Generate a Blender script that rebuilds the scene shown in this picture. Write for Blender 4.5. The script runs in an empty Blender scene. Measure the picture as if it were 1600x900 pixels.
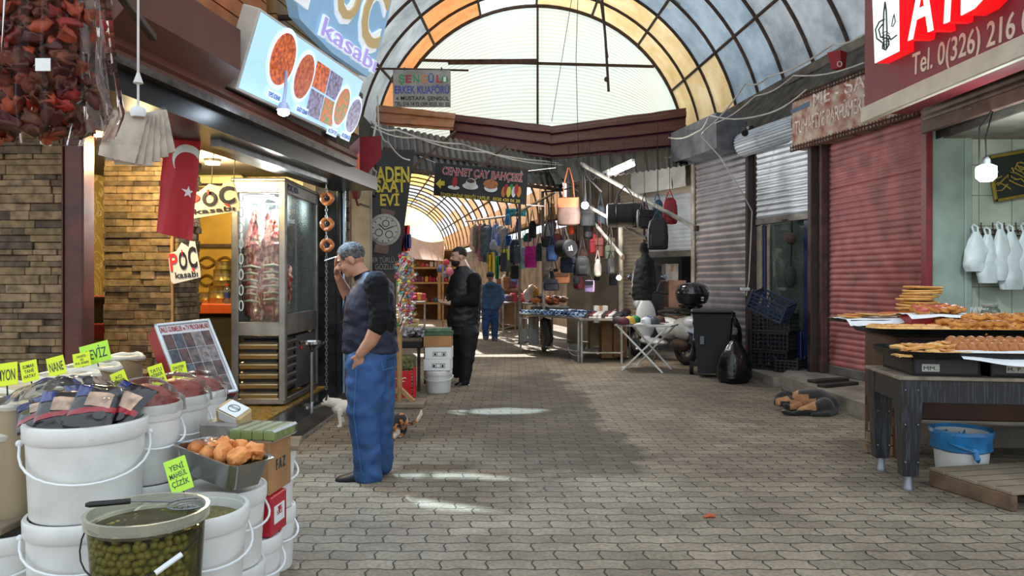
import bpy, bmesh, math, random
from mathutils import Vector as V, Matrix, noise, Euler
R = math.radians; PI = math.pi
random.seed(7)
SC = bpy.context.scene; COL = SC.collection
# ---------------------------------------------------------------- camera, sky, sun, exposure
F = 1150.0; CAMZ = 1.4; HY = 440.0
cam = bpy.data.objects.new('camera', bpy.data.cameras.new('camera')); COL.objects.link(cam)
cam.location = (0, 0, CAMZ); cam.rotation_euler = (PI/2, 0, 0)
cam.data.sensor_width = 36; cam.data.lens = F/1600*36; cam.data.shift_y = -(450-HY)/1600
cam.data.clip_end = 300; SC.camera = cam
SUN = V((-.17, .62, .78)).normalized()            # direction towards the sun
sl = bpy.data.lights.new('sun', 'SUN'); sl.energy = 6.5; sl.angle = R(.6); sl.color = (1, .97, .9)
so = bpy.data.objects.new('sun', sl); COL.objects.link(so); so.rotation_euler = (-SUN).to_track_quat('-Z', 'Y').to_euler()
w = bpy.data.worlds.new('sky'); SC.world = w; w.use_nodes = True
wn = w.node_tree.nodes; bg = wn['Background']; bg.inputs[0].default_value = (.80, .90, 1.0, 1); bg.inputs[1].default_value = 1.0
vs = SC.view_settings; vs.view_transform = 'Standard'; vs.look = 'None'; vs.gamma = 1; vs.use_curve_mapping = False
vs.exposure = 0.8
cy = SC.cycles; cy.max_bounces = 8; cy.diffuse_bounces = 4; cy.glossy_bounces = 3; cy.transmission_bounces = 6
cy.transparent_max_bounces = 12; cy.sample_clamp_indirect = 6; cy.caustics_reflective = False; cy.caustics_refractive = False
SC.render.use_persistent_data = False

# ---------------------------------------------------------------- helpers: space
def W(x, y, d): return V(((x-800)/F*d, d, CAMZ+(HY-y)/F*d))      # a point seen at pixel x, y at distance d
def G(x, y, z=0.0):
    d = (CAMZ-z)*F/(y-HY); return V(((x-800)/F*d, d, z))
def lin(c):
    if isinstance(c, str): c = tuple(int(c[i:i+2], 16) for i in (0, 2, 4))
    o = []
    for k in c[:3]:
        k /= 255.0; o.append(k/12.92 if k <= .04045 else ((k+.055)/1.055)**2.4)
    return (*o, 1)
def frame(o, x, y):
    x = V(x).normalized(); n = x.cross(V(y)).normalized(); y = n.cross(x)
    m = Matrix((x, y, n)).transposed().to_4x4(); m.translation = V(o); return m
def T(x=0, y=0, z=0, rx=0, ry=0, rz=0, s=1):
    return Matrix.Translation((x, y, z)) @ Euler((rx, ry, rz)).to_matrix().to_4x4() @ Matrix.Diagonal((s, s, s, 1) if not isinstance(s, tuple) else (*s, 1))
def nz(p, s=1.0): return noise.noise(V(p)*s)

# ---------------------------------------------------------------- helpers: materials
MC = {}
def mat(name, col, rough=.6, metal=0, var=.12, scale=6.0, bump=0.0, bscale=60.0, col2=None, emit=None, es=0, trans=0, alpha=1, coat=0, sheen=0, dirt=0, spec=.5):
    if name in MC: return MC[name]
    m = bpy.data.materials.new(name); m.use_nodes = True; nt = m.node_tree; N = nt.nodes; L = nt.links
    b = N['Principled BSDF']; c = lin(col)
    b.inputs['Roughness'].default_value = rough; b.inputs['Metallic'].default_value = metal
    b.inputs['Specular IOR Level'].default_value = spec
    if coat: b.inputs['Coat Weight'].default_value = coat
    if sheen: b.inputs['Sheen Weight'].default_value = sheen
    if trans: b.inputs['Transmission Weight'].default_value = trans
    if alpha < 1: b.inputs['Alpha'].default_value = alpha
    if emit: b.inputs['Emission Color'].default_value = lin(emit); b.inputs['Emission Strength'].default_value = es
    tc = N.new('ShaderNodeTexCoord')
    if var or col2:
        n = N.new('ShaderNodeTexNoise'); n.inputs['Scale'].default_value = scale; n.inputs['Detail'].default_value = 5
        L.new(tc.outputs['Object'], n.inputs['Vector'])
        r = N.new('ShaderNodeValToRGB'); r.color_ramp.elements[0].position = .32; r.color_ramp.elements[1].position = .68
        r.color_ramp.elements[0].color = lin(col2) if col2 else tuple(k*(1-var*1.6) for k in c[:3])+(1,)
        r.color_ramp.elements[1].color = tuple(min(1, k*(1+var*.5)) for k in c[:3])+(1,)
        L.new(n.outputs['Fac'], r.inputs[0]); out = r.outputs[0]
        if dirt:
            n2 = N.new('ShaderNodeTexNoise'); n2.inputs['Scale'].default_value = scale*4; n2.inputs['Detail'].default_value = 8; n2.inputs['Roughness'].default_value = .75
            L.new(tc.outputs['Object'], n2.inputs['Vector'])
            r2 = N.new('ShaderNodeValToRGB'); r2.color_ramp.elements[0].position = .52; r2.color_ramp.elements[1].position = .72
            r2.color_ramp.elements[0].color = (0, 0, 0, 1); r2.color_ramp.elements[1].color = (dirt, dirt, dirt, 1)
            L.new(n2.outputs['Fac'], r2.inputs[0])
            mx = N.new('ShaderNodeMixRGB'); mx.inputs[2].default_value = lin('2b2520')
            L.new(r2.outputs[0], mx.inputs[0]); L.new(out, mx.inputs[1]); out = mx.outputs[0]
        L.new(out, b.inputs['Base Color'])
    else: b.inputs['Base Color'].default_value = c
    if bump:
        n = N.new('ShaderNodeTexNoise'); n.inputs['Scale'].default_value = bscale; n.inputs['Detail'].default_value = 4
        L.new(tc.outputs['Object'], n.inputs['Vector'])
        bp = N.new('ShaderNodeBump'); bp.inputs['Strength'].default_value = bump; bp.inputs['Distance'].default_value = .01
        L.new(n.outputs['Fac'], bp.inputs['Height']); L.new(bp.outputs[0], b.inputs['Normal'])
    MC[name] = m; return m
def film(name, col, dens=.25, rough=.12, milky=.5, ior=1.18):
    """thin clear plastic or glass: transparent with gloss and a little milkiness"""
    if name in MC: return MC[name]
    m = bpy.data.materials.new(name); m.use_nodes = True; nt = m.node_tree; N = nt.nodes; L = nt.links; N.clear()
    o = N.new('ShaderNodeOutputMaterial'); t = N.new('ShaderNodeBsdfTransparent'); t.inputs[0].default_value = lin(col)
    g = N.new('ShaderNodeBsdfGlossy'); g.inputs['Roughness'].default_value = rough
    d = N.new('ShaderNodeBsdfDiffuse'); d.inputs[0].default_value = lin(col)
    fr = N.new('ShaderNodeFresnel'); fr.inputs[0].default_value = ior
    a = N.new('ShaderNodeMixShader'); a.inputs[0].default_value = milky; L.new(g.outputs[0], a.inputs[1]); L.new(d.outputs[0], a.inputs[2])
    ad = N.new('ShaderNodeMath'); ad.operation = 'ADD'; ad.use_clamp = True; ad.inputs[1].default_value = dens; L.new(fr.outputs[0], ad.inputs[0])
    b = N.new('ShaderNodeMixShader'); L.new(ad.outputs[0], b.inputs[0]); L.new(t.outputs[0], b.inputs[1]); L.new(a.outputs[0], b.inputs[2])
    L.new(b.outputs[0], o.inputs[0]); MC[name] = m; return m
def sheetmat(name, col, col2=None, share=.6, scale=1.2):
    """translucent roofing sheet: daylight glows through, with dust in patches"""
    if name in MC: return MC[name]
    m = bpy.data.materials.new(name); m.use_nodes = True; nt = m.node_tree; N = nt.nodes; L = nt.links; N.clear()
    o = N.new('ShaderNodeOutputMaterial'); t = N.new('ShaderNodeBsdfTranslucent'); d = N.new('ShaderNodeBsdfDiffuse')
    tc = N.new('ShaderNodeTexCoord'); n = N.new('ShaderNodeTexNoise'); n.inputs['Scale'].default_value = scale; n.inputs['Detail'].default_value = 6; n.inputs['Roughness'].default_value = .65
    L.new(tc.outputs['Object'], n.inputs['Vector']); r = N.new('ShaderNodeValToRGB')
    r.color_ramp.elements[0].position = .3; r.color_ramp.elements[1].position = .62
    r.color_ramp.elements[0].color = lin(col2 or col); r.color_ramp.elements[1].color = lin(col)
    L.new(n.outputs['Fac'], r.inputs[0]); L.new(r.outputs[0], t.inputs[0]); L.new(r.outputs[0], d.inputs[0])
    a = N.new('ShaderNodeMixShader'); a.inputs[0].default_value = share; L.new(d.outputs[0], a.inputs[1]); L.new(t.outputs[0], a.inputs[2])
    L.new(a.outputs[0], o.inputs[0]); MC[name] = m; return m
def glow(name, col, es): return mat(name, col, .5, var=0, emit=col, es=es)

# ---------------------------------------------------------------- helpers: mesh collector
class MB:
    def __init__(s): s.v = []; s.f = []; s.mi = []; s.cur = 0
    def use(s, k): s.cur = k; return s
    def add(s, vs, fs, M=None):
        b = len(s.v)
        s.v += [M @ V(p) for p in vs] if M is not None else [V(p) for p in vs]
        s.f += [tuple(i+b for i in f) for f in fs]; s.mi += [s.cur]*len(fs); return s
    def box(s, c, d, M=None, b=None, rz=0):
        x, y, z = d[0]/2, d[1]/2, d[2]/2
        if b is None: b = min(d)*.12
        b = min(b, min(x, y, z)*.9); vs = []; idx = {}
        for sx in (-1, 1):
            for sy in (-1, 1):
                for sz in (-1, 1):
                    for a in range(3):
                        p = [sx*x, sy*y, sz*z]
                        for k in range(3):
                            if k != a: p[k] -= (sx, sy, sz)[k]*b
                        idx[sx, sy, sz, a] = len(vs); vs.append(p)
        fs = []
        for a in range(3):
            o1, o2 = (a+1) % 3, (a+2) % 3
            def k(sa, s1, s2, ax):
                q = [0, 0, 0]; q[a] = sa; q[o1] = s1; q[o2] = s2; return idx[q[0], q[1], q[2], ax]
            for sa in (-1, 1):
                q = [k(sa, -1, -1, a), k(sa, 1, -1, a), k(sa, 1, 1, a), k(sa, -1, 1, a)]
                fs.append(tuple(q if sa > 0 else q[::-1]))
            for s1 in (-1, 1):
                for s2 in (-1, 1):
                    q = [k(-1, s1, s2, o1), k(1, s1, s2, o1), k(1, s1, s2, o2), k(-1, s1, s2, o2)]
                    fs.append(tuple(q if s1*s2 > 0 else q[::-1]))
        for sx in (-1, 1):
            for sy in (-1, 1):
                for sz in (-1, 1):
                    q = [idx[sx, sy, sz, a] for a in range(3)]; fs.append(tuple(q if sx*sy*sz > 0 else q[::-1]))
        L = Matrix.Translation(V(c)) @ Matrix.Rotation(rz, 4, 'Z')
        return s.add(vs, fs, M @ L if M is not None else L)
    def beam(s, p0, p1, wd, ht, up=(0, 0, 1), b=None):
        p0, p1 = V(p0), V(p1); x = p1-p0; L = x.length; x.normalize(); u = V(up)
        if abs(x.dot(u)) > .98: u = V((0, 1, 0))
        y = u.cross(x).normalized(); z = x.cross(y)
        M = Matrix((x, y, z)).transposed().to_4x4(); M.translation = (p0+p1)/2
        return s.box((0, 0, 0), (L, wd, ht), M, b)
    def cyl(s, p0, p1, r0, r1=None, n=12, caps=True, M=None):
        return s.tube([p0, p1], [r0, r0 if r1 is None else r1], n, caps=caps, M=M)
    def tube(s, pts, r, n=8, closed=False, caps=True, M=None, flat=None):
        pts = [V(p) for p in pts]; m = len(pts); rs = r if isinstance(r, (list, tuple)) else [r]*m
        vs = []; fs = []; prev = None
        for i, p in enumerate(pts):
            if closed: t = pts[(i+1) % m]-pts[i-1]
            else: t = pts[min(i+1, m-1)]-pts[max(i-1, 0)]
            t = t.normalized() if t.length > 1e-9 else V((0, 0, 1))
            if prev is None:
                u = V((0, 0, 1)) if abs(t.z) < .9 else V((1, 0, 0)); a = (u-t*u.dot(t)).normalized()
            else:
                a = prev-t*prev.dot(t); a = a.normalized() if a.length > 1e-6 else t.orthogonal().normalized()
            prev = a; c = t.cross(a)
            for k in range(n):
                g = 2*PI*k/n; vs.append(p+(a*math.cos(g)+c*math.sin(g)*(flat or 1))*rs[i])
        for i in range(m if closed else m-1):
            j = (i+1) % m
            for k in range(n): fs.append((i*n+k, i*n+(k+1) % n, j*n+(k+1) % n, j*n+k))
        if caps and not closed: fs += [tuple(range(n))[::-1], tuple((m-1)*n+k for k in range(n))]
        return s.add(vs, fs, M)
    def lathe(s, prof, n=24, c=(0, 0, 0), M=None, ax=1, wob=0, caps=True):
        vs = []; fs = []; m = len(prof); c = V(c)
        for (r, z) in prof:
            for k in range(n):
                g = 2*PI*k/n; q = r*(1+wob*nz((math.cos(g)*2, math.sin(g)*2, z*9+c.x*7))) if wob else r
                vs.append(c+V((q*math.cos(g), q*math.sin(g)*ax, z)))
        for i in range(m-1):
            for k in range(n): fs.append((i*n+k, i*n+(k+1) % n, (i+1)*n+(k+1) % n, (i+1)*n+k))
        if caps and prof[0][0] > 1e-6: fs.append(tuple(range(n))[::-1])
        if caps and prof[-1][0] > 1e-6: fs.append(tuple((m-1)*n+k for k in range(n)))
        return s.add(vs, fs, M)
    def ell(s, c, r, M=None, nu=14, nv=9, rot=None, lump=0, lf=3.0):
        if not isinstance(r, (tuple, list)): r = (r, r, r)
        E = Euler(rot).to_matrix() if rot else None; c = V(c); vs = []
        for j in range(nv+1):
            t = PI*j/nv
            for k in range(nu):
                g = 2*PI*k/nu; d = V((math.sin(t)*math.cos(g), math.sin(t)*math.sin(g), math.cos(t)))
                q = 1+lump*nz(d*lf*.5+c*11) if lump else 1
                p = V((d.x*r[0], d.y*r[1], d.z*r[2]))*q
                vs.append(c+(E @ p if E else p))
        fs = []
        for j in range(nv):
            for k in range(nu): fs.append((j*nu+k, (j+1)*nu+k, (j+1)*nu+(k+1) % nu, j*nu+(k+1) % nu))
        return s.add(vs, fs, M)
    def limb(s, pts, rs, n=12):
        for p, r in zip(pts, rs): s.ell(p, r, nu=n, nv=8)
        for i in range(len(pts)-1): s.cyl(pts[i], pts[i+1], rs[i], rs[i+1], n)
        return s
    def loft(s, rings, n=20, M=None):
        """rings: (centre, rx, ry, axis_x, axis_y)"""
        vs = []; fs = []
        for (c, rx, ry, ax, ay) in rings:
            for k in range(n):
                g = 2*PI*k/n; vs.append(V(c)+V(ax)*rx*math.cos(g)+V(ay)*ry*math.sin(g))
        m = len(rings)
        for i in range(m-1):
            for k in range(n): fs.append((i*n+k, i*n+(k+1) % n, (i+1)*n+(k+1) % n, (i+1)*n+k))
        fs += [tuple(range(n))[::-1], tuple((m-1)*n+k for k in range(n))]
        return s.add(vs, fs, M)
    def prism(s, poly, h, M=None, z0=0.0):
        n = len(poly); vs = [(p[0], p[1], z0) for p in poly]+[(p[0], p[1], z0+h) for p in poly]
        fs = [tuple(range(n))[::-1], tuple(range(n, 2*n))]+[(i, (i+1) % n, n+(i+1) % n, n+i) for i in range(n)]
        return s.add(vs, fs, M)
    def sheet(s, nu, nv, fn, th=0.0, M=None):
        P = [[V(fn(i/nu, j/nv)) for i in range(nu+1)] for j in range(nv+1)]; w1 = nu+1
        vs = [p for row in P for p in row]
        fs = [(j*w1+i, j*w1+i+1, (j+1)*w1+i+1, (j+1)*w1+i) for j in range(nv) for i in range(nu)]
        if th:
            o = len(vs); vb = []
            for j in range(nv+1):
                for i in range(nu+1):
                    a = P[j][min(i+1, nu)]-P[j][max(i-1, 0)]; b = P[min(j+1, nv)][i]-P[max(j-1, 0)][i]
                    c = a.cross(b); vb.append(P[j][i]-(c.normalized() if c.length > 1e-12 else V((0, 0, 1)))*th)
            vs += vb; fs += [tuple(k+o for k in f[::-1]) for f in fs]
            bd = [i for i in range(nu+1)]+[j*w1+nu for j in range(1, nv+1)]+[nv*w1+i for i in range(nu-1, -1, -1)]+[j*w1 for j in range(nv-1, 0, -1)]
            fs += [(bd[k], bd[k]+o, bd[(k+1) % len(bd)]+o, bd[(k+1) % len(bd)]) for k in range(len(bd))]
        return s.add(vs, fs, M)
    def text(s, body, M, wd=None, ht=.1, ext=.002, bold=0, shear=0, align='L'):
        vs, fs = text_geo(body, ext/ht, bold, shear)
        x0 = min(p[0] for p in vs); x1 = max(p[0] for p in vs); k = ht
        kx = (wd/(x1-x0)) if wd else k
        off = 0 if align == 'L' else -(x1-x0)*kx/2 if align == 'C' else -(x1-x0)*kx
        return s.add([((p[0]-x0)*kx+off, p[1]*k, p[2]*k) for p in vs], fs, M)
TG = {}
def text_geo(body, ext, bold, shear):
    key = (body, round(ext, 4), bold, shear)
    if key in TG: return TG[key]
    c = bpy.data.curves.new('t', 'FONT'); c.body = body; c.size = 1/.72; c.extrude = ext; c.offset = bold; c.shear = shear; c.resolution_u = 3
    o = bpy.data.objects.new('t', c); COL.objects.link(o); dg = bpy.context.evaluated_depsgraph_get(); dg.update()
    e = o.evaluated_get(dg); me = e.to_mesh()
    TG[key] = ([tuple(v.co) for v in me.vertices], [tuple(p.vertices) for p in me.polygons])
    e.to_mesh_clear(); bpy.data.objects.remove(o); bpy.data.curves.remove(c); return TG[key]

ROOTM = {}
def tag(o, label=None, cat=None, group=None, kind=None):
    if label: o['label'] = label
    if cat: o['category'] = cat
    if group: o['group'] = group
    if kind: o['kind'] = kind
    return o
def thing(name, label, cat, loc=(0, 0, 0), rz=0.0, group=None, rot=None):
    o = bpy.data.objects.new(name, None); COL.objects.link(o); o.location = loc; o.rotation_euler = rot or (0, 0, rz); o.empty_display_size = .1
    ROOTM[o.name] = Matrix.Translation(V(loc)) @ Euler(o.rotation_euler).to_matrix().to_4x4()
    return tag(o, label, cat, group)
def fin(me, sm):
    if sm:
        me.shade_smooth()
        if sm is not True: me.set_sharp_from_angle(angle=R(sm))
def obj(name, mb, mats, parent=None, world=True, sm=35, label=None, cat=None, group=None, kind=None, mods=None):
    """one mesh object; built in world space unless world=False"""
    if not isinstance(mats, (list, tuple)): mats = [mats]
    vs = mb.v; loc = None
    if world:
        if parent is not None:
            inv = ROOTM[parent.name].inverted(); vs = [inv @ p for p in vs]
        else:
            xs = [p.x for p in vs]; ys = [p.y for p in vs]; zs = [p.z for p in vs]
            loc = V(((min(xs)+max(xs))/2, (min(ys)+max(ys))/2, min(zs))); vs = [p-loc for p in vs]
    me = bpy.data.meshes.new(name); me.from_pydata(vs, [], mb.f)
    for m in mats: me.materials.append(m)
    if len(mats) > 1: me.polygons.foreach_set('material_index', mb.mi)
    me.update(); fin(me, sm)
    o = bpy.data.objects.new(name, me); COL.objects.link(o)
    if loc is not None: o.location = loc
    if parent is not None: o.parent = parent
    ROOTM[o.name] = ROOTM[parent.name] if parent is not None else Matrix.Translation(loc or V((0, 0, 0)))
    return tag(o, label, cat, group, kind)
def struct(name, mb, mats, sm=35): return obj(name, mb, mats, sm=sm, kind='structure')
def single(name, mb, m, label, cat, group=None, sm=35): return obj(name, mb, m, sm=sm, label=label, cat=cat, group=group)
def dup(root, loc, rz=None, label=None, group=None, rot=None, s=None):
    r = root.copy(); COL.objects.link(r); r.location = loc
    if rz is not None: r.rotation_euler = (0, 0, rz)
    if rot is not None: r.rotation_euler = rot
    if s: r.scale = s if isinstance(s, tuple) else (s, s, s)
    if label: r['label'] = label
    if group: r['group'] = group
    for ch in list(KIDS(root)):
        c = ch.copy(); COL.objects.link(c); c.parent = r
        for g in KIDS(ch):
            d = g.copy(); COL.objects.link(d); d.parent = c
    return r
def KIDS(o): return [c for c in bpy.data.objects if c.parent == o]
def recolor(o, m):
    """give a copy its own mesh so that its material can differ"""
    o.data = o.data.copy(); o.data.materials.clear(); o.data.materials.append(m)
def remesh(mb, vox, smooth=4, fac=.5, disp=0, dscale=8, paint=None):
    """weld overlapping volumes into one continuous surface; returns a new collector"""
    me = bpy.data.meshes.new('r'); me.from_pydata(mb.v, [], mb.f); me.update()
    o = bpy.data.objects.new('r', me); COL.objects.link(o)
    a = o.modifiers.new('a', 'REMESH'); a.mode = 'VOXEL'; a.voxel_size = vox
    if smooth: b = o.modifiers.new('b', 'SMOOTH'); b.iterations = smooth; b.factor = fac
    dg = bpy.context.evaluated_depsgraph_get(); dg.update(); e = o.evaluated_get(dg); m2 = e.to_mesh()
    out = MB(); nr = [V(v.normal) for v in m2.vertices]
    out.v = [V(v.co) for v in m2.vertices]; out.f = [tuple(p.vertices) for p in m2.polygons]; out.mi = [0]*len(out.f)
    e.to_mesh_clear(); bpy.data.objects.remove(o); bpy.data.meshes.remove(me)
    if disp:
        for i, p in enumerate(out.v):
            out.v[i] = p+nr[i]*disp*(disp and (noise.noise(V((p.x*dscale, p.y*dscale, p.z*dscale*1.7)))+.4*noise.noise(p*dscale*2.3)))
    if paint:
        out.mi = [paint(sum((out.v[i] for i in f), V((0, 0, 0)))/len(f)) for f in out.f]
    return out
# ================================================================ THE SETTING
def floor_mat():
    m = bpy.data.materials.new('pavers'); m.use_nodes = True; nt = m.node_tree; N = nt.nodes; L = nt.links; b = N['Principled BSDF']
    tc = N.new('ShaderNodeTexCoord'); sx = N.new('ShaderNodeSeparateXYZ'); L.new(tc.outputs['Object'], sx.inputs[0])
    def M_(op, a, c=None, d=None, clamp=False):
        n = N.new('ShaderNodeMath'); n.operation = op; n.use_clamp = clamp
        for i, k in enumerate((a, c, d)):
            if k is None: continue
            if isinstance(k, (int, float)): n.inputs[i].default_value = k
            else: L.new(k, n.inputs[i])
        return n.outputs[0]
    X, Y = sx.outputs[0], sx.outputs[1]
    # joints run zigzag: the rows wave along their length and the ends wave across them
    tri = M_('PINGPONG', M_('MULTIPLY', X, 1), .115); Yw = M_('ADD', Y, M_('MULTIPLY', M_('SMOOTH_MIN', M_('SMOOTH_MAX', tri, .04, .02), .08, .02), .3))
    tri2 = M_('PINGPONG', Y, .06); Xw = M_('ADD', X, M_('MULTIPLY', tri2, .30))
    cv = N.new('ShaderNodeCombineXYZ'); L.new(Xw, cv.inputs[0]); L.new(Yw, cv.inputs[1])
    br = N.new('ShaderNodeTexBrick'); L.new(cv.outputs[0], br.inputs['Vector']); br.inputs['Scale'].default_value = 1
    br.inputs['Brick Width'].default_value = .23; br.inputs['Row Height'].default_value = .12; br.inputs['Mortar Size'].default_value = .0055; br.inputs['Mortar Smooth'].default_value = .35
    br.inputs['Color1'].default_value = lin('9e907c'); br.inputs['Color2'].default_value = lin('847866'); br.inputs['Mortar'].default_value = lin('3a332c'); br.inputs['Bias'].default_value = -.1
    n1 = N.new('ShaderNodeTexNoise'); n1.inputs['Scale'].default_value = 1.1; n1.inputs['Detail'].default_value = 8; n1.inputs['Roughness'].default_value = .7; L.new(tc.outputs['Object'], n1.inputs[0])
    r1 = N.new('ShaderNodeValToRGB'); r1.color_ramp.elements[0].position = .36; r1.color_ramp.elements[1].position = .62
    r1.color_ramp.elements[0].color = (.55, .52, .5, 1); r1.color_ramp.elements[1].color = (1.0, 1.0, 1.0, 1); L.new(n1.outputs[0], r1.inputs[0])
    mu = N.new('ShaderNodeMixRGB'); mu.blend_type = 'MULTIPLY'; mu.inputs[0].default_value = 1; L.new(br.outputs[0], mu.inputs[1]); L.new(r1.outputs[0], mu.inputs[2])
    n3 = N.new('ShaderNodeTexNoise'); n3.inputs['Scale'].default_value = 45; n3.inputs['Detail'].default_value = 6; L.new(tc.outputs['Object'], n3.inputs[0])
    r3 = N.new('ShaderNodeValToRGB'); r3.color_ramp.elements[0].color = (.62, .62, .62, 1); r3.color_ramp.elements[1].color = (1.12, 1.12, 1.12, 1); r3.color_ramp.elements[0].position = .3; r3.color_ramp.elements[1].position = .7; L.new(n3.outputs[0], r3.inputs[0])
    mv = N.new('ShaderNodeMixRGB'); mv.blend_type = 'MULTIPLY'; mv.inputs[0].default_value = 1; L.new(mu.outputs[0], mv.inputs[1]); L.new(r3.outputs[0], mv.inputs[2])
    # the wet stain spilt along the lane
    n2 = N.new('ShaderNodeTexNoise'); n2.inputs['Scale'].default_value = 1.6; n2.inputs['Detail'].default_value = 6; L.new(tc.outputs['Object'], n2.inputs[0])
    wob = M_('MULTIPLY', M_('SUBTRACT', n2.outputs[0], .5), 1.1)
    Xs = M_('ADD', X, wob); Ys = M_('ADD', Y, M_('MULTIPLY', wob, 1.2))
    def sm(v, a, c):
        n = N.new('ShaderNodeMapRange'); n.interpolation_type = 'SMOOTHSTEP'; L.new(v, n.inputs[0]); n.inputs[1].default_value = a; n.inputs[2].default_value = c; return n.outputs[0]
    right = M_('ADD', Xs, M_('MULTIPLY', M_('SUBTRACT', Y, 5.4), .07))
    left_edge = M_('SUBTRACT', Xs, M_('MULTIPLY', M_('SUBTRACT', Y, 8), .33))
    ms = M_('MULTIPLY', M_('MULTIPLY', sm(right, 1.12, .98), sm(left_edge, -1.5, -.5)), M_('MULTIPLY', sm(Ys, 5.2, 5.5), sm(Ys, 13.5, 10.5)))
    core = M_('MULTIPLY', ms, sm(Xs, -1.2, .4)); wet = M_('ADD', M_('MULTIPLY', ms, .32), M_('MULTIPLY', core, .26), clamp=True)
    # oily traffic dirt on the right
    d2 = M_('MULTIPLY', M_('MULTIPLY', sm(X, 1.2, 2.6), sm(Ys, 12.5, 9.5)), M_('MULTIPLY', sm(Ys, 7.3, 8.6), sm(n1.outputs[0], .42, .56)))
    al = M_('MAXIMUM', wet, M_('MULTIPLY', d2, .55))
    mx = N.new('ShaderNodeMixRGB'); mx.blend_type = 'MULTIPLY'; mx.inputs[2].default_value = lin('4a3a30'); L.new(al, mx.inputs[0]); L.new(mv.outputs[0], mx.inputs[1])
    L.new(mx.outputs[0], b.inputs['Base Color']); ro = M_('ADD', .74, M_('MULTIPLY', wet, .1)); L.new(ro, b.inputs['Roughness'])
    h = M_('ADD', M_('SUBTRACT', 1, br.outputs['Fac']), M_('MULTIPLY', n3.outputs[0], .25))
    bp = N.new('ShaderNodeBump'); bp.inputs['Distance'].default_value = .012; bp.inputs['Strength'].default_value = .9; L.new(h, bp.inputs['Height']); L.new(bp.outputs[0], b.inputs['Normal'])
    return m
f = MB(); f.add([(-40, -90, 0), (40, -90, 0), (40, 90, 0), (-40, 90, 0)], [(0, 1, 2, 3)]); struct('floor', f, floor_mat())

# ---- materials of the shell
m_dark = mat('dark_wood', '2a2320', .7, var=.3, scale=3, bump=.3)
m_black = mat('black_marble', '17181b', .18, var=.4, scale=5, col2='2c2f33')
m_iron = mat('rusty_iron', '4a3428', .75, var=.4, scale=9, bump=.3, col2='2a211d')
m_steel = mat('grey_steel', '8d9196', .38, .7, var=.2, scale=8)
m_brown = mat('brown_paint', '5c2f1f', .42, var=.15, scale=3)
m_brown2 = mat('dark_brown_paint', '2e1e19', .4, var=.2, scale=3)
m_oak = mat('orange_pine', 'a8632c', .5, var=.25, scale=5, bump=.2)
m_pine = mat('pale_pine', 'b98a55', .55, var=.2, scale=5, bump=.2)
m_plaster = mat('dirty_plaster', '8b857c', .85, var=.3, scale=3, dirt=.5, bump=.3)
m_concrete = mat('old_concrete', '857b70', .9, var=.3, scale=4, dirt=.6, bump=.6, bscale=30)
STONES = [mat('stone_%d' % i, c, .85, var=.35, scale=14, bump=.7, bscale=45, dirt=.4) for i, c in enumerate(('86704f', '6c5a45', '998062', '5c4d3e', '8e7656'))]
m_white = mat('white_plastic', 'dcdcd8', .35, var=.07, scale=9, dirt=.15)

def stone_wall(name, o, xdir, wd, ht, row=.055, seed=1):
    rr = random.Random(seed); o = V(o); x = V(xdir).normalized(); M = frame(o, x, (0, 0, 1)); s = MB()
    s.cur = 3; s.box((wd/2, ht/2, -.06), (wd, ht, .1), M, 0)
    y = 0
    while y < ht-.01:
        h = min(row*rr.uniform(.7, 1.3), ht-y); a = 0
        while a < wd-.01:
            l = min(rr.uniform(.1, .34), wd-a)
            if wd-a-l < .05: l = wd-a
            d = rr.uniform(.012, .045); s.cur = rr.choice((0, 0, 1, 2, 3, 4, 4))
            s.box((a+l/2, y+h/2, d/2-.012), (l-.003, h-.003, d+.02), M, .004); a += l
        y += h
    return struct(name, s, STONES)

def shutter(mb, o, xdir, wd, ht, pitch=.08, amp=.011, nx=6, seed=0, batter=0):
    """roller shutter slats; o = lower corner, returns nothing"""
    x = V(xdir).normalized(); M = frame(o, x, (0, 0, 1)); n = max(1, round(ht/pitch))
    def fn(u, v):
        t = (v*n) % 1.0
        if v >= 1: t = 1
        z = amp*(math.sin(PI*min(1, t*1.12)) if t < .893 else -.35)
        return (u*wd, v*ht, z+batter*nz((u*3+seed, v*6, seed)))
    mb.sheet(nx, n*8, fn, .004, M)

# ---- left: step, stone piers, post, interior
s = MB(); s.prism([(-7, 4.3), (-1.93, 4.3), (-1.88, 8.75), (-7, 8.75)], .15); struct('trim_1', s, m_black)
s = MB(); s.prism([(-7, 8.75), (-2.05, 8.75), (-2.02, 9.6), (-7, 9.6)], .12); struct('trim_2', s, m_black)
stone_wall('wall_left', (-5.2, 5.6, .1), (1, 0, 0), 1.83, 3.0, seed=2)
stone_wall('wall_left_inner', (-3.66, 6.62, .1), (1, 0, 0), .61, 2.75, seed=5)
stone_wall('wall_left_return', (-3.04, 6.64, .1), (0.06, 1, 0), .42, 2.75, seed=9)
s = MB(); s.box((-3.31, 5.63, 1.5), (.15, .16, 2.9), b=.012); s.box((-3.385, 5.56, 1.5), (.012, .05, 2.9), b=.004); struct('trim_3', s, mat('mahogany_post', '5a2418', .4, var=.35, scale=7, col2='3c1710'))
s = MB(); s.box((-3.05, 6.605, 1.5), (.022, .03, 2.8)); struct('trim_4', s, m_pine)
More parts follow.
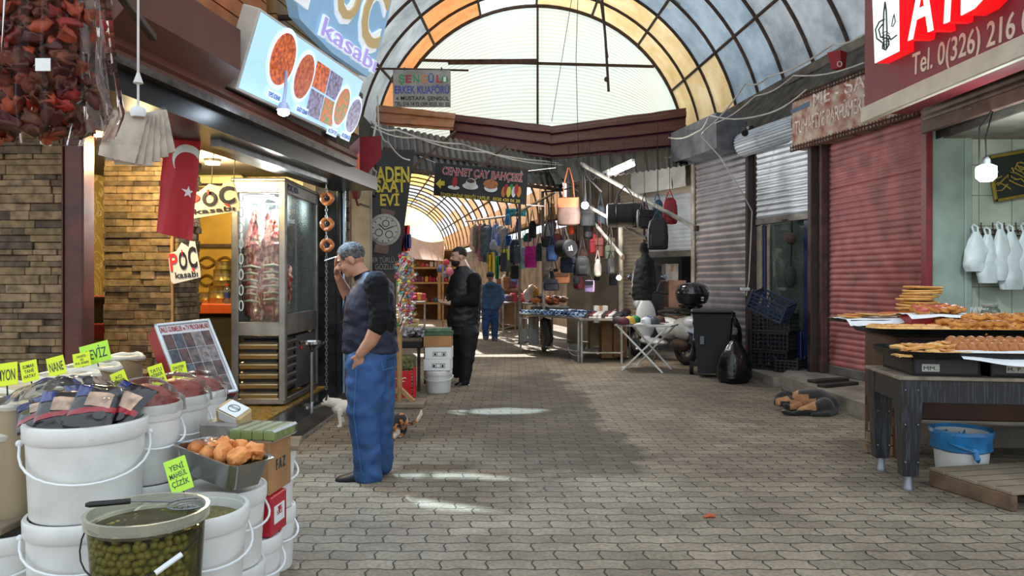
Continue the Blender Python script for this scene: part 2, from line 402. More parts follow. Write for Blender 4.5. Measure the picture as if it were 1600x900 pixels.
def marble_mat():
    m = mat('veined_marble', 'b9a06a', .3, var=.25, scale=2); nt = m.node_tree; N = nt.nodes; L = nt.links; b = N['Principled BSDF']
    tc = N.new('ShaderNodeTexCoord'); n = N.new('ShaderNodeTexNoise'); n.inputs['Scale'].default_value = 2.4; n.inputs['Detail'].default_value = 4; n.inputs['Distortion'].default_value = 2.2
    L.new(tc.outputs['Object'], n.inputs[0]); r = N.new('ShaderNodeValToRGB'); e = r.color_ramp.elements
    e[0].position = .44; e[0].color = lin('9a8450'); e[1].position = .53; e[1].color = lin('a08a54'); a = e.new(.485); a.color = lin('d9c68a'); L.new(n.outputs[0], r.inputs[0])
    L.new(r.outputs[0], b.inputs['Base Color']); return m
m_marble = marble_mat()
s = MB(); s.box((-4.2, 10.1, 1.6), (3.6, .1, 3.2), b=0)
struct('wall_back_left', s, m_marble)
s = MB(); s.box((-5.6, 7.9, 1.6), (.1, 4.6, 3.2), b=0); struct('wall_side_left', s, m_marble)
s = MB(); s.box((-3.9, 7.5, 2.86), (3.7, 5.2, .06), b=0); struct('ceiling_left', s, mat('shop_ceiling', '4a4038', .8))
s = MB(); s.box((-3.9, 7.4, .155), (3.4, 5.0, .012), b=0)
struct('floor_shop', s, mat('speckled_tile', 'a08038', .4, var=.8, scale=30, col2='3a2c18'))
s = MB(); s.box((-2.20, 8.95, 1.55), (.26, .46, 2.9), b=.01); s.box((-2.045, 8.70, 1.5), (.05, .05, 2.8), b=.01); struct('wall_pier_left', s, [m_black])
s = MB(); s.cyl((-2.0, 8.74, .15), (-2.0, 8.74, 2.75), .028, n=14); struct('trim_5', s, mat('blue_steel_tube', '9db0bd', .25, .9))
s = MB(); s.box((-2.35, 9.95, 1.5), (.9, .12, 3.0), b=.01); struct('wall_left_far', s, m_plaster)
stone_wall('wall_left_strip', (-2.19, 9.3, .1), (1, 0, 0), .14, 2.7, .1, 11)
s = MB(); s.box((-2.75, 13.5, 2.2), (.12, 7.2, 4.4), b=0); struct('wall_left_lane', s, m_dark)
s = MB(); s.box((-2.35, 10.7, 2.9), (.7, 1.4, .5), b=0); struct('trim_6', s, m_dark)

# ---- left fascia: brown box over the shop, pine cladding above it
LU = V((.145, 1, 0)).normalized(); LP = V((-2.15, 3.92, 0)); LN = V((LU.y, -LU.x, 0))     # along the lane, out into the lane
def along(t, out, z): return LP+LU*t+LN*out+V((0, 0, z))
def extr(mb, prof, t0, t1):
    n = len(prof); vs = [along(t0, a, z) for a, z in prof]+[along(t1, a, z) for a, z in prof]
    fs = [(i, (i+1) % n, n+(i+1) % n, n+i) for i in range(n)]+[tuple(range(n))[::-1], tuple(range(n, 2*n))]
    return mb.add(vs, fs)
s = MB(); extr(s, [(-.5, 2.62), (0, 2.62), (0, 2.66), (.02, 2.68), (-.02, 2.74), (.1, 2.86), (.1, 3.14), (-.5, 3.14)], 0, 1.2); extr(s, [(-.5, 2.62), (0, 2.62), (0, 2.66), (.02, 2.68), (-.02, 2.74), (-.5, 2.74)], 1.2, 3.75); struct('trim_7', s, m_brown, 20)
s = MB(); extr(s, [(-.45, 2.585), (.012, 2.585), (.012, 2.63), (-.45, 2.63)], 0.02, 3.72); struct('trim_8', s, mat('worn_dark_metal', '5b5450', .35, .5, var=.5, scale=12, col2='2b2320'))
s = MB(); extr(s, [(-.6, 2.45), (-.06, 2.45), (-.06, 2.6), (-.6, 2.6)], .08, 4.6); struct('trim_9', s, mat('recess_shade', '14161a', .3, var=.2))  # recess filled as a near-black box: its shade is in the colour
s = MB(); extr(s, [(-.30, 2.40), (-.22, 2.40), (-.22, 2.45), (-.30, 2.45)], 1.5, 3.5); struct('trim_10', s, m_steel)
s = MB()
for k in range(9):
    z = 3.10+k*.135; extr(s, [(-.35, z), (-.12, z+.004), (-.12, z+.128), (-.35, z+.132)], .2, 2.02)
struct('wall_cladding_near', s, m_oak)
s = MB()
for k in range(11):
    z = 2.99+k*.125; extr(s, [(-.35, z), (-.11, z+.004), (-.11, z+.118), (-.35, z+.122)], 2.16, 4.12)
struct('wall_cladding', s, m_pine)
s = MB(); extr(s, [(-.6, 2.55), (-.355, 2.55), (-.355, 5.2), (-.6, 5.2)], -.4, 4.1); struct('wall_upper_left', s, m_brown2)
s = MB(); extr(s, [(-.3, 3.36), (-.02, 3.36), (-.02, 3.41), (-.3, 3.41)], 2.1, 4.0); struct('trim_11', s, m_brown2)
# red canopy box past the fascia
s = MB(); P = [W(562, 214, 8.3), W(596, 212, 8.3), W(596, 246, 8.3), W(562, 285, 8.3)]
s.add(P+[p+V((-.25, .6, 0)) for p in P], [(0, 3, 2, 1), (4, 5, 6, 7), (0, 1, 5, 4), (1, 2, 6, 5), (2, 3, 7, 6), (3, 0, 4, 7)]); struct('trim_12', s, mat('red_canopy', '8c1420', .55, var=.2, scale=3))

# ---- barrel roof
AC = .56
def eaveR(d): return 6.2-.13*d
def arch(d, t):
    """point on the vault at distance d; t from 0 (left eave) to 1 (right eave)"""
    wv = eaveR(d)-AC; h = 3.08; z0 = 4.72; rr = (wv*wv+h*h)/(2*h); cz = z0+h-rr
    a = math.asin(min(1, wv/rr)); a = PI-a if cz > z0 else a
    g = -a+2*a*t; return V((AC+rr*math.sin(g), d, cz+rr*math.cos(g)))
RIBS = [17.0-.93*k for k in range(14)]
s = MB()
for k, d in enumerate(RIBS):
    s.tube([arch(d, i/40)+V((0, 0, -.03)) for i in range(41)], .034 if k else .045, 6)
for t in (.0, .115, .245, .37, .5, .63, .755, .885, 1.0):
    s.tube([arch(d, t)+V((0, 0, -.035)) for d in RIBS], .03, 6)
struct('trim_13', s, m_iron)
SHEETS = [sheetmat('sheet_grey', 'c2cbd2', '868f97', .20), sheetmat('sheet_blue', 'b4c6d6', '7e91a1', .22), sheetmat('sheet_cream', 'f3dcae', 'd9b478', .31), sheetmat('sheet_amber', 'e0a06a', 'c07a45', .31), sheetmat('sheet_white', 'f2f4f2', 'd4d8d8', .42), film('sun_patch_film', 'd0f0ff', .0, .2, .5)]  # last one: clear blue film added to tint the sun patches
PT = [0, .115, .245, .37, .5, .63, .755, .885, 1.0]
# gaps shaped to cast these sun patches, closed with added blue film: (ground patch, z of the surface it lands on)
PATCH = [([(574, 765), (600, 770), (660, 780), (790, 799), (700, 796), (620, 787), (590, 778)], 0), ([(604, 742), (680, 738), (740, 740), (828, 750), (720, 747), (640, 746)], 0),
         ([(590, 752), (632, 754), (636, 759), (600, 757)], 0), ([(690, 642), (790, 637), (860, 640), (830, 646), (720, 648)], 0)]
SHUT = [(1311, 455), (1324, 452), (1326, 488), (1312, 492)], [(1312, 500), (1326, 496), (1327, 528), (1313, 530)]
holes = []
def shadow_to_roof(p):
    k = 2.0
    for _ in range(60):
        q = p+SUN*k
        if q.y > 17 or q.y < 4: break
        wv = eaveR(q.y)-AC; h = 3.08; rr = (wv*wv+h*h)/(2*h); cz = 7.8-rr
        e = rr-math.hypot(q.x-AC, q.z-cz); k += e*.6
        if abs(e) < 1e-4: break
    return p+SUN*k
for poly, z in PATCH: holes.append([shadow_to_roof(G(x, y, z)) for x, y in poly])
for poly in SHUT: holes.append([shadow_to_roof(W(x, y, 9.75)) for x, y in poly])
def inside(p, poly):
    c = False; n = len(poly)
    for i in range(n):
        a, b = poly[i], poly[i-1]
        if (a.y > p.y) != (b.y > p.y) and p.x < (b.x-a.x)*(p.y-a.y)/(b.y-a.y)+a.x: c = not c
    return c
bbs = [(min(p.x for p in h)-.02, max(p.x for p in h)+.02, min(p.y for p in h)-.02, max(p.y for p in h)+.02) for h in holes]
s = MB(); rr_ = random.Random(3)
for k in range(len(RIBS)-1):
    d1, d0 = RIBS[k], RIBS[k+1]
    for j in range(8):
        if k >= 11 and j in (2, 3, 4, 5): continue          # sheets left out overhead, out of view, to let in sky light
        t0, t1 = PT[j], PT[j+1]
        if k == 0: c = (3, 3, 3, 4, 2, 2, 2, 2)[j]
        elif k == 1: c = (0, 0, 3, 2, 2, 2, 2, 2)[j]
        elif k == 2: c = (0, 0, 0, 2, 2, 1, 1, 2)[j]
        else: c = 1 if j >= 5 and k < 5 else rr_.choice((0, 0, 0, 1, 4)) if j in (3, 4) else 0
        if k in (5, 6, 8) and j in (3, 4): c = 4
        s.cur = c
        corners = [arch(d, t) for d in (d0, d1) for t in (t0, t1)]
        bx = (min(p.x for p in corners), max(p.x for p in corners))
        fine = any(b[0] < bx[1] and b[1] > bx[0] and b[2] < d1 and b[3] > d0 for b in bbs)
        nu, nv = (48, 60) if fine else (5, 1)
        g = [[arch(d0+(d1-d0)*b/nv, t0+(t1-t0)*a/nu) for a in range(nu+1)] for b in range(nv+1)]
        vs = [p for row in g for p in row]; fs = []; ms = []
        for b in range(nv):
            for a in range(nu):
                if fine:
                    c_ = (g[b][a]+g[b+1][a+1])/2
                    if any(h[0] < c_.x < h[1] and h[2] < c_.y < h[3] and inside(c_, holes[q]) for q, h in enumerate(bbs)): s.cur = 5
                    else: s.cur = c
                fs.append((b*(nu+1)+a, b*(nu+1)+a+1, (b+1)*(nu+1)+a+1, (b+1)*(nu+1)+a)); ms.append(s.cur)
        s.add(vs, fs); s.mi[-len(ms):] = ms
struct('roof', s, SHEETS, 60)
# gable of clear ribbed sheet
s = MB(); N_ = 60; ring = [arch(17.02, i/N_) for i in range(N_+1)]; zb = 4.2
def gab(u, v):
    i = u*N_; a = ring[min(int(i), N_)]; x = a.x; return (x, 17.03+.006*math.sin(v*260), zb+(max(a.z, 4.73)-zb)*v)
s.sheet(N_, 160, gab)
struct('wall_gable', s, sheetmat('gable_sheet', 'd2e2e6', 'd6dccc', .33, .25), 60)
s = MB(); s.beam(W(840, 8, 16.95), W(840, 205, 16.95), .05, .05); s.beam(W(655, 94, 16.95), W(1022, 104, 16.95), .05, .06)
s.beam(W(700, 97, 16.93), W(840, 96, 16.93), .02, .12); struct('trim_14', s, m_iron)
# hanging conduit and loose wires in front of the gable
s = MB(); s.tube([W(940, -10, 14), W(946, 60, 14), W(951, 143, 14)], .025, 6); s.ell(W(948, 124, 14), .05); s.tube([W(936, -10, 13.9), W(950, 90, 13.9)], .012, 5); struct('trim_15', s, m_iron)
# maroon ribbed sheets under the gable
def ribbed(mb, a, b, c, d, n=3, amp=.05, th=.01):
    """a-b top edge, d-c bottom edge"""
    a, b, c, d = map(V, (a, b, c, d))
    def fn(u, v):
        p = (a*(1-u)+b*u)*(1-v)+(d*(1-u)+c*u)*v; t = (v*n) % 1
        return p+V((0, -1, 0))*amp*(1 if .25 < t < .75 else 0)+V((0, 0, .02*nz((u*9, v*3, 1))))
    mb.sheet(12, n*12, fn, th)
m_maroon = mat('maroon_sheet', '4a2230', .45, .2, var=.25, scale=4, bump=.1)
m_tan = mat('tan_sheet', '9a6a48', .5, .1, var=.25, scale=4)
s = MB(); ribbed(s, W(703, 178, 16.3), W(860, 197, 16.1), W(860, 248, 15.2), W(703, 226, 15.6)); struct('wall_fascia_maroon', s, m_maroon, 20)
s = MB(); ribbed(s, W(852, 199, 16.2), W(1072, 169, 16.4), W(1070, 232, 15.6), W(852, 250, 15.2)); struct('wall_fascia_maroon_end', s, m_maroon, 20)
s = MB(); ribbed(s, W(588, 164, 15.9), W(712, 178, 16.1), W(708, 204, 15.3), W(588, 196, 15.3), 2); struct('wall_fascia_tan', s, m_tan, 20)
m_canopy = mat('grey_canopy', '4b5054', .5, .4, var=.3, scale=3)
s = MB(); A, B, C, D = W(580, 192, 14.4), W(868, 248, 15.6), W(880, 294, 14.5), W(580, 256, 12.4)
s.sheet(90, 6, lambda u, v: (A*(1-u)+B*u)*(1-v)+(D*(1-u)+C*u)*v+V((0, 0, .025*math.sin(u*190))), .006); struct('ceiling_canopy', s, m_canopy, 30)
s = MB(); s.beam(W(640, 266, 12.6), W(712, 205, 14.4), .04, .04); s.beam(W(735, 274, 13.2), W(790, 228, 14.8), .04, .04); s.beam(W(600, 232, 13.2), W(872, 274, 14.9), .05, .05); s.beam(W(590, 260, 12.4), W(880, 297, 14.5), .05, .06); struct('trim_16', s, m_iron)
# the low dark roof on the right of it, over the bag stall
A, B, C, D = W(850, 250, 15.6), W(1075, 222, 16.2), W(1075, 258, 12.9), W(868, 288, 12.8)
s = MB(); s.sheet(60, 4, lambda u, v: (A*(1-u)+B*u)*(1-v)+(D*(1-u)+C*u)*v+V((0, 0, .02*math.sin(u*150))), .006); struct('ceiling_stall', s, mat('dark_roof_sheet', '2b2a2b', .6, .3, var=.3), 30)  # sheet in a near-black tone with random variation

# ---- right: walls, piers, slabs
s = MB(); s.prism([(3.56, 9.75), (3.55, 8.4), (3.60, 6.2), (4.9, 6.2), (4.6, 9.9), (4.0, 10.6)], .16); struct('trim_17', s, m_concrete)
s = MB(); s.prism([(3.45, 11.0), (3.5, 9.85), (3.60, 9.75), (4.7, 9.75), (4.4, 11.4)], .12); struct('trim_18', s, m_concrete)
s = MB(); s.beam(G(1268, 596, .18), G(1320, 592, .18), .14, .035); s.beam(G(1283, 603, .18), G(1335, 598, .18), .12, .035); struct('trim_19', s, m_dark)
RA, RB = V((4.55, 8.1, .16)), V((4.28, 9.95, .16))          # red shutter, near and far jamb
def jamb(x, y0, y1, d, wd, m, nm, dp=.12):
    a = W(x, y0, d); b = W(x, y1, d); b.z = max(b.z, .1); s = MB(); s.box((a.x, d, (a.z+b.z)/2), (wd, dp, a.z-b.z), b=.01); return struct(nm, s, m)
m_jamb = mat('brown_jamb', '3a2423', .6, var=.4, scale=8, dirt=.3)
jamb(1272, 200, 590, 10.12, .14, m_jamb, 'trim_20'); jamb(1288, 200, 590, 10.0, .13, mat('maroon_jamb', '52312f', .6, var=.4, scale=8, dirt=.3), 'trim_21')
jamb(1448, 170, 620, 8.0, .07, mat('red_jamb', '7e1f2a', .5, var=.2), 'trim_22'); jamb(1174, 240, 580, 11.65, .16, m_jamb, 'trim_23'); jamb(1086, 250, 560, 13.6, .13, mat('pale_pipe', 'a09b90', .6, var=.3, dirt=.3), 'trim_24')
# wall above the shop signs up to the eave
s = MB(); Q = [(4.55, 5.0), (4.5, 8.0), (4.3, 10.0), (3.85, 12.2), (3.6, 14.0), (3.9, 16.9)]
for (x0, d0), (x1, d1) in zip(Q, Q[1:]):
    e0, e1 = V((eaveR(d0)-.02, d0, 4.74)), V((eaveR(d1)-.02, d1, 4.74)); a, b = V((x0+.12, d0, 2.95)), V((x1+.12, d1, 2.95)); a2, b2 = V((x0+.1, d0, 3.9)), V((x1+.1, d1, 3.9))
    s.add([a, b, b2, a2, e1, e0], [(0, 1, 2, 3), (3, 2, 4, 5)])
struct('wall_right_upper', s, mat('weathered_boards', '4d4843', .85, var=.4, scale=5, dirt=.4))
s = MB(); s.beam(V((eaveR(5.2)-.05, 5.2, 4.7)), V((eaveR(17)-.05, 17, 4.7)), .12, .16); struct('trim_25', s, mat('eave_beam', '6e655c', .8, var=.4, scale=4, dirt=.5))
# the bakery's side wall (tiles), door leaf, back wall
def tile_mat():
    m = mat('pale_tiles', 'b9c2b2', .3, var=.18, scale=2.5, col2='9aa598'); nt = m.node_tree; N = nt.nodes; L = nt.links; b = N['Principled BSDF']
    src = b.inputs['Base Color'].links[0].from_socket; tc = N.new('ShaderNodeTexCoord'); mp = N.new('ShaderNodeMapping'); mp.inputs['Rotation'].default_value = (PI/2, 0, 0)
    L.new(tc.outputs['Object'], mp.inputs[0]); br = N.new('ShaderNodeTexBrick'); br.offset = 0; L.new(mp.outputs[0], br.inputs[0]); br.inputs['Scale'].default_value = 1
    br.inputs['Brick Width'].default_value = .36; br.inputs['Row Height'].default_value = .335; br.inputs['Mortar Size'].default_value = .004
    mx = N.new('ShaderNodeMixRGB'); mx.inputs[2].default_value = lin('5b5f55'); L.new(br.outputs['Fac'], mx.inputs[0]); L.new(src, mx.inputs[1]); L.new(mx.outputs[0], b.inputs['Base Color']); return m
m_tile = tile_mat()
s = MB(); s.box((6.2, 8.12, 1.7), (3.3, .1, 3.4), b=0); struct('wall_tiled', s, m_tile)
s = MB(); s.box((6.9, 6, 1.7), (.1, 4.4, 3.4), b=0); struct('wall_tiled_back', s, m_tile)
s = MB(); s.box((5.8, 6.0, 3.0), (2.2, 4.2, .08), b=0); struct('ceiling_bakery', s, m_plaster)
s = MB(); s.box((4.76, 8.04, 1.63), (.36, .04, 2.95), b=.006); s.box((4.965, 8.03, 1.63), (.08, .07, 2.95), b=.012); s.box((4.62, 8.015, 1.02), (.01, .01, .06)); struct('door_1', s, mat('teal_steel_door', '9db0a6', .45, .2, var=.2, scale=3, dirt=.2))
# ---- the far lane
def far(d): return V((-.21*(d-18), 0, 0))
s = MB(); s.add([V((2.75, 17.6, 0)), V((-2.9, 44, 0)), V((-2.9, 44, 3.1)), V((2.75, 17.6, 3.1))], [(0, 1, 2, 3)]); s.add([V((2.75, 17.6, 0)), V((3.9, 17.0, 0)), V((3.9, 17, 4.6)), V((2.75, 17.6, 4.6))], [(0, 1, 2, 3)])
struct('wall_far_right', s, mat('ochre_wall', '8d7a66', .85, var=.4, scale=2, dirt=.3))
s = MB(); s.add([V((-4.8, 17.3, 0)), V((-9.5, 44, 0)), V((-9.5, 44, 3.1)), V((-4.8, 17.3, 3.1))], [(0, 3, 2, 1)]); struct('wall_far_left', s, mat('far_wall', 'b09a82', .85, var=.35, scale=1.5))
s = MB(); s.box((-8, 47, 1.6), (14, .2, 3.2), b=0); struct('wall_far_end', s, mat('far_end_wall', 'a38d78', .85, var=.5, scale=1.2))
def fv(d, t, r=3.15):
    c = V((-1.62, d, 3.1))+far(d); g = PI*(1-t); return c+V((r*math.cos(g), 0, r*.95*math.sin(g)))
s = MB(); ds = [19+1.25*k for k in range(21)]; rr_ = random.Random(8)
for k in range(20):
    for j in range(10):
        s.cur = 0 if j > 5 else 1 if k > 8 else 0
        if j in (4, 5, 6, 7, 8) and rr_.random() < .4: continue  # sheets left out at random so the sun brightens the far floor
        q = [fv(ds[k], j/10), fv(ds[k], (j+1)/10), fv(ds[k+1], (j+1)/10), fv(ds[k+1], j/10)]; q2 = [fv(ds[k], (j+.5)/10), fv(ds[k+1], (j+.5)/10)]
        s.add([q[0], q2[0], q[1], q[2], q2[1], q[3]], [(0, 1, 4, 5), (1, 2, 3, 4)])
struct('roof_far', s, [sheetmat('sheet_peach', 'f0c8a0', 'd8a070', .5, .8), sheetmat('sheet_yellow', 'f4d27a', 'e8b050', .7, .6)], 60)
s = MB()
for d in ds: s.tube([fv(d, i/24)-V((0, 0, .03)) for i in range(25)], .04, 5)
for t in (.1, .25, .4, .5, .6, .72, .85, 1): s.tube([fv(d, t)-V((0, 0, .03)) for d in ds], .035, 5)
struct('trim_26', s, m_iron)
s = MB(); n = 24; c = fv(44.2, 0); vs = [fv(44.2, i/n) for i in range(n+1)]+[V((fv(44.2, i/n).x, 44.2, 3.0)) for i in range(n+1)]
s.add(vs, [(i, i+1, n+2+i, n+1+i) for i in range(n)]); struct('wall_far_gable', s, sheetmat('sheet_gable_yellow', 'f2d88a', 'bcdbe0', .8, .35), 60)
s = MB(); a, b = fv(18.8, 1)+V((-.1, 0, 0)), fv(44, 1)+V((-.1, 0, 0)); s.beam(a, b, .5, .05); s.beam(a+V((-.25, 0, -.05)), b+V((-.25, 0, -.05)), .06, .1); struct('trim_27', s, m_tan)
# ================================================================ RIGHT SIDE
def hit(M, x, y):
    """where the line of sight through pixel x, y meets the plane of M: plane coordinates"""
    n = M.col[2].xyz; o = M.translation; e = V((0, 0, CAMZ)); dr = V(((x-800)/F, 1, (HY-y)/F))
    p = e+dr*((o-e).dot(n)/dr.dot(n)); q = M.inverted() @ p; return V((q.x, q.y, 0))
def put(mb, M, body, p0, p1, top, ext=.004, bold=0, z=.004, shear=0):
    a, b, c = hit(M, *p0), hit(M, *p1), hit(M, *top); x = (b-a).normalized(); ht = abs((c-a).dot(V((-x.y, x.x, 0))))
    L = Matrix(((x.x, -x.y, 0, a.x), (x.y, x.x, 0, a.y), (0, 0, 1, z), (0, 0, 0, 1)))
    return mb.text(body, M @ L, (b-a).length, ht, ext, bold, shear)
def poly_on(mb, M, pts, h, z=0.0):
    q = [hit(M, *p) for p in pts]
    if sum(q[i-1].x*q[i].y-q[i].x*q[i-1].y for i in range(len(q))) < 0: q = q[::-1]
    return mb.prism([(p.x, p.y) for p in q], h, M, z)

# ---- shutters
m_red_sh = mat('faded_red_slats', 'a5605c', .6, .1, var=.25, scale=4, dirt=.35, col2='7e4644')
m_sil_sh = mat('silver_slats', 'a9acb8', .32, .75, var=.2, scale=3)
m_pale_sh = mat('pale_grey_slats', 'b9c0c8', .45, .4, var=.15, scale=3, dirt=.2)
m_beige_sh = mat('beige_slats', 'a89a86', .6, .2, var=.25, scale=3, dirt=.3)
def roller(name, label, A, B, z0, z1, m, bar=.1, pitch=.085, amp=.012, batter=0):
    A, B = V(A), V(B); x = (B-A); wd = x.length; x.normalize(); t = thing(name, label, 'shutter', (A.x, A.y, z0), group=None)
    s = MB(); shutter(s, (A.x, A.y, z0+bar), x, wd, z1-z0-bar, pitch, amp, 8, 1, batter); obj('slat_curtain', s, m, t)
    s = MB(); M = frame((A.x, A.y, z0), x, (0, 0, 1)); s.box((wd/2, bar/2, 0), (wd, bar, .035), M, .008); obj('bottom_rail', s, mat('dull_steel_rail', '77726d', .5, .5, var=.3, dirt=.4), t)
    s = MB()
    for e in (0, wd): s.box((e, (z1-z0)/2, -.02), (.05, z1-z0, .07), M, .008)
    obj('guide_channel', s, m_jamb, t); return t
roller('roller_shutter', 'closed roller shutter of faded red slats behind the sleeping dog', (4.28, 9.93, 0), (4.55, 8.06, 0), .16, 3.24, m_red_sh, .12, .075, .011)
t = roller('roller_shutter', 'pale grey roller shutter half rolled up above the blue-framed window', (3.83, 11.55, 0), (4.27, 10.12, 0), 2.28, 3.6, m_pale_sh, .1)
s = MB(); a, b = W(1160, 227, 11.6), W(1250, 197, 10.62); s.cyl(a, b, .17, n=26); ax = (b-a).normalized()
for k in range(22):
    g = 2*PI*k/22; u = ax.orthogonal().normalized(); v2 = ax.cross(u); o_ = (u*math.cos(g)+v2*math.sin(g))*.168; s.cyl(a+o_, b+o_, .022, n=6)
obj('rolled_slats', s, m_pale_sh, t)
s = MB(); s.box((4.02, 10.86, 2.31), (.12, .02, .02), b=.004, rz=-1.27); obj('hasp', s, m_iron, t)
t = roller('roller_shutter', 'closed shiny silver roller shutter behind the motorbike top box', (3.36, 13.45, 0), (3.82, 11.8, 0), .05, 3.9, m_sil_sh, .1, .11, .012, .02)
s = MB(); a, b = W(1068, 234, 13.6), W(1142, 206, 11.6); x = (b-a).normalized(); M = frame(a, x, (0, 0, 1))
s.prism([(-.24, -.26), (.05, -.3), (.26, -.16), (.26, .12), (.1, .3), (-.24, .3)], (b-a).length, Matrix.Translation(a) @ Matrix((x.cross(V((0, 0, 1))).normalized()*-1, V((0, 0, 1)), -x)).transposed().to_4x4() @ T(0, 0, -(b-a).length))
obj('shutter_box', s, mat('grey_shutter_box', '6b6d73', .45, .4, var=.2, dirt=.3), t)
# window below the half shutter
Mw = frame((3.83, 11.6, .12), (4.27-3.83, 10.17-11.6, 0), (0, 0, 1))
WL = (V((4.27, 10.17, 0))-V((3.83, 11.6, 0))).length
m_blue = mat('navy_blue_frame', '1b2a55', .4, var=.15)
s = MB(); s.box((WL-.2, 1.08, -.04), (.36, 2.16, .06), Mw, .01); s.box((WL*.43, .3, -.04), (WL*.55, .5, .05), Mw, .01); s.box((.18, 1.08, -.05), (.07, 2.16, .05), Mw, .01); struct('window_1', s, m_blue)
s = MB(); s.box((.09, 1.08, -.03), (.12, 2.16, .06), Mw, .01); s.box((.30, 1.08, -.03), (.05, 2.16, .04), Mw, .01); struct('trim_28', s, mat('beige_frame', '9a8d7c', .6, var=.2))
s = MB(); s.box((WL/2, 1.3, -.06), (WL-.4, 1.7, .008), Mw, 0); struct('window_2', s, film('window_glass', 'cfe0d8', .22, .06, .25))
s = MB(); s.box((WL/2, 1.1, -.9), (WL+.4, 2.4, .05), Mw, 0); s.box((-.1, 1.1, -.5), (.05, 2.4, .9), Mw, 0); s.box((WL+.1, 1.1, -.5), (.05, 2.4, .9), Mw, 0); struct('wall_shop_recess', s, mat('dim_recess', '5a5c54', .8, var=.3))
t = thing('hanging_scale', 'dark strap and padlock pouch hanging from the pale half shutter', 'padlock', Mw @ V((.95, 2.1, .05)))
s = MB(); s.tube([Mw @ V((.95, 2.16, .05)), Mw @ V((.96, 1.95, .06)), Mw @ V((.94, 1.5, .06))], .012, 6); obj('strap', s, m_black, t)
s = MB(); s.ell(Mw @ V((.96, 1.9, .07)), (.08, .05, .09)); obj('padlock_body', s, MC['rusty_iron'], t); s = MB(); s.ell(Mw @ V((.94, 1.35, .07)), (.09, .06, .16)); obj('pouch', s, mat('dark_cloth', '2d3230', .8), t)

# ---- maroon shop sign with lit letters
Ms = frame((3.83, 8.0, 3.22), (.12, -2.75, 0), (0, 0, 1))
m_sign = mat('maroon_sign', '7f3038', .45, var=.15, scale=2)
t = thing('shop_sign', 'large maroon shop sign with glowing white letters and a phone number', 'sign', (3.83, 8, 3.22))
s = MB(); s.box((1.9, .75, -.25), (3.8, 1.5, .5), Ms, .01); obj('sign_box', s, m_sign, t)
s = MB(); s.box((1.9, -.015, .0), (3.84, .17, .07), Ms, .01); obj('bottom_trim', s, mat('cream_trim', 'c9bda9', .5, var=.1, dirt=.15), t)
m_let_w = glow('lit_white', 'e6f2ee', .5); m_let_r = glow('lit_red', 'e01018', .6)
def lit(ch, p0, p1, top, nm, lab=None):
    Mq = Ms @ T(0, 0, .2); s = MB(); put(s, Mq, ch, p0, p1, top, .10, .02, -.1); f_ = MB(); put(f_, Mq, ch, p0, p1, top, .006, .02, .005)
    o = obj(nm, s, m_let_r, t); obj('letter_face', f_, m_let_w, o)
lit('A', (1420, 62), (1459, 45), (1420, -34), 'letter'); lit('Y', (1459, 42), (1503, 24), (1459, -62), 'letter'); lit('D', (1503, 22), (1552, -4), (1503, -88), 'letter')
Mq = Ms @ T(0, 0, .14); s = MB(); poly_on(s, Mq, [(1368, 99), (1406, 80), (1405, -22), (1364, -6)], .14, -.14); o = obj('emblem_box', s, m_let_r, t)
s = MB(); poly_on(s, Mq, [(1368, 99), (1406, 80), (1405, -22), (1364, -6)], .006, .002); o2 = obj('emblem_face', s, m_let_w, t)
s = MB(); k_ = glow('emblem_ink', '10201c', 0)
Mz = Ms @ T(0, 0, .152)
def curve(pts, r=.008):
    s.tube([Mz @ hit(Mz, *p) for p in pts], r, 5)
curve([(1382, 76), (1380, 50), (1381, 20), (1383, 3)]); curve([(1385, 77), (1386, 48), (1385, 18), (1383, 3)]); curve([(1388, 55), (1392, 62), (1401, 55)]); curve([(1378, 66), (1370, 60), (1368, 46), (1374, 34), (1382, 30)]); curve([(1386, 60), (1376, 58), (1373, 46), (1379, 38)])
for q in range(5): curve([(1378, 52+5*q), (1384, 49+5*q), (1390, 53+4*q)], .004)
curve([(1380, 66), (1379, 76), (1384, 78), (1389, 70), (1388, 60)]); curve([(1393, 42), (1395, 30), (1397, 22), (1399, 34), (1395, 42)], .005)
obj('emblem_lines', s, k_, o2)
s = MB(); put(s, Ms, 'Tel. 0(326) 216 0', (1425, 118), (1612, 48), (1425, 84), .004, .012, .002); obj('phone_number', s, mat('cream_vinyl', 'd8c8b0', .5, var=.05), t)
# bakery's own rolled shutter under it
t = thing('shutter_housing', 'brown ribbed shutter housing above the bakery opening', 'shutter', (4.5, 8, 3.0))
s = MB(); Mh = frame((4.47, 8.0, 3.0), (.15, -2.9, 0), (0, 0, 1)); shutter(s, Mh @ V((0, .14, 0)), (.15, -2.9, 0), 2.9, .42, .07, .01, 4); obj('slat_curtain', s, mat('brown_slats', '77655c', .55, .3, var=.3, dirt=.4), t)
s = MB(); s.box((1.45, .07, 0), (2.9, .14, .05), Mh, .01); s.box((.75, .1, .03), (.12, .02, .02), Mh, .004); obj('bottom_rail', s, mat('brown_rail', '6a5048', .55, .2, var=.3, dirt=.4), t)

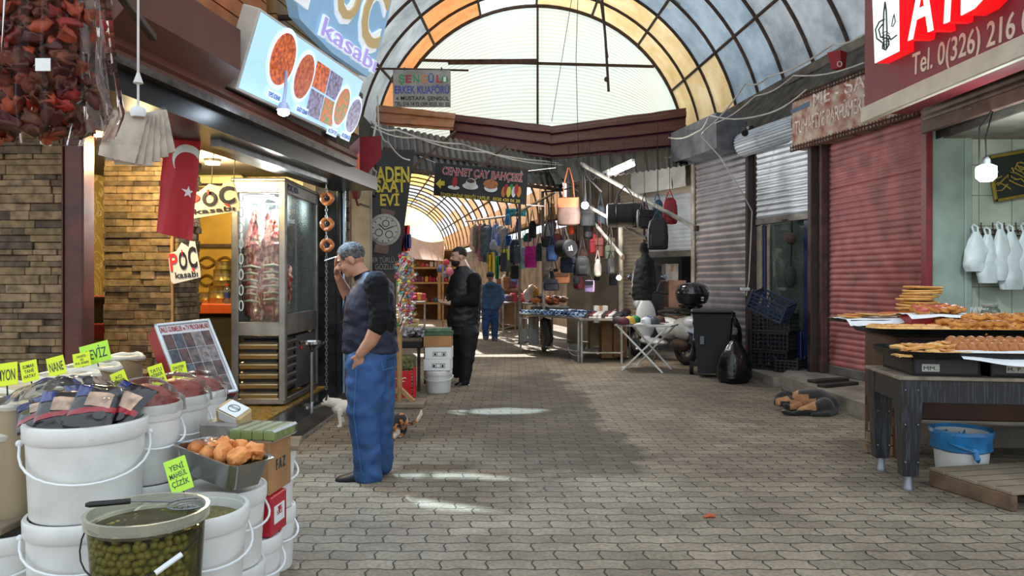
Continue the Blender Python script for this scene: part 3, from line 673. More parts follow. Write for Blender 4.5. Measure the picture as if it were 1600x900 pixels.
# ---- rusty sign
Mr = frame(W(1237, 235, 10.4), (4.5-W(1237, 235, 10.4).x, 8.1-10.4, 0), (0, 0, 1))
m_rust = mat('rusted_white_paint', 'b9aa98', .8, .1, var=.2, scale=7, col2='8f4d3a', bump=.4)
t = thing('rusty_sign', 'rusted metal box sign with peeling lettering over the red shutter', 'sign', Mr.translation)
s = MB(); s.box((1.18, .36, -.26), (2.36, .72, .52), Mr, .012); obj('sign_box', s, m_rust, t)
s = MB(); fr = random.Random(4)
for yy, sg in ((.0, 1), (.72, -1)):
    s.tube([Mr @ V((0, yy+.035*sg, .012)), Mr @ V((2.36, yy+.035*sg, .012))], .01, 5); s.tube([Mr @ V((0, yy-.02*sg, .012)), Mr @ V((2.36, yy-.02*sg, .012))], .012, 5)
    for q in range(40): s.tube([Mr @ V((q*.06, yy-.03*sg, .014)), Mr @ V((q*.06+fr.uniform(-.015, .015), yy+.06*sg, .014))], .007, 4)
obj('wire_edging', s, mat('rust_wire', '4a2418', .9, var=.4), t)
m_fade = mat('faded_lettering', 'd9d2c8', .8, var=.3, scale=20, col2='b08474')
s = MB(); put(s, Mr, 'ME - ŞA', (1271, 167), (1352, 136), (1271, 144), .003, .01); put(s, Mr, 'TUHAFİYE PARFÜMERİ', (1243, 211), (1352, 173), (1243, 189), .003, .01); obj('lettering', s, m_fade, t)
s = MB(); poly_on(s, Mr, [(1236, 172), (1265, 158), (1265, 166), (1236, 178)], .005, .001); obj('blue_patch', s, mat('faded_blue_paint', '5a6a80', .8), t)
t = thing('fire_alarm_box', 'small red box hanging upside down above the rusty sign', 'alarm', W(1310, 105, 9.6))
s = MB(); s.loft([(W(1310, 108, 9.6), .09, .07, (1, 0, 0), (0, 1, 0)), (W(1308, 82, 9.6), .13, .1, (1, 0, 0), (0, 1, 0))], 4); obj('housing', s, mat('alarm_red', 'a01c22', .5), t)
s = MB(); s.tube([W(1312, 100, 9.5)+V((.03*math.cos(g/8*PI*2), 0, .035*math.sin(g/8*PI*2))) for g in range(8)], .006, 5, True); obj('ring_mark', s, m_white, t)

# ---- bag stall shop front: slanted wall with half shutter
A_, B_ = V((1.25, 16.85, 0)), V((3.52, 13.75, 0)); Mb = frame(A_, B_-A_, (0, 0, 1)); BL_ = (B_-A_).length
x1 = hit(Mb, 1008, 400).x; x0 = hit(Mb, 968, 400).x; zt = hit(Mb, 1040, 402).y
s = MB(); s.box((x0/2, 1.9, -.06), (x0, 3.8, .1), Mb, 0); s.box(((x0+x1)/2, 3.5, -.06), (x1-x0, .7, .1), Mb, 0); s.box(((x1+BL_)/2, 3.4, -.06), (BL_-x1, .9, .1), Mb, 0); struct('wall_stall', s, mat('stall_wall', '958a78', .8, var=.3, scale=2, dirt=.3))
pA = Mb @ V((x1, 0, 0)); pB = Mb @ V((BL_-.06, 0, 0)); p0 = Mb @ V((x0, 0, 0)); p1 = Mb @ V((x1-.02, 0, 0))
roller('roller_shutter', 'half raised corrugated shutter behind the red bag, boxes underneath it', pA, pB, zt, 3.1, m_pale_sh, .12, .08)
roller('roller_shutter', 'closed beige roller shutter behind the hanging black coat', p0, p1, .05, 3.2, m_beige_sh, .1, .075)
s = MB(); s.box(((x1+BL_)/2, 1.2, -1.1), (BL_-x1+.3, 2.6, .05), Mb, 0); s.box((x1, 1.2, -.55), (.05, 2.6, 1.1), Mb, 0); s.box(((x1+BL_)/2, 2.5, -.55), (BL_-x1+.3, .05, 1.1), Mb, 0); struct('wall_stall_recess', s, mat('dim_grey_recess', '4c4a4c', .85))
s = MB(); a = hit(Mb, 1062, 300); q = [hit(Mb, 998, 306), hit(Mb, 1062, 296), hit(Mb, 1060, 246), hit(Mb, 998, 264)]
def shfn(u, v): p = (q[0]*(1-u)+q[1]*u)*(1-v)+(q[3]*(1-u)+q[2]*u)*v; return (p.x, p.y, .22+.03*nz((u*4, v*3, 2)))
s.sheet(16, 10, shfn, .003, Mb); t = thing('hung_sheet', 'white plastic sheet hung over the half raised shutter', 'sheet', Mb @ V((q[0].x, q[0].y, .2)))
m_shw = mat('milky_sheet', 'b9b8b4', .4, var=.15, scale=3); obj('main_sheet', s, m_shw, t)
q = [hit(Mb, 1063, 296), hit(Mb, 1084, 292), hit(Mb, 1082, 250), hit(Mb, 1060, 246)]; s = MB(); s.sheet(8, 8, shfn, .003, Mb); obj('side_flap', s, mat('milky_flap', 'a5a4a0', .45, var=.15, scale=3), t)

# ---- bakery table
TZ = .77; Mt = T(2.59, 4.9, 0, rz=R(-8))
m_tbl = mat('black_ribbed_laminate', '17181c', .35, var=.2); m_edge = mat('worn_wood_edge', '8a7c6c', .7, var=.3, scale=12)
def ribs_mat():
    m = mat('striped_veneer', '16171b', .4, var=0); nt = m.node_tree; N = nt.nodes; L = nt.links; b = N['Principled BSDF']; tc = N.new('ShaderNodeTexCoord'); mp = N.new('ShaderNodeMapping'); mp.inputs['Scale'].default_value = (90, 90, 5)
    n = N.new('ShaderNodeTexNoise'); n.inputs['Scale'].default_value = 1; n.inputs['Detail'].default_value = 3; L.new(tc.outputs['Object'], mp.inputs[0]); L.new(mp.outputs[0], n.inputs[0]); r = N.new('ShaderNodeValToRGB')
    r.color_ramp.elements[0].position = .5; r.color_ramp.elements[1].position = .62; r.color_ramp.elements[0].color = lin('121318'); r.color_ramp.elements[1].color = lin('33373d'); L.new(n.outputs[0], r.inputs[0]); L.new(r.outputs[0], b.inputs['Base Color']); return m
m_ribs = ribs_mat()
t = thing('bakery_table', 'black veneered table with thick legs carrying the trays of bread', 'table', (2.59, 4.9, 0), R(-8))
s = MB(); s.box((.85, .32, TZ-.012), (1.74, .68, .024), b=.004); obj('tabletop', s, m_edge, t, False)
s = MB(); s.box((.85, .015, TZ-.1), (1.6, .03, .15), b=.003); s.box((.015, .32, TZ-.1), (.03, .5, .15), b=.003); obj('apron', s, m_ribs, t, False)
for lx, ly in ((.065, .06), (.065, .58), (1.64, .06), (1.64, .58)):
    s = MB(); s.loft([((lx, ly, z), r, r, (.707, .707, 0), (-.707, .707, 0)) for z, r in ((.1, .068), (.62, .095), (TZ-.025, .097))], 4); o = obj('leg', s, m_ribs, t, False)
    s = MB(); s.lathe([(.036, 0), (.036, .02), (.03, .03), (.03, .11)], 14, (lx, ly, 0)); obj('foot_cap', s, m_steel, o, False)
    s = MB()
    for z in (.2, .45, .68): s.ell((lx-.04, ly-.066, z), .006, nu=6, nv=4); s.ell((lx+.04, ly-.066, z), .006, nu=6, nv=4)
    obj('screws', s, m_steel, o, False)
t = thing('bakery_counter', 'dark brown wooden counter behind the black bakery table', 'counter', (4.22, 6.02, 0), R(-8))
m_ctr = mat('brown_counter', '54301f', .55, var=.3, scale=4, dirt=.2)
s = MB(); s.box((-.1, .0, .64), (2.1, .72, .66), b=.01); s.box((-1.11, -.32, .2), (.08, .08, .4)); s.box((-1.11, .32, .2), (.08, .08, .4)); s.box((.9, -.32, .2), (.08, .08, .4)); s.box((.9, .32, .2), (.08, .08, .4)); obj('body', s, m_ctr, t, False)
s = MB(); s.box((-.1, 0, .985), (2.2, .8, .03)); obj('counter_top', s, m_dark, t, False)
s = MB(); s.box((-.1, -.37, .8), (2.0, .02, .28)); obj('front_panel', s, mat('dark_front_panel', '332019', .5, var=.3), t, False)
for k in range(3):
    z0 = .0+.085*k
    for j in range(2):
        o = obj('brick', MB().box((0, 0, 0), (.2, .09, .08), b=.008), mat('dusty_brick', '8a7256', .9, var=.3, dirt=.3), world=False) if (k, j) == (0, 0) else None
        if o: b0 = o; ROOTM[o.name] = Matrix()
        else: o = dup(b0, (0, 0, 0))
        o.location = (3.0+.02*k-.01*j, 5.92+.1*j, .042+z0); o.rotation_euler = (0, 0, R(-10+6*k)); o.name = 'brick'
        tag(o, 'dusty brick in the little stack propping the counter behind the black table', 'brick', 'bricks under the counter')
# black crates on the table
m_crate = mat('black_crate', '16171a', .45, var=.2); m_lime = mat('lime_lining', '9ab32a', .5); m_lab = mat('paper_label', 'bfc0b4', .6, var=.1); m_ink = mat('ink', '15151a', .6, var=0)
for k, (cx, lab) in enumerate(((.3, 'black plastic crate with small label at table corner, under the lower bread tray'), (.78, 'black plastic crate in the middle of three under the lower bread tray'), (1.26, 'black plastic crate with a white M P label under the paper-lined tray'))):
    t = thing('bread_crate', lab, 'crate', Mt @ V((cx, .32, TZ)), R(-8), 'crates under the bread tray')
    s = MB(); w_, d_, h_ = .42, .56, .115
    for sx in (-1, 1): s.box((sx*(w_/2-.01), 0, h_/2), (.02, d_, h_)); s.box((0, sx*(d_/2-.01), h_/2), (w_, .02, h_))
    s.box((0, 0, .01), (w_, d_, .02)); obj('body', s, m_crate, t, False)
    s = MB(); s.box((0, 0, .085), (w_-.045, d_-.045, .02)); obj('lining', s, m_lime, t, False)
    s = MB(); s.box((-.06 if k else -.1, -d_/2-.002, .055), (.11, .004, .05)); o = obj('label_card', s, m_lab, t, False)
    s = MB(); s.text('M.. P..' if k else 'MM..', T(-.105 if k else -.145, -d_/2-.005, .04, rx=PI/2), .09, .026, .001); obj('lettering', s, m_ink, o, False)
# trays
def rrect(w_, d_, r, n=6):
    o = []
    for cx, cy, a in ((w_/2-r, d_/2-r, 0), (-w_/2+r, d_/2-r, 90), (-w_/2+r, -d_/2+r, 180), (w_/2-r, -d_/2+r, 270)):
        for k in range(n+1): g = R(a+90*k/n); o.append((cx+r*math.cos(g), cy+r*math.sin(g)))
    return o
def tray(mb, w_, d_, r, h_, fl=.03):
    a = rrect(w_, d_, r); b = rrect(w_+2*fl, d_+2*fl, r+fl); c = rrect(w_-.01, d_-.01, r); d = rrect(w_+2*fl-.02, d_+2*fl-.02, r+fl); n = len(a)
    vs = [(x, y, 0) for x, y in a]+[(x, y, h_) for x, y in b]+[(x, y, h_) for x, y in d]+[(x, y, .008) for x, y in c]; fs = [tuple(range(n))[::-1], tuple(range(3*n, 4*n))]
    for q in range(3): fs += [(q*n+i, q*n+(i+1) % n, (q+1)*n+(i+1) % n, (q+1)*n+i) for i in range(n)]
    return mb.add(vs, fs)
m_tray = mat('black_baking_tray', '131416', .35, .3, var=.3, scale=8)
LZ = TZ+.118
t = thing('baking_tray', 'lower black baking tray with white paper hanging over its rim', 'tray', Mt @ V((.84, .27, LZ)), R(-8), 'black trays of bread')
s = MB(); tray(s, 1.7, .66, .2, .05); obj('tray_body', s, m_tray, t, False)
def paper(mb, x0, x1, y0, y1, z, drop=.1, seed=1):
    def fn(u, v):
        x = x0+(x1-x0)*u; y = y0+(y1-y0)*v; e = max(0, .12-v)*8
        return (x, y-.02*e, z+.008*nz((u*5, v*5, seed))-drop*e*(.3+.7*abs(math.sin(u*2.2+seed)))**1.0)
    return mb.sheet(20, 14, fn, .0015)
m_paper = mat('white_paper', 'dfe3e4', .7, var=.04)
s = MB(); paper(s, -.50, .5, -.36, .28, .056, .10, 0.2); obj('paper_sheet', s, m_paper, t, False)
UZ = 1.0
t2 = thing('baking_tray', 'upper black baking tray heaped with golden rolls', 'tray', (3.75, 5.78, UZ), R(-8), 'black trays of bread')
s = MB(); tray(s, 1.9, .6, .16, .04); obj('tray_body', s, m_tray, t2, False)
t3 = thing('paper_tray', 'paper-lined tray of red-brown flatbreads in front of the red shutter', 'tray', (3.12, 6.28, 1.07), R(4))
s = MB(); s.box((0, 0, 0), (.66, .34, .025)); obj('tray_body', s, m_dark, t3, False); s = MB(); paper(s, -.36, .34, -.2, .16, .022, .06, 1.3); obj('paper_sheet', s, m_paper, t3, False)
s = MB(); s.box((0, .05, -.04), (.1, .1, .06)); obj('prop', s, m_dark, t3, False)
t4 = thing('red_bread_box', 'low red box topped with a tray of red-glazed buns', 'box', (3.47, 6.06, UZ+.01), R(-6))
s = MB(); s.loft([((0, 0, z), a, b, (1, 0, 0), (0, 1, 0)) for z, a, b in ((.0, .26, .17), (.1, .3, .2))], 4, T(rz=PI/4)); s = MB(); s.box((0, 0, .055), (.46, .3, .11), b=.012); obj('box_body', s, mat('bright_red_plastic', 'a81a20', .4, var=.1), t4, False)
s = MB(); s.box((.08, -.152, .045), (.1, .004, .04), b=.003); o = obj('label', s, m_lab, t4, False)
s = MB(); s.box((.08, -.1535, .045), (.094, .004, .034), b=.003); obj('label_field', s, mat('label_red', '8c1418', .5, var=0), o, False)
s = MB(); s.text('MEYVE', T(.04, -.156, .036, rx=PI/2), .08, .018, .001, .01); obj('lettering', s, m_paper, o, False)
s = MB(); paper(s, -.26, .28, -.2, .16, .125, .04, 2.2); obj('paper_sheet', s, m_paper, t4, False)
# breads
m_crust = mat('bread_crust', 'c98a3c', .6, var=.3, scale=16, col2='a8642a', bump=.3); m_pale = mat('pale_crust', 'dcb06a', .65, var=.25, scale=14, col2='c08a45', bump=.3); m_bun = mat('brown_bun', 'aa6a2c', .45, var=.35, scale=18, col2='7e4618', bump=.2); m_crumb = mat('bun_side', 'e0c088', .7, var=.15); m_lah = mat('spiced_mince', '9c3f1e', .6, var=.5, scale=40, col2='c87a3a', bump=.6); m_glaze = mat('red_glaze', '8e2a22', .4, var=.4, scale=30, col2='c0603a')
def ring(d, r): s = MB(); s.tube([(d*math.cos(g*PI/10), d*math.sin(g*PI/10)*.92, .02+.006*math.sin(g*1.9)) for g in range(20)], [r*(1+.12*math.sin(g*2.3)) for g in range(20)], 9, True); return s
def first(name, mbs, label, cat, group):
    """a little thing: first mesh is the body, the rest its parts; origin at its base"""
    o = obj(name, mbs[0][0], mbs[0][1], world=False, label=label, cat=cat, group=group); ROOTM[o.name] = Matrix()
    for nm, mb, m in mbs[1:]: obj(nm, mb, m, o, False)
    return o
rb = random.Random(21)
ftop = MB().lathe([(.0, 0), (.145, 0), (.155, .012), (.15, .022), (.1, .02), (0, .018)], 28, wob=.08)
fb = first('flatbread', [(ftop, m_pale), ('crust_marks', MB().lathe([(.08, .021), (.12, .0225), (.0, .0235)][::-1], 20, wob=.2), m_crust)], '', 'flatbread', 'stacked flatbreads')
for k in range(10):
    o = fb if k == 0 else dup(fb, (0, 0, 0))
    o.location = (3.55+rb.uniform(-.02, .02)+(.02 if k > 5 else -.015), 6.42+rb.uniform(-.01, .01), 1.10+.026*k+.004); o.rotation_euler = (R(rb.uniform(-2, 2)), R(rb.uniform(-2, 2)), rb.random()*6)
    o['label'] = 'round golden flatbread in the tall stack beside the teal door'
s = MB(); s.box((3.55, 6.42, 1.05), (.2, .2, .1)); single('bread_stand', s, m_dark, 'dark block under the tall stack of flatbreads', 'stand')
dome = lambda r, h: MB().lathe([(0, 0), (r*.9, 0), (r, h*.35), (r*.92, h*.7), (r*.6, h*.95), (0, h)], 18, wob=.12)
bun = first('bread_roll', [(dome(.075, .045), m_pale), ('browned_top', MB().lathe([(.05, .0405), (.035, .0455), (0, .047)], 14, wob=.3), m_crust)], 'flat pale roll along the front of the upper black tray', 'bread roll', 'pale rolls on the upper tray')
for k in range(6):
    for j in range(2):
        o = bun if k+j == 0 else dup(bun, (0, 0, 0)); o.matrix_world = Matrix(); p = T(3.75, 5.78, 0, rz=R(-8)) @ V((-.86+.108*k, -.2+.15*j, 0)); o.location = (p.x, p.y, UZ+.012+.008*j); o.rotation_euler = (0, 0, rb.random()*6)
rg = first('bread_ring', [(ring(.055, .024), m_crust), ('seed_topping', MB().tube([(.055*math.cos(g*PI/8), .051*math.sin(g*PI/8), .040) for g in range(16)], .009, 6, True), m_bun)], 'twisted golden ring roll heaped on the upper black tray', 'ring roll', 'ring rolls on the upper tray')
n_ = 0
for lay, (nx_, ny_) in enumerate(((9, 4), (8, 3), (5, 2))):
    for i in range(nx_):
        for j in range(ny_):
            o = rg if n_ == 0 else dup(rg, (0, 0, 0)); n_ += 1
            p = T(3.75, 5.78, 0, rz=R(-8)) @ V((-.36+.095*i+.04*lay+rb.uniform(-.02, .02)+(.14 if lay == 2 else 0), -.22+.12*j+.05*lay+rb.uniform(-.015, .015), 0))
            o.location = (p.x, p.y, UZ+.012+.042*lay); o.rotation_euler = (R(rb.uniform(-16, 16)), R(rb.uniform(-16, 16)), rb.random()*6)
hb = first('sweet_bun', [(MB().lathe([(0, 0), (.05, 0), (.062, .014), (.06, .026), (0, .03)], 16), m_crumb), ('glazed_top', MB().lathe([(.061, .02), (.06, .034), (.045, .05), (.0, .056)], 16, wob=.1), m_bun)], 'brown-topped bun standing on edge in rows on the lower tray', 'bun', 'brown buns on the lower tray')
n_ = 0
for j in range(3):
    for i in range(9):
        o = hb if n_ == 0 else dup(hb, (0, 0, 0)); n_ += 1; p = Mt @ V((.40+.062*i+.02*j, .06+.12*j, 0)); o.scale = (.66,)*3; o.location = (p.x, p.y, LZ+.062+.014*j); o.rotation_euler = (R(58+rb.uniform(-8, 8)), R(rb.uniform(-18, 18)), R(-30+rb.uniform(-20, 20)))
fl = first('cheese_bread', [(MB().sheet(20, 12, lambda u, v: (-.16+.32*u*(1-.15*v), -.09+.18*v, .014+.012*nz((u*6, v*4, 3))+.012*math.sin(PI*u)), .016), m_pale), ('filling', MB().sheet(14, 8, lambda u, v: (-.11+.22*u, -.05+.1*v, .028+.012*nz((u*6, v*4, 5))), .006), m_crust)], '', 'flatbread', 'flat breads on the lower tray')
for k in range(4):
    o = fl if k == 0 else dup(fl, (0, 0, 0)); p = Mt @ V((.14+.2*(k % 2)+.03*k, .06+.17*(k//2), 0)); o.location = (p.x, p.y, LZ+.012+.018*k); o.rotation_euler = (R(3), 0, R(-10+9*k)); o['label'] = 'thin pale flat bread overlapping others at the lower tray end'
lh = first('spiced_flatbread', [(MB().lathe([(0, 0), (.09, 0), (.098, .008), (.09, .012), (0, .012)], 20, wob=.1), m_pale), ('topping', MB().lathe([(.088, .0125), (.06, .016), (0, .017)], 18, wob=.15), m_lah)], 'thin round flatbread with red spiced topping on the paper-lined tray', 'flatbread', 'spiced flatbreads')
for k in range(8):
    o = lh if k == 0 else dup(lh, (0, 0, 0)); o.location = (2.86+.075*k, 6.24+.05*(k % 2), 1.10+.007*(k % 3)+.002*k); o.rotation_euler = (R(3), R(4-2*(k % 3)), k)
gz = first('glazed_bun', [(dome(.06, .045), m_crust), ('glaze', MB().lathe([(.058, .03), (.045, .043), (0, .0475)], 16, wob=.2), m_glaze)], 'red-glazed bun piled on the low red box', 'bun', 'glazed buns on the red box')
n_ = 0
for j in range(2):
    for i in range(5):
        o = gz if n_ == 0 else dup(gz, (0, 0, 0)); n_ += 1; o.location = (3.34+.075*i, 5.99+.09*j, UZ+.145+.012*(j+i % 2)); o.rotation_euler = (R(18), R(rb.uniform(-15, 15)), i)
# jar, forks, hook rail with bags, frame, bulb
t = thing('glass_jar', 'squat clear glass jar behind the heaped ring rolls', 'jar', W(1546, 502, 6.5))
s = MB(); s.lathe([(.0, 0), (.075, 0), (.082, .02), (.082, .1), (.06, .125), (.062, .14)], 22); obj('jar_body', s, film('jar_glass', 'c6d2cc', .3, .05, .35), t, False)
s = MB(); s.lathe([(.066, .13), (.066, .15), (.0, .152)], 20); obj('lid', s, mat('grey_lid', '9a9a92', .5), t, False)
for k in range(6):
    s = MB(); a = W(1517+3*k, 503, 6.45); s.tube([a, a+V((.012*math.sin(k*2), 0, .09)), a+V((.03*math.sin(k*2), 0, .13))], [.004, .005, .009], 6, flat=.4); single('plastic_fork', s, m_white, 'white plastic fork standing beside the glass jar', 'fork', 'plastic forks by the jar')
s = MB(); s.lathe([(.0, 0), (.05, 0), (.06, .05), (.055, .05), (.045, .01), (0, .01)], 16, W(1524, 505, 6.45)); single('fork_cup', s, m_white, 'small white cup holding plastic forks beside the jar', 'cup')
t = thing('hook_rail', 'black wire hook rail on the pale tiled wall', 'hook rail', W(1528, 362, 8.03))
s = MB(); a, b = W(1528, 358, 8.02), W(1610, 362, 8.02); s.tube([a, b], .008, 6); s.tube([a+V((0, 0, -.05)), b+V((0, 0, -.05))], .008, 6); obj('rail', s, m_iron, t)
for k in range(5):
    p = W(1533+18*k, 352, 8.02); s = MB(); s.tube([p+V((0, 0, .03)), p, p+V((-.01, -.03, -.07)), p+V((-.02, -.07, -.09)), p+V((-.03, -.08, -.05))], .007, 6); obj('hook', s, m_iron, t)
m_bagw = mat('white_carrier', 'cfdbe0', .45, var=.08, scale=6, bump=.3, bscale=14)
def carrier(mb, c, w_, h_, d_, seed):
    c = V(c)
    def fn(u, v):
        g = 2*PI*u; pinch = .25+.75*min(1, (1-v)*2.2) if v > .55 else 1; pinch *= .75+.25*min(1, v*6)
        q = 1+.26*nz((math.cos(g)*1.5, math.sin(g)*1.5, v*3+seed))+.16*nz((math.cos(g)*5, math.sin(g)*5, v*5+seed)); return c+V((w_/2*pinch*q*math.cos(g), d_/2*pinch*q*math.sin(g), -h_+h_*v))
    return mb.sheet(24, 16, fn)
for k, (x, y, w_, h_) in enumerate(((1525, 362, 36, 62), (1544, 366, 40, 76), (1563, 358, 34, 80), (1580, 362, 40, 90), (1602, 360, 34, 86))):
    t = thing('carrier_bag', 'white plastic carrier bag, %s on the hook rail' % ('first', 'second', 'third', 'fourth', 'last')[k], 'bag', W(x, y, 7.9), group='carrier bags on the hook rail')
    s = MB(); carrier(s, W(x, y, 7.9), w_*.0069, h_*.0069, .14, k*3.1); obj('bag_body', s, m_bagw, t)
    s = MB(); p = W(x, y, 7.9); s.tube([p+V((-.02, 0, -.02)), p+V((-.03, .02, .05)), p+V((0, .04, .08)), p+V((.03, .02, .05)), p+V((.02, 0, -.02))], .012, 6); obj('handle', s, m_bagw, t)
t = thing('picture_frame', 'gold-edged black calligraphy picture hanging tilted on the tiles', 'picture', W(1590, 280, 7.98))
Mf = T(*W(1553, 316, 7.98), rx=PI/2, rz=0) @ T(rz=R(10)); s = MB(); fw, fh = .62, .5
for a in ((fw/2, .015, fw, .03), (fw/2, fh-.015, fw, .03), (.015, fh/2, .03, fh), (fw-.015, fh/2, .03, fh)): s.box((a[0], a[1], .015), (a[2], a[3], .035), Mf)
obj('gilt_frame', s, mat('gilt', '8f7a26', .4, .4), t)
s = MB(); s.box((fw/2, fh/2, 0), (fw-.03, fh-.03, .01), Mf); obj('black_ground', s, mat('black_felt', '16201a', .6), t)
s = MB(); fr = random.Random(5)
for k in range(9):
    x, y = fr.uniform(.1, fw-.15), fr.uniform(.1, fh-.15); s.tube([Mf @ V((x+.09*math.sin(q*.9+k), y+.05*math.cos(q*1.3+k*2), .014)) for q in range(7)], .008, 5)
obj('gold_script', s, mat('gold_ink', 'a08a3a', .5, .3), t)
t = thing('hanging_bulb', 'lit white bulb hanging on a black cord before the tiled wall', 'lamp', W(1541, 285, 6.9))
p = W(1541, 270, 6.9); s = MB(); s.lathe([(0, -.085), (.05, -.08), (.085, -.045), (.088, 0), (.085, .055), (.05, .075), (.03, .08)], 20, p); obj('bulb', s, glow('bulb_glow', 'f2fffb', 8), t)
s = MB(); s.lathe([(.035, .075), (.035, .12), (.02, .15), (.012, .155)], 14, p); obj('bulb_holder', s, m_steel, t)
s = MB(); s.tube([p+V((0, 0, .15)), W(1540, 215, 6.9), V((4.53, 6.92, 3.04)), W(1530, 200, 6.92), W(1530, 250, 6.92)], .008, 6); obj('cord', s, m_crate, t)
def lamp(name, loc, e, col=(1, 1, 1), r=.08):
    l = bpy.data.lights.new(name, 'POINT'); l.energy = e; l.color = col; l.shadow_soft_size = r; o = bpy.data.objects.new(name, l); COL.objects.link(o); o.location = loc; return o
lamp('bulb_light', p+V((0, -.16, -.02)), 28, (.88, 1, .97))
# bin bucket with blue liner, pallet
t = thing('waste_bucket', 'white bucket with a blue bin liner under the black table', 'bucket', G(1502, 738))
s = MB(); s.lathe([(0, 0), (.165, 0), (.19, .3), (.18, .3), (.158, .012), (0, .012)], 28); obj('bucket_body', s, m_white, t, False)
s = MB(); s.lathe([(.182, .17), (.2, .185), (.196, .25), (.212, .3), (.206, .325), (.185, .3), (.16, .15), (.1, .08), (0, .07)], 36, wob=.07); obj('bin_liner', s, mat('blue_liner', '2f84c0', .3, var=.25, scale=9, bump=.4, bscale=25), t, False)
s = MB(); s.ell((-.03, -.2, .2), (.03, .025, .025), lump=.4); s.tube([(-.03, -.205, .2), (-.02, -.22, .15), (.0, -.2, .12)], [.018, .022, .008], 7); s.tube([(-.03, -.205, .2), (-.1, -.2, .22), (-.16, -.13, .24)], [.015, .012, .01], 6); o = obj('knot', s, MC['blue_liner'], t, False)
t = thing('wooden_pallet', 'weathered wooden platform lying on the pavers near the bucket', 'pallet', G(1453, 760))
m_ply = mat('weathered_boards_pale', '8a7a64', .85, var=.3, scale=4, dirt=.35, bump=.3)
a, b = G(1455, 758), G(1586, 800); s = MB(); s.beam(a+V((0, 0, .05)), b+V((0, 0, .05)), .05, .1); obj('rail', s, mat('brown_timber', '6e5642', .85, var=.35, scale=6, dirt=.4, bump=.3), t)
nd = V((1, .20, 0)).normalized(); s = MB()
for k in range(5): o_ = (b-a)*((k+.5)/5); s.beam(a+o_+V((0, 0, .112))-nd*.02, a+o_+nd*1.1+V((0, 0, .112)), .135, .02)
obj('boards', s, m_ply, t); s = MB(); s.beam(a+nd*.95+V((0, 0, .05)), b+nd*.95+V((0, 0, .05)), .05, .1); obj('rail', s, MC['brown_timber'], t)
s = MB(); s.tube([G(1100, 810)+V((0, 0, .008)), G(1109, 808)+V((0, 0, .012)), G(1118, 809)+V((0, 0, .008))], [.006, .014, .008], 7); single('sweet_wrapper', s, mat('orange_wrapper', 'b8502a', .5), 'tiny orange wrapper lying on the pavers', 'wrapper')
# ================================================================ LEFT FOREGROUND
m_hand = mat('handle_plastic', 'dfe3e4', .35, var=.03); m_wire = mat('black_wire', '1c1a18', .5, .4, var=0)
def bucket_meshes(r, h, band=.055, taper=.86, lid=False, hang=.13, face=-90, hr=.005):
    b = MB().lathe([(0, 0), (r*taper, 0), (r*taper+.004, .01), (r*.975, h-band-.012), (r*.975, h-.02)] + ([(r*.97, h-.005), (0, h-.005)] if lid else [(r*.93, h-.02), (r*taper*.96, .012), (0, .012)]), 36)
    k = MB().lathe([(r*.985, h-band-.01), (r*1.005, h-band-.012), (r*1.03, h-band), (r*1.035, h-.008), (r*1.01, h), (r*.95, h), (r*.95, h-.015), (r*.96, h-.03)], 36, caps=False)
    c = MB(); pts = []
    for q in range(17):
        t = q/16; g = R(face-92+184*t); rr = r*1.05+.012*math.sin(PI*t); pts.append((rr*math.cos(g), rr*math.sin(g), h-band-.02-hang*math.sin(PI*t)**.7))
    c.tube(pts, hr, 7); c.ell(pts[0], .014, nu=8, nv=6); c.ell(pts[-1], .014, nu=8, nv=6)
    return b, k, c
def bucket(loc, r, h, label, m=None, rz=0.0, lid=False, group='white plastic buckets of the grocer', hang=.13, face=-90, taper=.86):
    t = thing('plastic_bucket', label, 'bucket', loc, rz, group); b, k, c = bucket_meshes(r, h, lid=lid, hang=hang, face=face, taper=taper)
    obj('bucket_body', b, m or m_white, t, False); obj('rim_band', k, m or m_white, t, False); obj('bail_handle', c, m_hand, t, False); return t
def at(x, d, z): return V(((x-800)/F*d, d, z))
# the stack at the front left
bucket(at(136, 2.9, 0), .21, .50, 'large white bucket carrying the bucket of dark packets, front left', taper=.9, face=-60, hang=.1)
bucket(at(136, 2.9, .5), .212, .36, 'large white bucket topped with dark shiny packets', taper=.9, face=-60)
# buckets of pepper paste
for (x, d, r, z, lab) in ((226, 3.15, .145, .885, 'the acı biber price card'), (273, 3.6, .155, .85, 'the tatlı biber price card'), (308, 4.1, .15, .80, 'the photo board, rearmost of the row')):
    bucket(at(x, d, 0), r*1.02, z-.33, 'white bucket supporting the red paste bucket by '+lab, hang=.08, face=-50)
    bucket(at(x, d, z-.33), r, .33, 'white bucket heaped with film-covered red paste by '+lab, hang=.1, face=-40)
bucket(at(300, 2.78, 0), .2, .22, 'white bucket under the bucket of tiny green capers', lid=True, hang=.05)
bucket(at(300, 2.78, .22), .2, .33, 'white bucket of tiny green capers behind the olive tub', face=-45, hang=.1)
bucket(at(350, 3.15, 0), .165, .2, 'white bucket beneath the one holding up the steel pan', lid=True, hang=.05)
bucket(at(350, 3.15, .2), .17, .33, 'white bucket the steel pan of orange lumps rests on', lid=True, face=-40, hang=.08)
bucket(at(394, 3.34, 0), .13, .26, 'white lidded bucket under the small red box', lid=True, hang=.08, face=-45)
bucket(at(420, 3.62, 0), .125, .30, 'bottom white bucket of the end stack by the open pavers', lid=True, hang=.07, face=-40)
bucket(at(420, 3.62, .30), .125, .29, 'upper white bucket of the end stack by the open pavers', lid=True, hang=.07, face=-40)
m_grey = mat('grey_tub', '8b8a84', .5, var=.2, dirt=.2)
bucket(at(12, 2.95, 0), .17, .42, 'grey-white bucket under the board at the left picture edge', hang=.08, taper=.9)
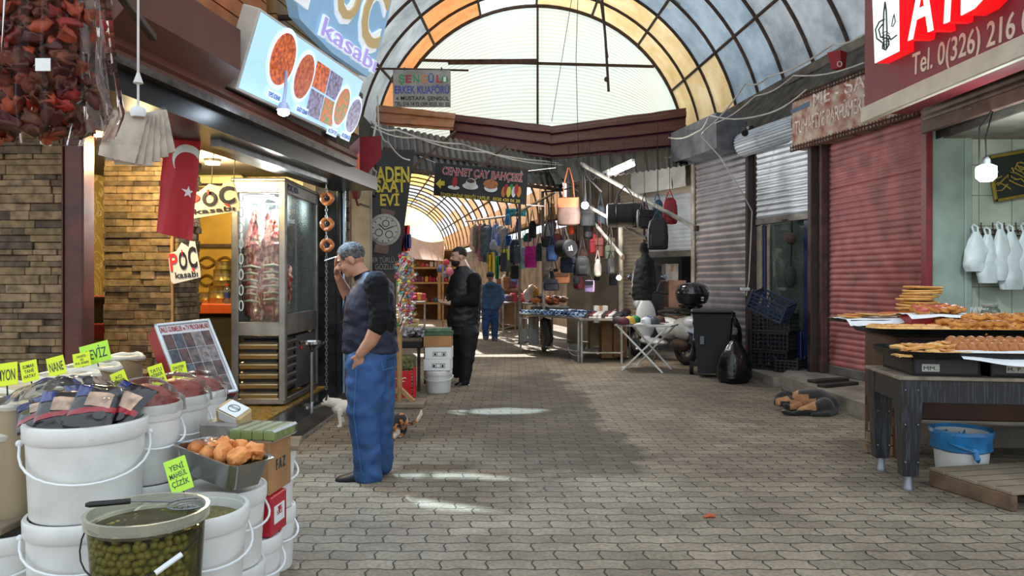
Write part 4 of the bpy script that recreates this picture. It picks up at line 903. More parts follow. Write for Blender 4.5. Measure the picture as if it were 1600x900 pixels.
s = MB(); s.box(at(0, 3.1, .445), (.42, .6, .03), b=.004); single('wooden_board', s, m_ply, 'worn board lying on the bucket at the left edge', 'board')
t = thing('grey_tub', 'tall grey tub on the board at the left edge', 'tub', at(2, 3.0, .46)); s = MB(); s.lathe([(0, 0), (.11, 0), (.12, .32), (.125, .33), (.115, .33), (.1, .02), (0, .02)], 26); obj('tub_body', s, m_grey, t, False)
s = MB(); s.lathe([(.13, .31), (.135, .33), (.12, .345), (.1, .345), (.1, .335)], 26, wob=.1, caps=False); obj('rolled_liner', s, mat('liner_white', 'd2cfc4', .4, bump=.4, bscale=20), t, False)
# red paste with film
m_paste = mat('pepper_paste', '8c3420', .35, var=.3, scale=12, col2='7c2414', bump=.3, bscale=30); m_film = film('cling_film', 'f4f4f2', .03, .08, .3)
for (x, d, r, z, lab) in ((226, 3.15, .145, .885, 'first'), (273, 3.6, .155, .85, 'second'), (308, 4.1, .15, .80, 'third')):
    c = at(x, d, z-.02); s = MB(); s.lathe([(0, -.1), (r*.86, -.1), (r*.92, 0), (r*.8, .05), (r*.45, .085), (0, .1)], 26, c, wob=.18)
    t = single('pepper_paste', s, m_paste, 'mound of red pepper paste under film in the %s paste bucket' % lab, 'pepper paste', 'mounds of pepper paste')
    s = MB(); c2 = c+V((0, 0, .012)); s.lathe([(r*1.1, -.03), (r*1.04, .028), (r*.9, .04), (r*.82, .07), (r*.46, .105), (0, .118)], 40, c2, wob=.16); single('plastic_film', s, m_film, 'clear film wrapped over the %s mound of red paste' % lab, 'film', 'films over the paste')
# sacks with rolled rims
m_sack = film('sack_plastic', 'd8c8a4', .5, .2, .8); m_roll = mat('sack_rim', 'd9d4c4', .4, var=.1, scale=8, bump=.4, bscale=22)
for (x, d, r, z, c1, c2, lab) in ((18, 3.02, .13, .90, 'c9a860', 'a4803c', 'clear sack of yellow spice at the left edge'), (60, 3.35, .165, .925, '6e1f16', '4a120c', 'clear sack of dark red flakes behind the dark packets'), (104, 3.72, .14, .925, '8a8a58', '6a6a40', 'clear sack of dried mint by the nane card'),
                                  (143, 4.1, .135, .92, '8a5238', '6a3a26', 'clear sack of brown spice under two overlapping cards'), (180, 4.5, .15, .935, 'c8b284', 'a8905c', 'beige filled sack nearest the heap of dried pods')):
    t = thing('spice_sack', lab, 'sack', at(x, d, .46), group='open spice sacks'); h = z-.46
    s = MB(); s.lathe([(0, 0), (r*.95, 0), (r*1.02, .1), (r*.98, h*.6), (r*1.02, h)], 28, wob=.1); obj('sack_body', s, m_sack, t, False)
    s = MB(); s.lathe([(0, .01), (r*.9, .01), (r*.95, h-.06), (r*.6, h-.03), (0, h+.005)], 24, wob=.1); obj('spice', s, mat('spice_'+c1, c1, .9, var=.4, scale=40, col2=c2, bump=.5), t, False)
    s = MB(); s.tube([(r*(1.03+.06*nz((math.cos(g), math.sin(g), x)))*math.cos(g), r*1.03*math.sin(g), h+.006*math.sin(3*g+x)) for g in [2*PI*q/28 for q in range(28)]], [.016+.006*math.sin(q*1.7) for q in range(28)], 8, True); obj('rolled_rim', s, m_roll, t, False)
t = thing('wooden_crate', 'low wooden stand under the spice sacks', 'crate', (-2.35, 3.75, 0), R(30))
s = MB(); s.box((0, 0, .43), (.62, 1.75, .05)); obj('top_board', s, m_ply, t, False)
for sx in (-.25, .25):
    for sy in (-.8, .8): obj('leg', MB().box((sx, sy, .2), (.07, .07, .4)), m_ply, t, False)
# price cards
m_card = mat('yellow_card', 'd8e81e', .5, var=.03); m_card2 = mat('lime_card', 'b4e83c', .5, var=.05); m_pen = mat('marker_pen', '26303a', .6, var=0)
def card(x, y, wpx, hpx, d, roll, lines, label, m=None, tilt=14, yaw=10):
    c = W(x, y, d); w_, h_ = wpx*d/F, hpx*d/F; M = Matrix.Translation(c) @ Euler((PI/2-R(tilt), 0, R(yaw))).to_matrix().to_4x4() @ T(rz=R(roll))
    t = thing('price_card', label, 'price card', c, group='handwritten price cards'); s = MB(); s.box((0, 0, 0), (w_, h_, .003), M, .001); obj('card_sheet', s, m or m_card, t)
    s = MB(); n = len(lines)
    for k, ln in enumerate(lines):
        hh = h_*.62/n*.8; yy = h_*.30-(k+.9)*h_*.72/n+.08*h_
        wd = min(w_*.78, len(ln)*hh*.62); s.text(ln, M @ T(-wd/2, yy, .0022, rz=R(3*(k % 2))), wd, hh, .0004, .008)
    obj('handwriting', s, m_pen, t)
    s = MB(); s.tube([M @ V((0, -h_*.3, -.004)), M @ V((0, -h_*.5-.09, -.004))], .003, 5); obj('stick', s, m_wire, t)
card(10, 585, 32, 36, 2.95, 8, ['MYON'], 'yellow card reading MYON at the left edge'); card(46, 580, 24, 33, 3.25, 14, ['SUMAK', 'TANE', 'HATAY'], 'yellow card with three lines stuck in the red flakes')
card(88, 572, 25, 30, 3.62, 16, ['NANE'], 'yellow card reading NANE in the dried mint'); card(128, 562, 25, 22, 3.98, 12, ['HASPİR', 'AD', 'PUL BİBER'], 'small yellow card in front of the larger faded card')
card(149, 552, 42, 32, 4.05, 16, ['CEVİZ'], 'larger faded lime card behind the small yellow one', m_card2); card(188, 596, 22, 32, 3.02, 24, ['ACI', 'BİBER', 'SALÇA'], 'yellow card reading ACI BİBER SALÇA in the first paste bucket')
card(246, 586, 22, 33, 3.48, 20, ['TATLI', 'BİBER', 'SALÇA'], 'yellow card reading TATLI BİBER SALÇA in the second paste bucket'); card(280, 580, 23, 27, 3.98, 14, ['ZAHTER', 'ELİT', 'SALÇA'], 'yellow card before the photo board in the rearmost paste bucket')
card(279, 742, 33, 53, 2.86, 20, ['YENİ', 'MAHSÜL', 'ÇİZİK'], 'tall lime card reading YENİ MAHSÜL leaning against the steel pan', m_card2, 20)
# dark packets
m_pk = mat('packet_black', '1c1416', .22, var=.3, scale=9, coat=.4); m_pr = mat('packet_red', '9a1420', .25, var=.15, coat=.4); m_pb = mat('packet_blue', '1c2c78', .25, var=.1, coat=.4); m_pc = mat('packet_cream', 'cda98c', .35, var=.4, scale=18, coat=.4)
def packet(loc, rot, label, w_=.16, h_=.22):
    t = thing('food_packet', label, 'packet', loc, rot=rot, group='dark food packets')
    pl = lambda u, v: .022*(math.sin(PI*u)*math.sin(PI*v))**.5+.004*nz((u*9, v*9, loc[0]*9))
    s = MB(); s.sheet(14, 16, lambda u, v: (w_*(u-.5), h_*(v-.5), pl(u, v)), .012); obj('pouch', s, m_pk, t, False)
    s = MB(); s.sheet(14, 4, lambda u, v: (w_*(u-.5)*.98, h_*(.12*v-.32+.16*u), pl(u, .18+.12*v+.16*u)+.0025), .001); obj('red_band', s, m_pr, t, False)
    s = MB(); s.sheet(6, 6, lambda u, v: (w_*(.3*u-.48), h_*(.3*v+.15), pl(.02+.3*u, .65+.3*v)+.0025), .001); obj('blue_corner', s, m_pb, t, False)
    s = MB()
    s.sheet(10, 6, lambda u, v: (w_*(.55*u-.2), h_*(.34*v-.1), pl(.3+.55*u, .4+.34*v)+.003), .001); obj('picture_panel', s, m_pc, t, False)
    s = MB(); s.lathe([(.024, 0), (.022, .004), (0, .005)], 16, (w_*.2, -h_*.28, pl(.7, .22)+.002)); obj('round_seal', s, m_pk, t, False)
    return t
bz = .875
for k, (dx, dy, dz, rx, ry, rz, lab) in enumerate(((-.17, -.02, .01, 20, -12, 30, 'leftmost dark packet sagging over the bucket rim'), (-.06, -.07, .03, 34, 4, 22, 'dark packet with a red band in the middle of the heap'), (.06, -.05, .045, 38, 8, 16, 'shiny packet with blue corner and dark seal, on top of the heap'),
                                              (.13, .02, .035, 40, 16, -8, 'rightmost dark packet above the bucket rim slot'), (-.03, .08, .05, 30, -4, 40, 'dark packet lying at the back of the heap'), (-.13, .07, .03, 20, -10, 60, 'dark packet half under the clear bag at the back'))):
    packet((at(136, 2.9, 0).x+dx, 2.9+dy, bz+dz), (R(rx), R(ry), R(rz)), lab)
s = MB(); c = at(110, 2.88, .90)
s.sheet(26, 20, lambda u, v: c+V(((u-.5)*.46, (v-.5)*.34, .06+.075*math.sin(PI*u)*math.sin(PI*v)+.022*nz((u*8, v*7, 4))-.13*max(0, .12-v)*7*(.4+.6*abs(math.sin(u*6)))-.04*max(0, .15-u)*6))); single('clear_bag', s, film('clear_bag_film', 'f6f6f6', .02, .06, .15, 1.16), 'crinkled clear bag spread over the dark packets', 'bag')
# olive tub, olives, skimmer
OC = at(231, 2.45, 0); OZ = .26; ORr = .183; OH = .385
t = thing('olive_tub', 'clear plastic tub full of green olives in brine, frontmost', 'tub', (OC.x, OC.y, OZ))
prof = [(ORr*.86, 0), (ORr*.97, OH-.05), (ORr*.97, OH-.04), (ORr*1.04, OH-.035), (ORr*1.05, OH), (ORr*.98, OH)]
s = MB(); s.lathe([(0, 0)]+prof[:3], 40, caps=False); obj('tub_wall', s, film('tub_clear', 'dcdcc4', .02, .1, .4), t, False)
s = MB(); s.lathe(prof[2:]+[(ORr*.965, OH-.03)], 40, caps=False); obj('rim', s, film('tub_rim', 'd8d8c8', .35, .2, .7), t, False)
s = MB(); s.lathe([(.0, OH-.048), (ORr*.955, OH-.05)][::-1], 36); obj('brine', s, film('brine', 'a89a5c', .05, .04, .3, 1.33), t, False)
s = MB(); pts = []
for q in range(15):
    g = R(-175+165*q/14); pts.append((ORr*1.07*math.cos(g), ORr*1.07*math.sin(g), OH-.06-.11*math.sin(PI*q/14)))
s.tube(pts, .0028, 6); o = obj('bail_wire', s, m_wire, t, False)
s = MB(); s.tube([V(pts[10])+V((0, -.004, -.003)), V(pts[12])+V((0, -.004, -.003))], .009, 8); obj('grip', s, m_hand, o, False)
bucket((OC.x, OC.y, 0), .17, OZ, 'white bucket the olive tub stands on', lid=True, hang=.03)
m_ol = mat('green_olive', '938a44', .3, var=.3, scale=3, col2='777030'); ol = MB().ell((0, 0, 0), (.0125, .0125, .0165), nu=10, nv=7)
ro = random.Random(9); o0 = None
def olive(p):
    global o0
    if o0 is None: o0 = obj('olive', ol, m_ol, world=False); tag(o0, 'green olive in brine inside the clear tub', 'olive', 'green olives in the tub'); o = o0
    else: o = o0.copy(); COL.objects.link(o)
    o.location = p; o.rotation_euler = (ro.random()*6, ro.random()*6, ro.random()*6)
for row in range(13):
    z = OZ+.025+.0235*row; rr = ORr*(.86+.11*(row/13))*.985-.014; n = 17
    for k in range(n):
        g = R(-165+150*(k+.5*(row % 2))/n+ro.uniform(-2, 2)); olive((OC.x+rr*math.cos(g), OC.y+rr*math.sin(g), z+ro.uniform(-.004, .004)))
for k in range(60):
    g = ro.random()*2*PI; rr = ORr*.88*math.sqrt(ro.random()); olive((OC.x+rr*math.cos(g), OC.y+rr*math.sin(g), OZ+OH-.062+ro.uniform(-.005, .002)))
s = MB(); s.lathe([(0, .02), (ORr*.78, .02), (ORr*.86, OH-.08), (0, OH-.075)], 24, (OC.x, OC.y, OZ)); single('olive_heap', s, mat('olive_mass', '6a6430', .6, var=.6, scale=28, col2='45421c', bump=.8, bscale=50), 'mass of green olives deeper inside the clear tub', 'olives')['kind'] = 'stuff'
t = thing('skimmer', 'long wire skimmer with a black grip laid across the olive tub', 'skimmer', W(230, 786, 2.4))
h0, h1, h2 = W(133, 789, 2.36), W(204, 783, 2.42), W(268, 784, 2.5)
s = MB(); s.tube([h0, h0*.9+h1*.1, h1], [.006, .010, .009], 10); obj('grip', s, mat('black_grip', '121212', .4), t)
s = MB(); s.tube([h1, h2], .003, 6); obj('shank', s, m_steel, t)
sc = W(294, 787, 2.53); s = MB(); rs = .068
for q in range(1, 6): s.tube([sc+V((rs*q/5*math.cos(g), rs*q/5*math.sin(g), -.018*(1-(q/5)**2))) for g in [2*PI*k/24 for k in range(24)]], .0016 if q < 5 else .003, 5, True)
for k in range(9): x = -rs+rs*2*(k+.5)/9; yy = math.sqrt(max(0, rs*rs-x*x)); s.tube([sc+V((x, yy*(q/6-1), -.018*(1-(x*x+(yy*(q/6-1))**2)/rs**2))) for q in range(13)], .0014, 4)
obj('wire_basket', s, m_steel, t)
# capers
s = MB(); c = at(300, 2.78, .50); s.lathe([(0, -.08), (.17, -.08), (.178, 0), (.1, .014), (0, .02)], 30, c, wob=.05); tag(obj('caper_heap', s, mat('capers', '7c7440', .6, var=.5, scale=70, col2='57522a', bump=1.0, bscale=110), kind='stuff'), 'heap of tiny olive-green capers filling a bucket behind the olive tub', 'capers')
# steel pan with orange lumps
m_inox = mat('inox', 'a7a9a8', .22, .95, var=.15, scale=7); PC = W(347, 725, 3.08)
t = thing('steel_pan', 'steel gastro pan of orange cheese lumps set on a bucket', 'pan', PC, rot=(R(-2), R(8), R(-28)))
a = rrect(.20, .36, .04); n = len(a)
def pan_ring(k, z): return [(x*k, y*(1+(k-1)*.5), z) for x, y in a]
s = MB(); vs = pan_ring(.78, -.055)+pan_ring(1, .055)+pan_ring(1.16, .058)+pan_ring(1.16, .054)+pan_ring(.985, .05)+pan_ring(.76, -.048); fs = [tuple(range(n))[::-1], tuple(range(5*n, 6*n))]
for q in range(5): fs += [(q*n+i, q*n+(i+1) % n, (q+1)*n+(i+1) % n, (q+1)*n+i) for i in range(n)]
s.add([(y, x, z) for x, y, z in vs], [f_[::-1] for f_ in fs]); obj('pan_body', s, m_inox, t, False)
m_or = mat('orange_cheese', 'e0985a', .55, var=.3, scale=14, col2='c87438', bump=.4)
rc = random.Random(12); l0 = None; Mp = ROOTM[t.name]
for k in range(9):
    s = MB(); s.ell((0, 0, 0), (.047, .034, .036), nu=16, nv=10, lump=.45, lf=1.6+k*.3)
    o = obj('cheese_lump', s, m_or, world=False, label='orange lump of spiced cheese heaped in the steel pan', cat='cheese', group='cheese lumps in the pan')
    o.location = Mp @ V((-.12+.085*(k % 4)+(.12 if k > 7 else 0), -.045+.085*(k//4 % 2)+(.04 if k > 7 else 0), .035+.012*(k % 4)+.03*(k > 7)+.012*rc.random())); o.rotation_euler = (rc.random()*3, rc.random()*3, rc.random()*3)
s = MB(); s.sheet(14, 10, lambda u, v: Mp @ V((-.15+.22*u, -.07+.14*v, .085+.02*nz((u*6, v*6, 2))-.03*abs(u-.5)))); single('clear_bag', s, m_film, 'clear film lying over the orange lumps in the steel pan', 'film')
# cartons, soap, wrapped packet, red box
m_card_b = mat('cardboard', 'a57a4e', .8, var=.15, scale=5)
t = thing('carton', 'brown carton under the green soap bars', 'carton', at(398, 3.42, .44), R(-6)); s = MB(); s.box((0, 0, .12), (.25, .24, .24), b=.004); obj('carton_body', s, m_card_b, t, False)
s = MB(); s.text('F A Z', T(.127, -.05, .1, rx=PI/2, rz=PI/2), .1, .05, .001, .02); obj('print', s, m_pen, t, False)
t = thing('red_box', 'small red box with white label between the carton and a bucket', 'box', at(408, 3.36, .26), R(-6)); s = MB(); s.box((0, 0, .09), (.17, .17, .175), b=.005); obj('box_body', s, mat('box_red', 'b0182a', .4, var=.08), t, False)
s = MB(); s.box((.0865, 0, .09), (.002, .11, .08), b=.0005); obj('label', s, m_paper, t, False); s = MB(); s.text('SRİ', T(.088, -.03, .085, rx=PI/2, rz=PI/2), .06, .02, .0008, .01); s.lathe([(.022, 0), (.024, .001), (.019, .002)], 3, M=T(.088, .0, .11, ry=PI/2)); obj('print', s, MC['box_red'], t, False)
m_soap = mat('green_soap', '8fa05a', .5, var=.2, scale=10); sp = None
for i in range(4):
    for j in range(4):
        for k in range(1 if j < 2 else 1):
            if sp is None: sp = obj('soap_bar', MB().box((0, 0, 0), (.052, .05, .045), b=.004), m_soap, world=False); o = sp; obj('paper_band', MB().box((0, 0, .0228), (.03, .051, .0012), b=.0003), mat('pale_band', 'c3cc9c', .6), sp, False); ROOTM[sp.name] = Matrix()
            else: o = dup(sp, (0, 0, 0))
            p = T(*at(402, 3.42, .685), rz=R(-10)) @ V((-.05+.055*i, -.085+.054*j, .024)); o.location = p; o.rotation_euler = (0, 0, R(-10)); tag(o, 'pale green soap bar in the wrapped block on the brown carton', 'soap', 'green soap bars')
s = MB(); s.box((.03, -.01, .023), (.24, .24, .055), T(*at(402, 3.42, .686), rz=R(-10)), .01); single('clear_wrap', s, m_film, 'clear wrap around the block of green soap', 'film')
t = thing('wrapped_blocks', 'paper-grey wrapped block lying beside the green soap', 'packet', at(354, 3.5, .64), R(-12)); s = MB(); s.box((0, 0, .05), (.2, .15, .1), b=.012); obj('wrapping', s, mat('grey_wrap', '9b938a', .5, var=.3, scale=9, bump=.3, bscale=30), t, False)
s = MB(); s.box((0, 0, -.06), (.18, .14, .12), b=.004); obj('tray', s, m_card_b, t, False)
t = thing('paper_packet', 'tilted beige packet with a white printed label on the wrapped block', 'packet', W(366, 652, 3.5), rot=(R(24), R(18), R(-22))); s = MB(); s.box((0, 0, 0), (.15, .1, .12), b=.014); obj('packet_body', s, mat('kraft_tan', 'c7aa7c', .55, var=.15, scale=10, bump=.2), t, False)
s = MB(); s.box((.01, -.004, .061), (.11, .085, .002), b=.0005); s.box((.01, -.051, .03), (.11, .002, .05), b=.0005); obj('label', s, m_paper, t, False); s = MB(); s.tube([(.01+.03*math.cos(q), -.004+.022*math.sin(q), .0625) for q in [2*PI*k/20 for k in range(20)]], .002, 5, True); s.text('ZAHTER', T(-.02, -.008, .0625), .06, .014, .0005, .01); obj('print', s, mat('green_ink', '24564a', .6), t, False)
s = MB(); s.box(at(436, 3.62, .602), (.2, .24, .022), rz=R(12)); single('wooden_board', s, m_ply, 'small worn board lying on the end stack of buckets', 'board')
# heap of dried pods in a clear bag on a stand
t = thing('wooden_stand', 'dark wooden stand under the bag of dried pods', 'stand', at(190, 4.95, .15)); s = MB(); s.box((0, 0, .36), (.42, .34, .03)); obj('top_board', s, m_dark, t, False)
for sx in (-.18, .18):
    for sy in (-.14, .14): obj('leg', MB().box((sx, sy, .17), (.04, .04, .35)), m_dark, t, False)
PODS = [mat('pod_amber', '9c5524', .5, var=.35, scale=8), mat('pod_dark', '6a2c18', .5, var=.35, scale=8), mat('pod_tan', 'b98a58', .55, var=.3, scale=8)]
pods = []
for k in range(4):
    s = MB(); s.ell((0, 0, 0), (.03, .03, .042), nu=12, nv=9, lump=.45, lf=2.5+k*1.3); s.tube([(0, 0, .035), (.008, 0, .058)], [.01, .005], 6); pods.append(s)
rp = random.Random(31); pod0 = [obj('dried_pod', p_, PODS[k % 3], world=False) for k, p_ in enumerate(pods)]
for k in range(56):
    o = pod0[k] if k < 4 else pod0[k % 4].copy()
    if k >= 4: COL.objects.link(o)
    a_ = rp.random()*2*PI; q = math.sqrt(rp.random()); zz = .03+.24*(1-q)*rp.uniform(.6, 1)+.03*rp.random()+(.10 if q < .9 else .0); o.location = at(192, 4.95, .52)+V((.2*q*math.cos(a_), .15*q*math.sin(a_), zz)); o.rotation_euler = (rp.random()*3, rp.random()*3, rp.random()*6)
    tag(o, ('amber', 'dark brown', 'tan', 'amber')[k % 4]+' dried pod in the heap between the brown post and the photo board', 'dried pod', 'dried pods in the clear bag')
s = MB(); s.lathe([(.17, 0), (.21, .05), (.215, .15), (.19, .26)], 28, at(192, 4.95, .53), wob=.12); single('clear_bag', s, film('pod_bag', 'd8b88c', .12, .15, .5), 'clear bag holding the heap of dried pods', 'bag')
# photo board
Bp = frame(W(285, 628, 4.24), W(372, 612, 4.50)-W(285, 628, 4.24), W(245, 507, 4.44)-W(285, 628, 4.24)); bw = hit(Bp, 372, 612).x; bh = hit(Bp, 245, 507).y
t = thing('photo_board', 'leaning white-framed board of photographs with a deep red side', 'board', W(290, 612, 4.5))
s = MB(); s.box((bw/2, bh/2, -.065), (bw, bh, .12), Bp, .004); obj('red_case', s, mat('case_red', '9a1a1c', .45, var=.1), t)
s = MB()
for a in ((bw/2, .008, bw, .016), (bw/2, bh-.008, bw, .016), (.008, bh/2, .016, bh), (bw-.008, bh/2, .016, bh)): s.box((a[0], a[1], .002), (a[2], a[3], .018), Bp, .002)
obj('frame_strip', s, mat('alu_white', 'c9ced2', .35, .5), t)
s = MB(); s.box((bw/2, bh/2, -.003), (bw-.03, bh-.03, .004), Bp, 0); o = obj('poster', s, mat('poster_white', 'c8c4c6', .4, var=.05), t)
s = MB(); s.text('ÜNLÜ GURMELER ve TV PROGRAMLARI', Bp @ T(.022, bh-.062, .0), bw-.045, .036, .001, .012); obj('heading', s, MC['case_red'], o)
TH = [mat('photo_%d' % k, c, .4, var=.7, scale=26, col2=c2) for k, (c, c2) in enumerate((('3a3f48', '15171c'), ('6a5a54', '1c1a20'), ('46505e', '201a1a'), ('8a7a76', '2a2c34'), ('5a3a34', '181820')))]
rph = random.Random(2)
for j in range(4):
    for i in range(5):
        cw, ch = (bw-.05)/5, (bh-.10)/4; s = MB(); s.box((.025+cw*(i+.5), .022+ch*(j+.5), .0004), (cw-.004, ch-.004, .002), Bp, 0); obj('photograph', s, TH[rph.randrange(5)], o)
s = MB(); s.box((bw/2, -.03, -.05), (bw*.8, .1, .06), Bp); obj('foot', s, m_dark, t)
t = thing('wooden_stand', 'dark stool under the leaning photo board', 'stand', W(318, 630, 4.5)*1.0); z_ = t.location.z; t.location.z = .15; ROOTM[t.name] = Matrix.Translation(t.location)
s = MB(); s.box((0, 0, z_-.19), (.36, .3, .04)); obj('top_board', s, m_dark, t, False)
for sx in (-.15, .15):
    for sy in (-.12, .12): obj('leg', MB().box((sx, sy, (z_-.2)/2), (.04, .04, z_-.2)), m_dark, t, False)
# ---- hanging bag of pepper strings
HB = W(68, 120, 2.35)
t = thing('pole', 'dark pole over the grocer from which bags hang', 'pole', V((-1.75, 3.0, 2.72))); s = MB(); s.beam((-1.5, 1.9, 2.78), (-2.0, 4.1, 2.76), .04, .04); obj('bar', s, m_iron, t)
PM = [mat('pepper_red', '8e2618', .5, var=.4, scale=9), mat('pepper_dark', '561c1a', .45, var=.4, scale=9), mat('pepper_rust', 'a84c2a', .55, var=.4, scale=9), mat('pepper_olive', '74402a', .55, var=.4, scale=9)]
pp = []
for k in range(4):
    s = MB(); s.lathe([(.0, -.03), (.018, -.025), (.027, .0), (.024, .02), (.03, .034), (.02, .03), (.012, 0), (0, -.01)], 14, wob=1.0, c=(0, 0, 0)); s.v = [p+V((nz(p*60+V((k*5, 0, 0))), nz(p*60+V((0, k*7, 3))), 0))*.007 for p in s.v]; pp.append(s)
def pepper_string(loc, n, label, seed, L=.72):
    q = random.Random(seed); t = thing('pepper_string', label, 'pepper string', loc, group='strings of dried peppers'); s = MB(); s.tube([(0, 0, 0), (.01, 0, -L*.5), (0, 0, -L)], .003, 5); obj('cord', s, m_wire, t, False)
    for k in range(n):
        o = obj('dried_pepper', pp[k % 4], PM[k % 4], t, False, True) if k < 4 and seed == 0 else None
        if o is None:
            o = PEP[q.randrange(len(PEP))].copy(); COL.objects.link(o); o.parent = t
        else: PEP.append(o)
        o.location = (q.uniform(-.03, .03), q.uniform(-.035, .02), -L*(k+.5)/n); o.rotation_euler = (q.uniform(-1.5, 1.5), q.uniform(-1.5, 1.5), q.random()*6); e = q.uniform(.6, .95); o.scale = (e, e, e)
    return t
PEP = []
WORDS = ('outermost left', 'left', 'second from the left', 'middle', 'front middle', 'right of the middle', 'right', 'outermost right')
for k in range(8):
    g = k/7; pepper_string((HB.x-.15+.29*g, HB.y-.02-.05*math.sin(PI*g)+(.05 if k % 2 else 0), 2.62-.03*(k % 3)), 40, 'string of dried red peppers inside the hanging clear bag, '+WORDS[k], k)
s = MB(); s.lathe([(.03, .80), (.10, .62), (.17, .45), (.205, .2), (.215, .08), (.19, .0), (.0, -.02)][::-1], 132, V((HB.x+.01, HB.y-.01, 1.86)), wob=.16, ax=.85)
for i, p in enumerate(s.v): g = math.atan2(p.y-HB.y, p.x-HB.x); q = .012*math.sin(19*g)+.008*math.sin(31*g+p.z*3); s.v[i] = p+V((math.cos(g)*q, math.sin(g)*q, 0))
m_hb = film('pepper_bag_film', 'f8f2f0', .0, .05, .05, 1.12)
t = thing('clear_bag', 'large clear bag of dried pepper strings hanging at the top left corner', 'bag', (HB.x, HB.y, 1.85)); obj('bag_film', s, m_hb, t)
s = MB(); a, b, c, d_ = V((HB.x+.12, HB.y-.02, 2.6)), V((HB.x+.23, HB.y, 1.95)), V((HB.x+.2, HB.y, 1.84)), V((HB.x+.1, HB.y, 1.87))
s.sheet(10, 14, lambda u, v: (a*(1-v)+d_*v)*(1-u)+(b+(V((-.08, 0, .55)))*(1-v)*.9)*u*(1-v)+(b*(1-v)+c*v)*u*v+V((0, .02*nz((u*5, v*6, 1)), 0)) if 0 else V((HB.x+.12+.12*u*(.3+.7*v), HB.y-.01+.03*nz((u*5, v*7, 2)), 2.5-.64*v+.05*u*math.sin(v*7)))); obj('loose_edge', s, film('loose_film', 'e8e2da', .12, .1, .5), t)
s = MB(); M = T(*W(67, 101, 2.13), rx=PI/2); s.box((0, 0, 0), (.044, .037, .002), M, .0005); obj('price_sticker', s, m_paper, t)
s = MB(); s.tube([V((HB.x, HB.y, 2.64)), V((-1.60, 2.35, 2.78))], .006, 6); obj('hanging_cord', s, m_wire, t)
# ---- cord with fanned clear packs of gloves
t = thing('glove_pack', 'bundle of clear packs of white gloves hanging on a white cord', 'packet', W(216, 185, 3.4)); s = MB(); s.tube([W(216, -60, 3.4), W(216, 172, 3.4)], .0055, 7); s.lathe([(.006, .05), (.012, .03), (.022, .0), (.01, -.004)][::-1], 12, W(216, 130, 3.4)); obj('cord', s, mat('white_cord', 'd6d2cc', .7), t)
m_gl = mat('folded_gloves', 'c9b8a8', .6, var=.25, scale=10, bump=.4, bscale=25)
for k in range(6):
    a_ = R(-16+6.5*k); M = T(*W(203+6*k, 178, 3.42+.018*k), rx=PI/2-R(4), rz=R(2)) @ T(rz=a_*.8); wd, ht = .17, .245-.012*abs(k-2)
    s = MB(); s.sheet(12, 12, lambda u, v: M @ V(((u-.5)*wd, -ht*v, .012*math.sin(PI*u)*math.sin(PI*v)+.004*nz((u*9, v*9, k)))), .014); o = obj('pack', s, m_gl, t)
    s = MB(); s.sheet(10, 12, lambda u, v: M @ V(((u-.5)*wd*1.08, .012-ht*1.06*v, .018+.012*math.sin(PI*u)*math.sin(PI*v)+.006*nz((u*7, v*9, k+9))))); obj('pack_film', s, m_film, o)
s = MB(); s.lathe([(.03, -.02), (.036, 0), (.03, .02), (.01, .03)], 12, W(216, 176, 3.4)); obj('tie', s, m_hand, t)
# ---- red flag with crescent and star
fa, fb_, fc, fd = W(259, 172, 5.45), W(316, 184, 5.5), W(303, 377, 5.5), W(242, 362, 5.4)
def flag(u, v): p = (fa*(1-u)+fb_*u)*(1-v)+(fd*(1-u)+fc*u)*v; return p+V((0, .03*math.sin(u*9+v*2)*(.3+.7*v)+.012*nz((u*5, v*6, 3)), 0))
t = thing('flag', 'red flag with white crescent and star hanging beside the stone pier', 'flag', fa); m_flag = mat('flag_red', 'b8101e', .6, var=.12, scale=4, sheen=.3)
s = MB(); s.sheet(24, 40, lambda u, v: flag(u, v), .003); obj('cloth', s, m_flag, t)
def onflag(mb, pts):
    """a white mark that lies in the folds of the cloth; pts in cloth coordinates"""
    n = len(pts); cx, cy_ = sum(p[0] for p in pts)/n, sum(p[1] for p in pts)/n; vs = [flag(cx, cy_)+V((0, -.006, 0))]+[flag(*p)+V((0, -.006, 0)) for p in pts]
    return mb.add(vs, [(0, 1+i, 1+(i+1) % n) for i in range(n)])
# the cloth hangs with its fly down: crescent above, star below
asp = .30/.95
s = MB(); R1, R2 = .13, .105; cu, cv = .72, .37; out_ = []
for k in range(33):
    g = R(35+290*k/32); out_.append((cu-.0+R1*math.sin(g-PI)/asp*-1, cv-R1*math.cos(g)*1.0))
inn = []
for k in range(33):
    g = R(48+264*k/32); inn.append((cu+R2*math.sin(g)/asp, cv+.033-R2*math.cos(g)))
def cresc(a, k): g0 = 2*PI*k/32
vs = []; fs = []
for k in range(41):
    g = R(50+260*k/40); g2 = R(62+236*k/40)
    p1 = (min(.99, cu+R1/asp*math.sin(g)), cv+R1*math.cos(g)); p2 = (min(.99, cu+R2/asp*math.sin(g2)), cv+.036+R2*math.cos(g2)); vs += [flag(*p1)+V((0, -.006, 0)), flag(*p2)+V((0, -.006, 0))]
s.add(vs, [(2*k, 2*k+1, 2*k+3, 2*k+2) for k in range(40)]); obj('crescent', s, m_paper, t)
s = MB(); onflag(s, [(.74+(.052 if k % 2 == 0 else .021)/asp*math.sin(PI*k/5), .62-(.052 if k % 2 == 0 else .021)*math.cos(PI*k/5)) for k in range(10)]); obj('star', s, m_paper, t)
s = MB(); s.tube([fa+V((-.05, 0, .01)), fb_+V((.12, .02, .01))], .012, 7); s.tube([fb_+V((.1, .02, .01)), fb_+V((.1, .02, .08))], .01, 6); obj('rod', s, m_iron, t)
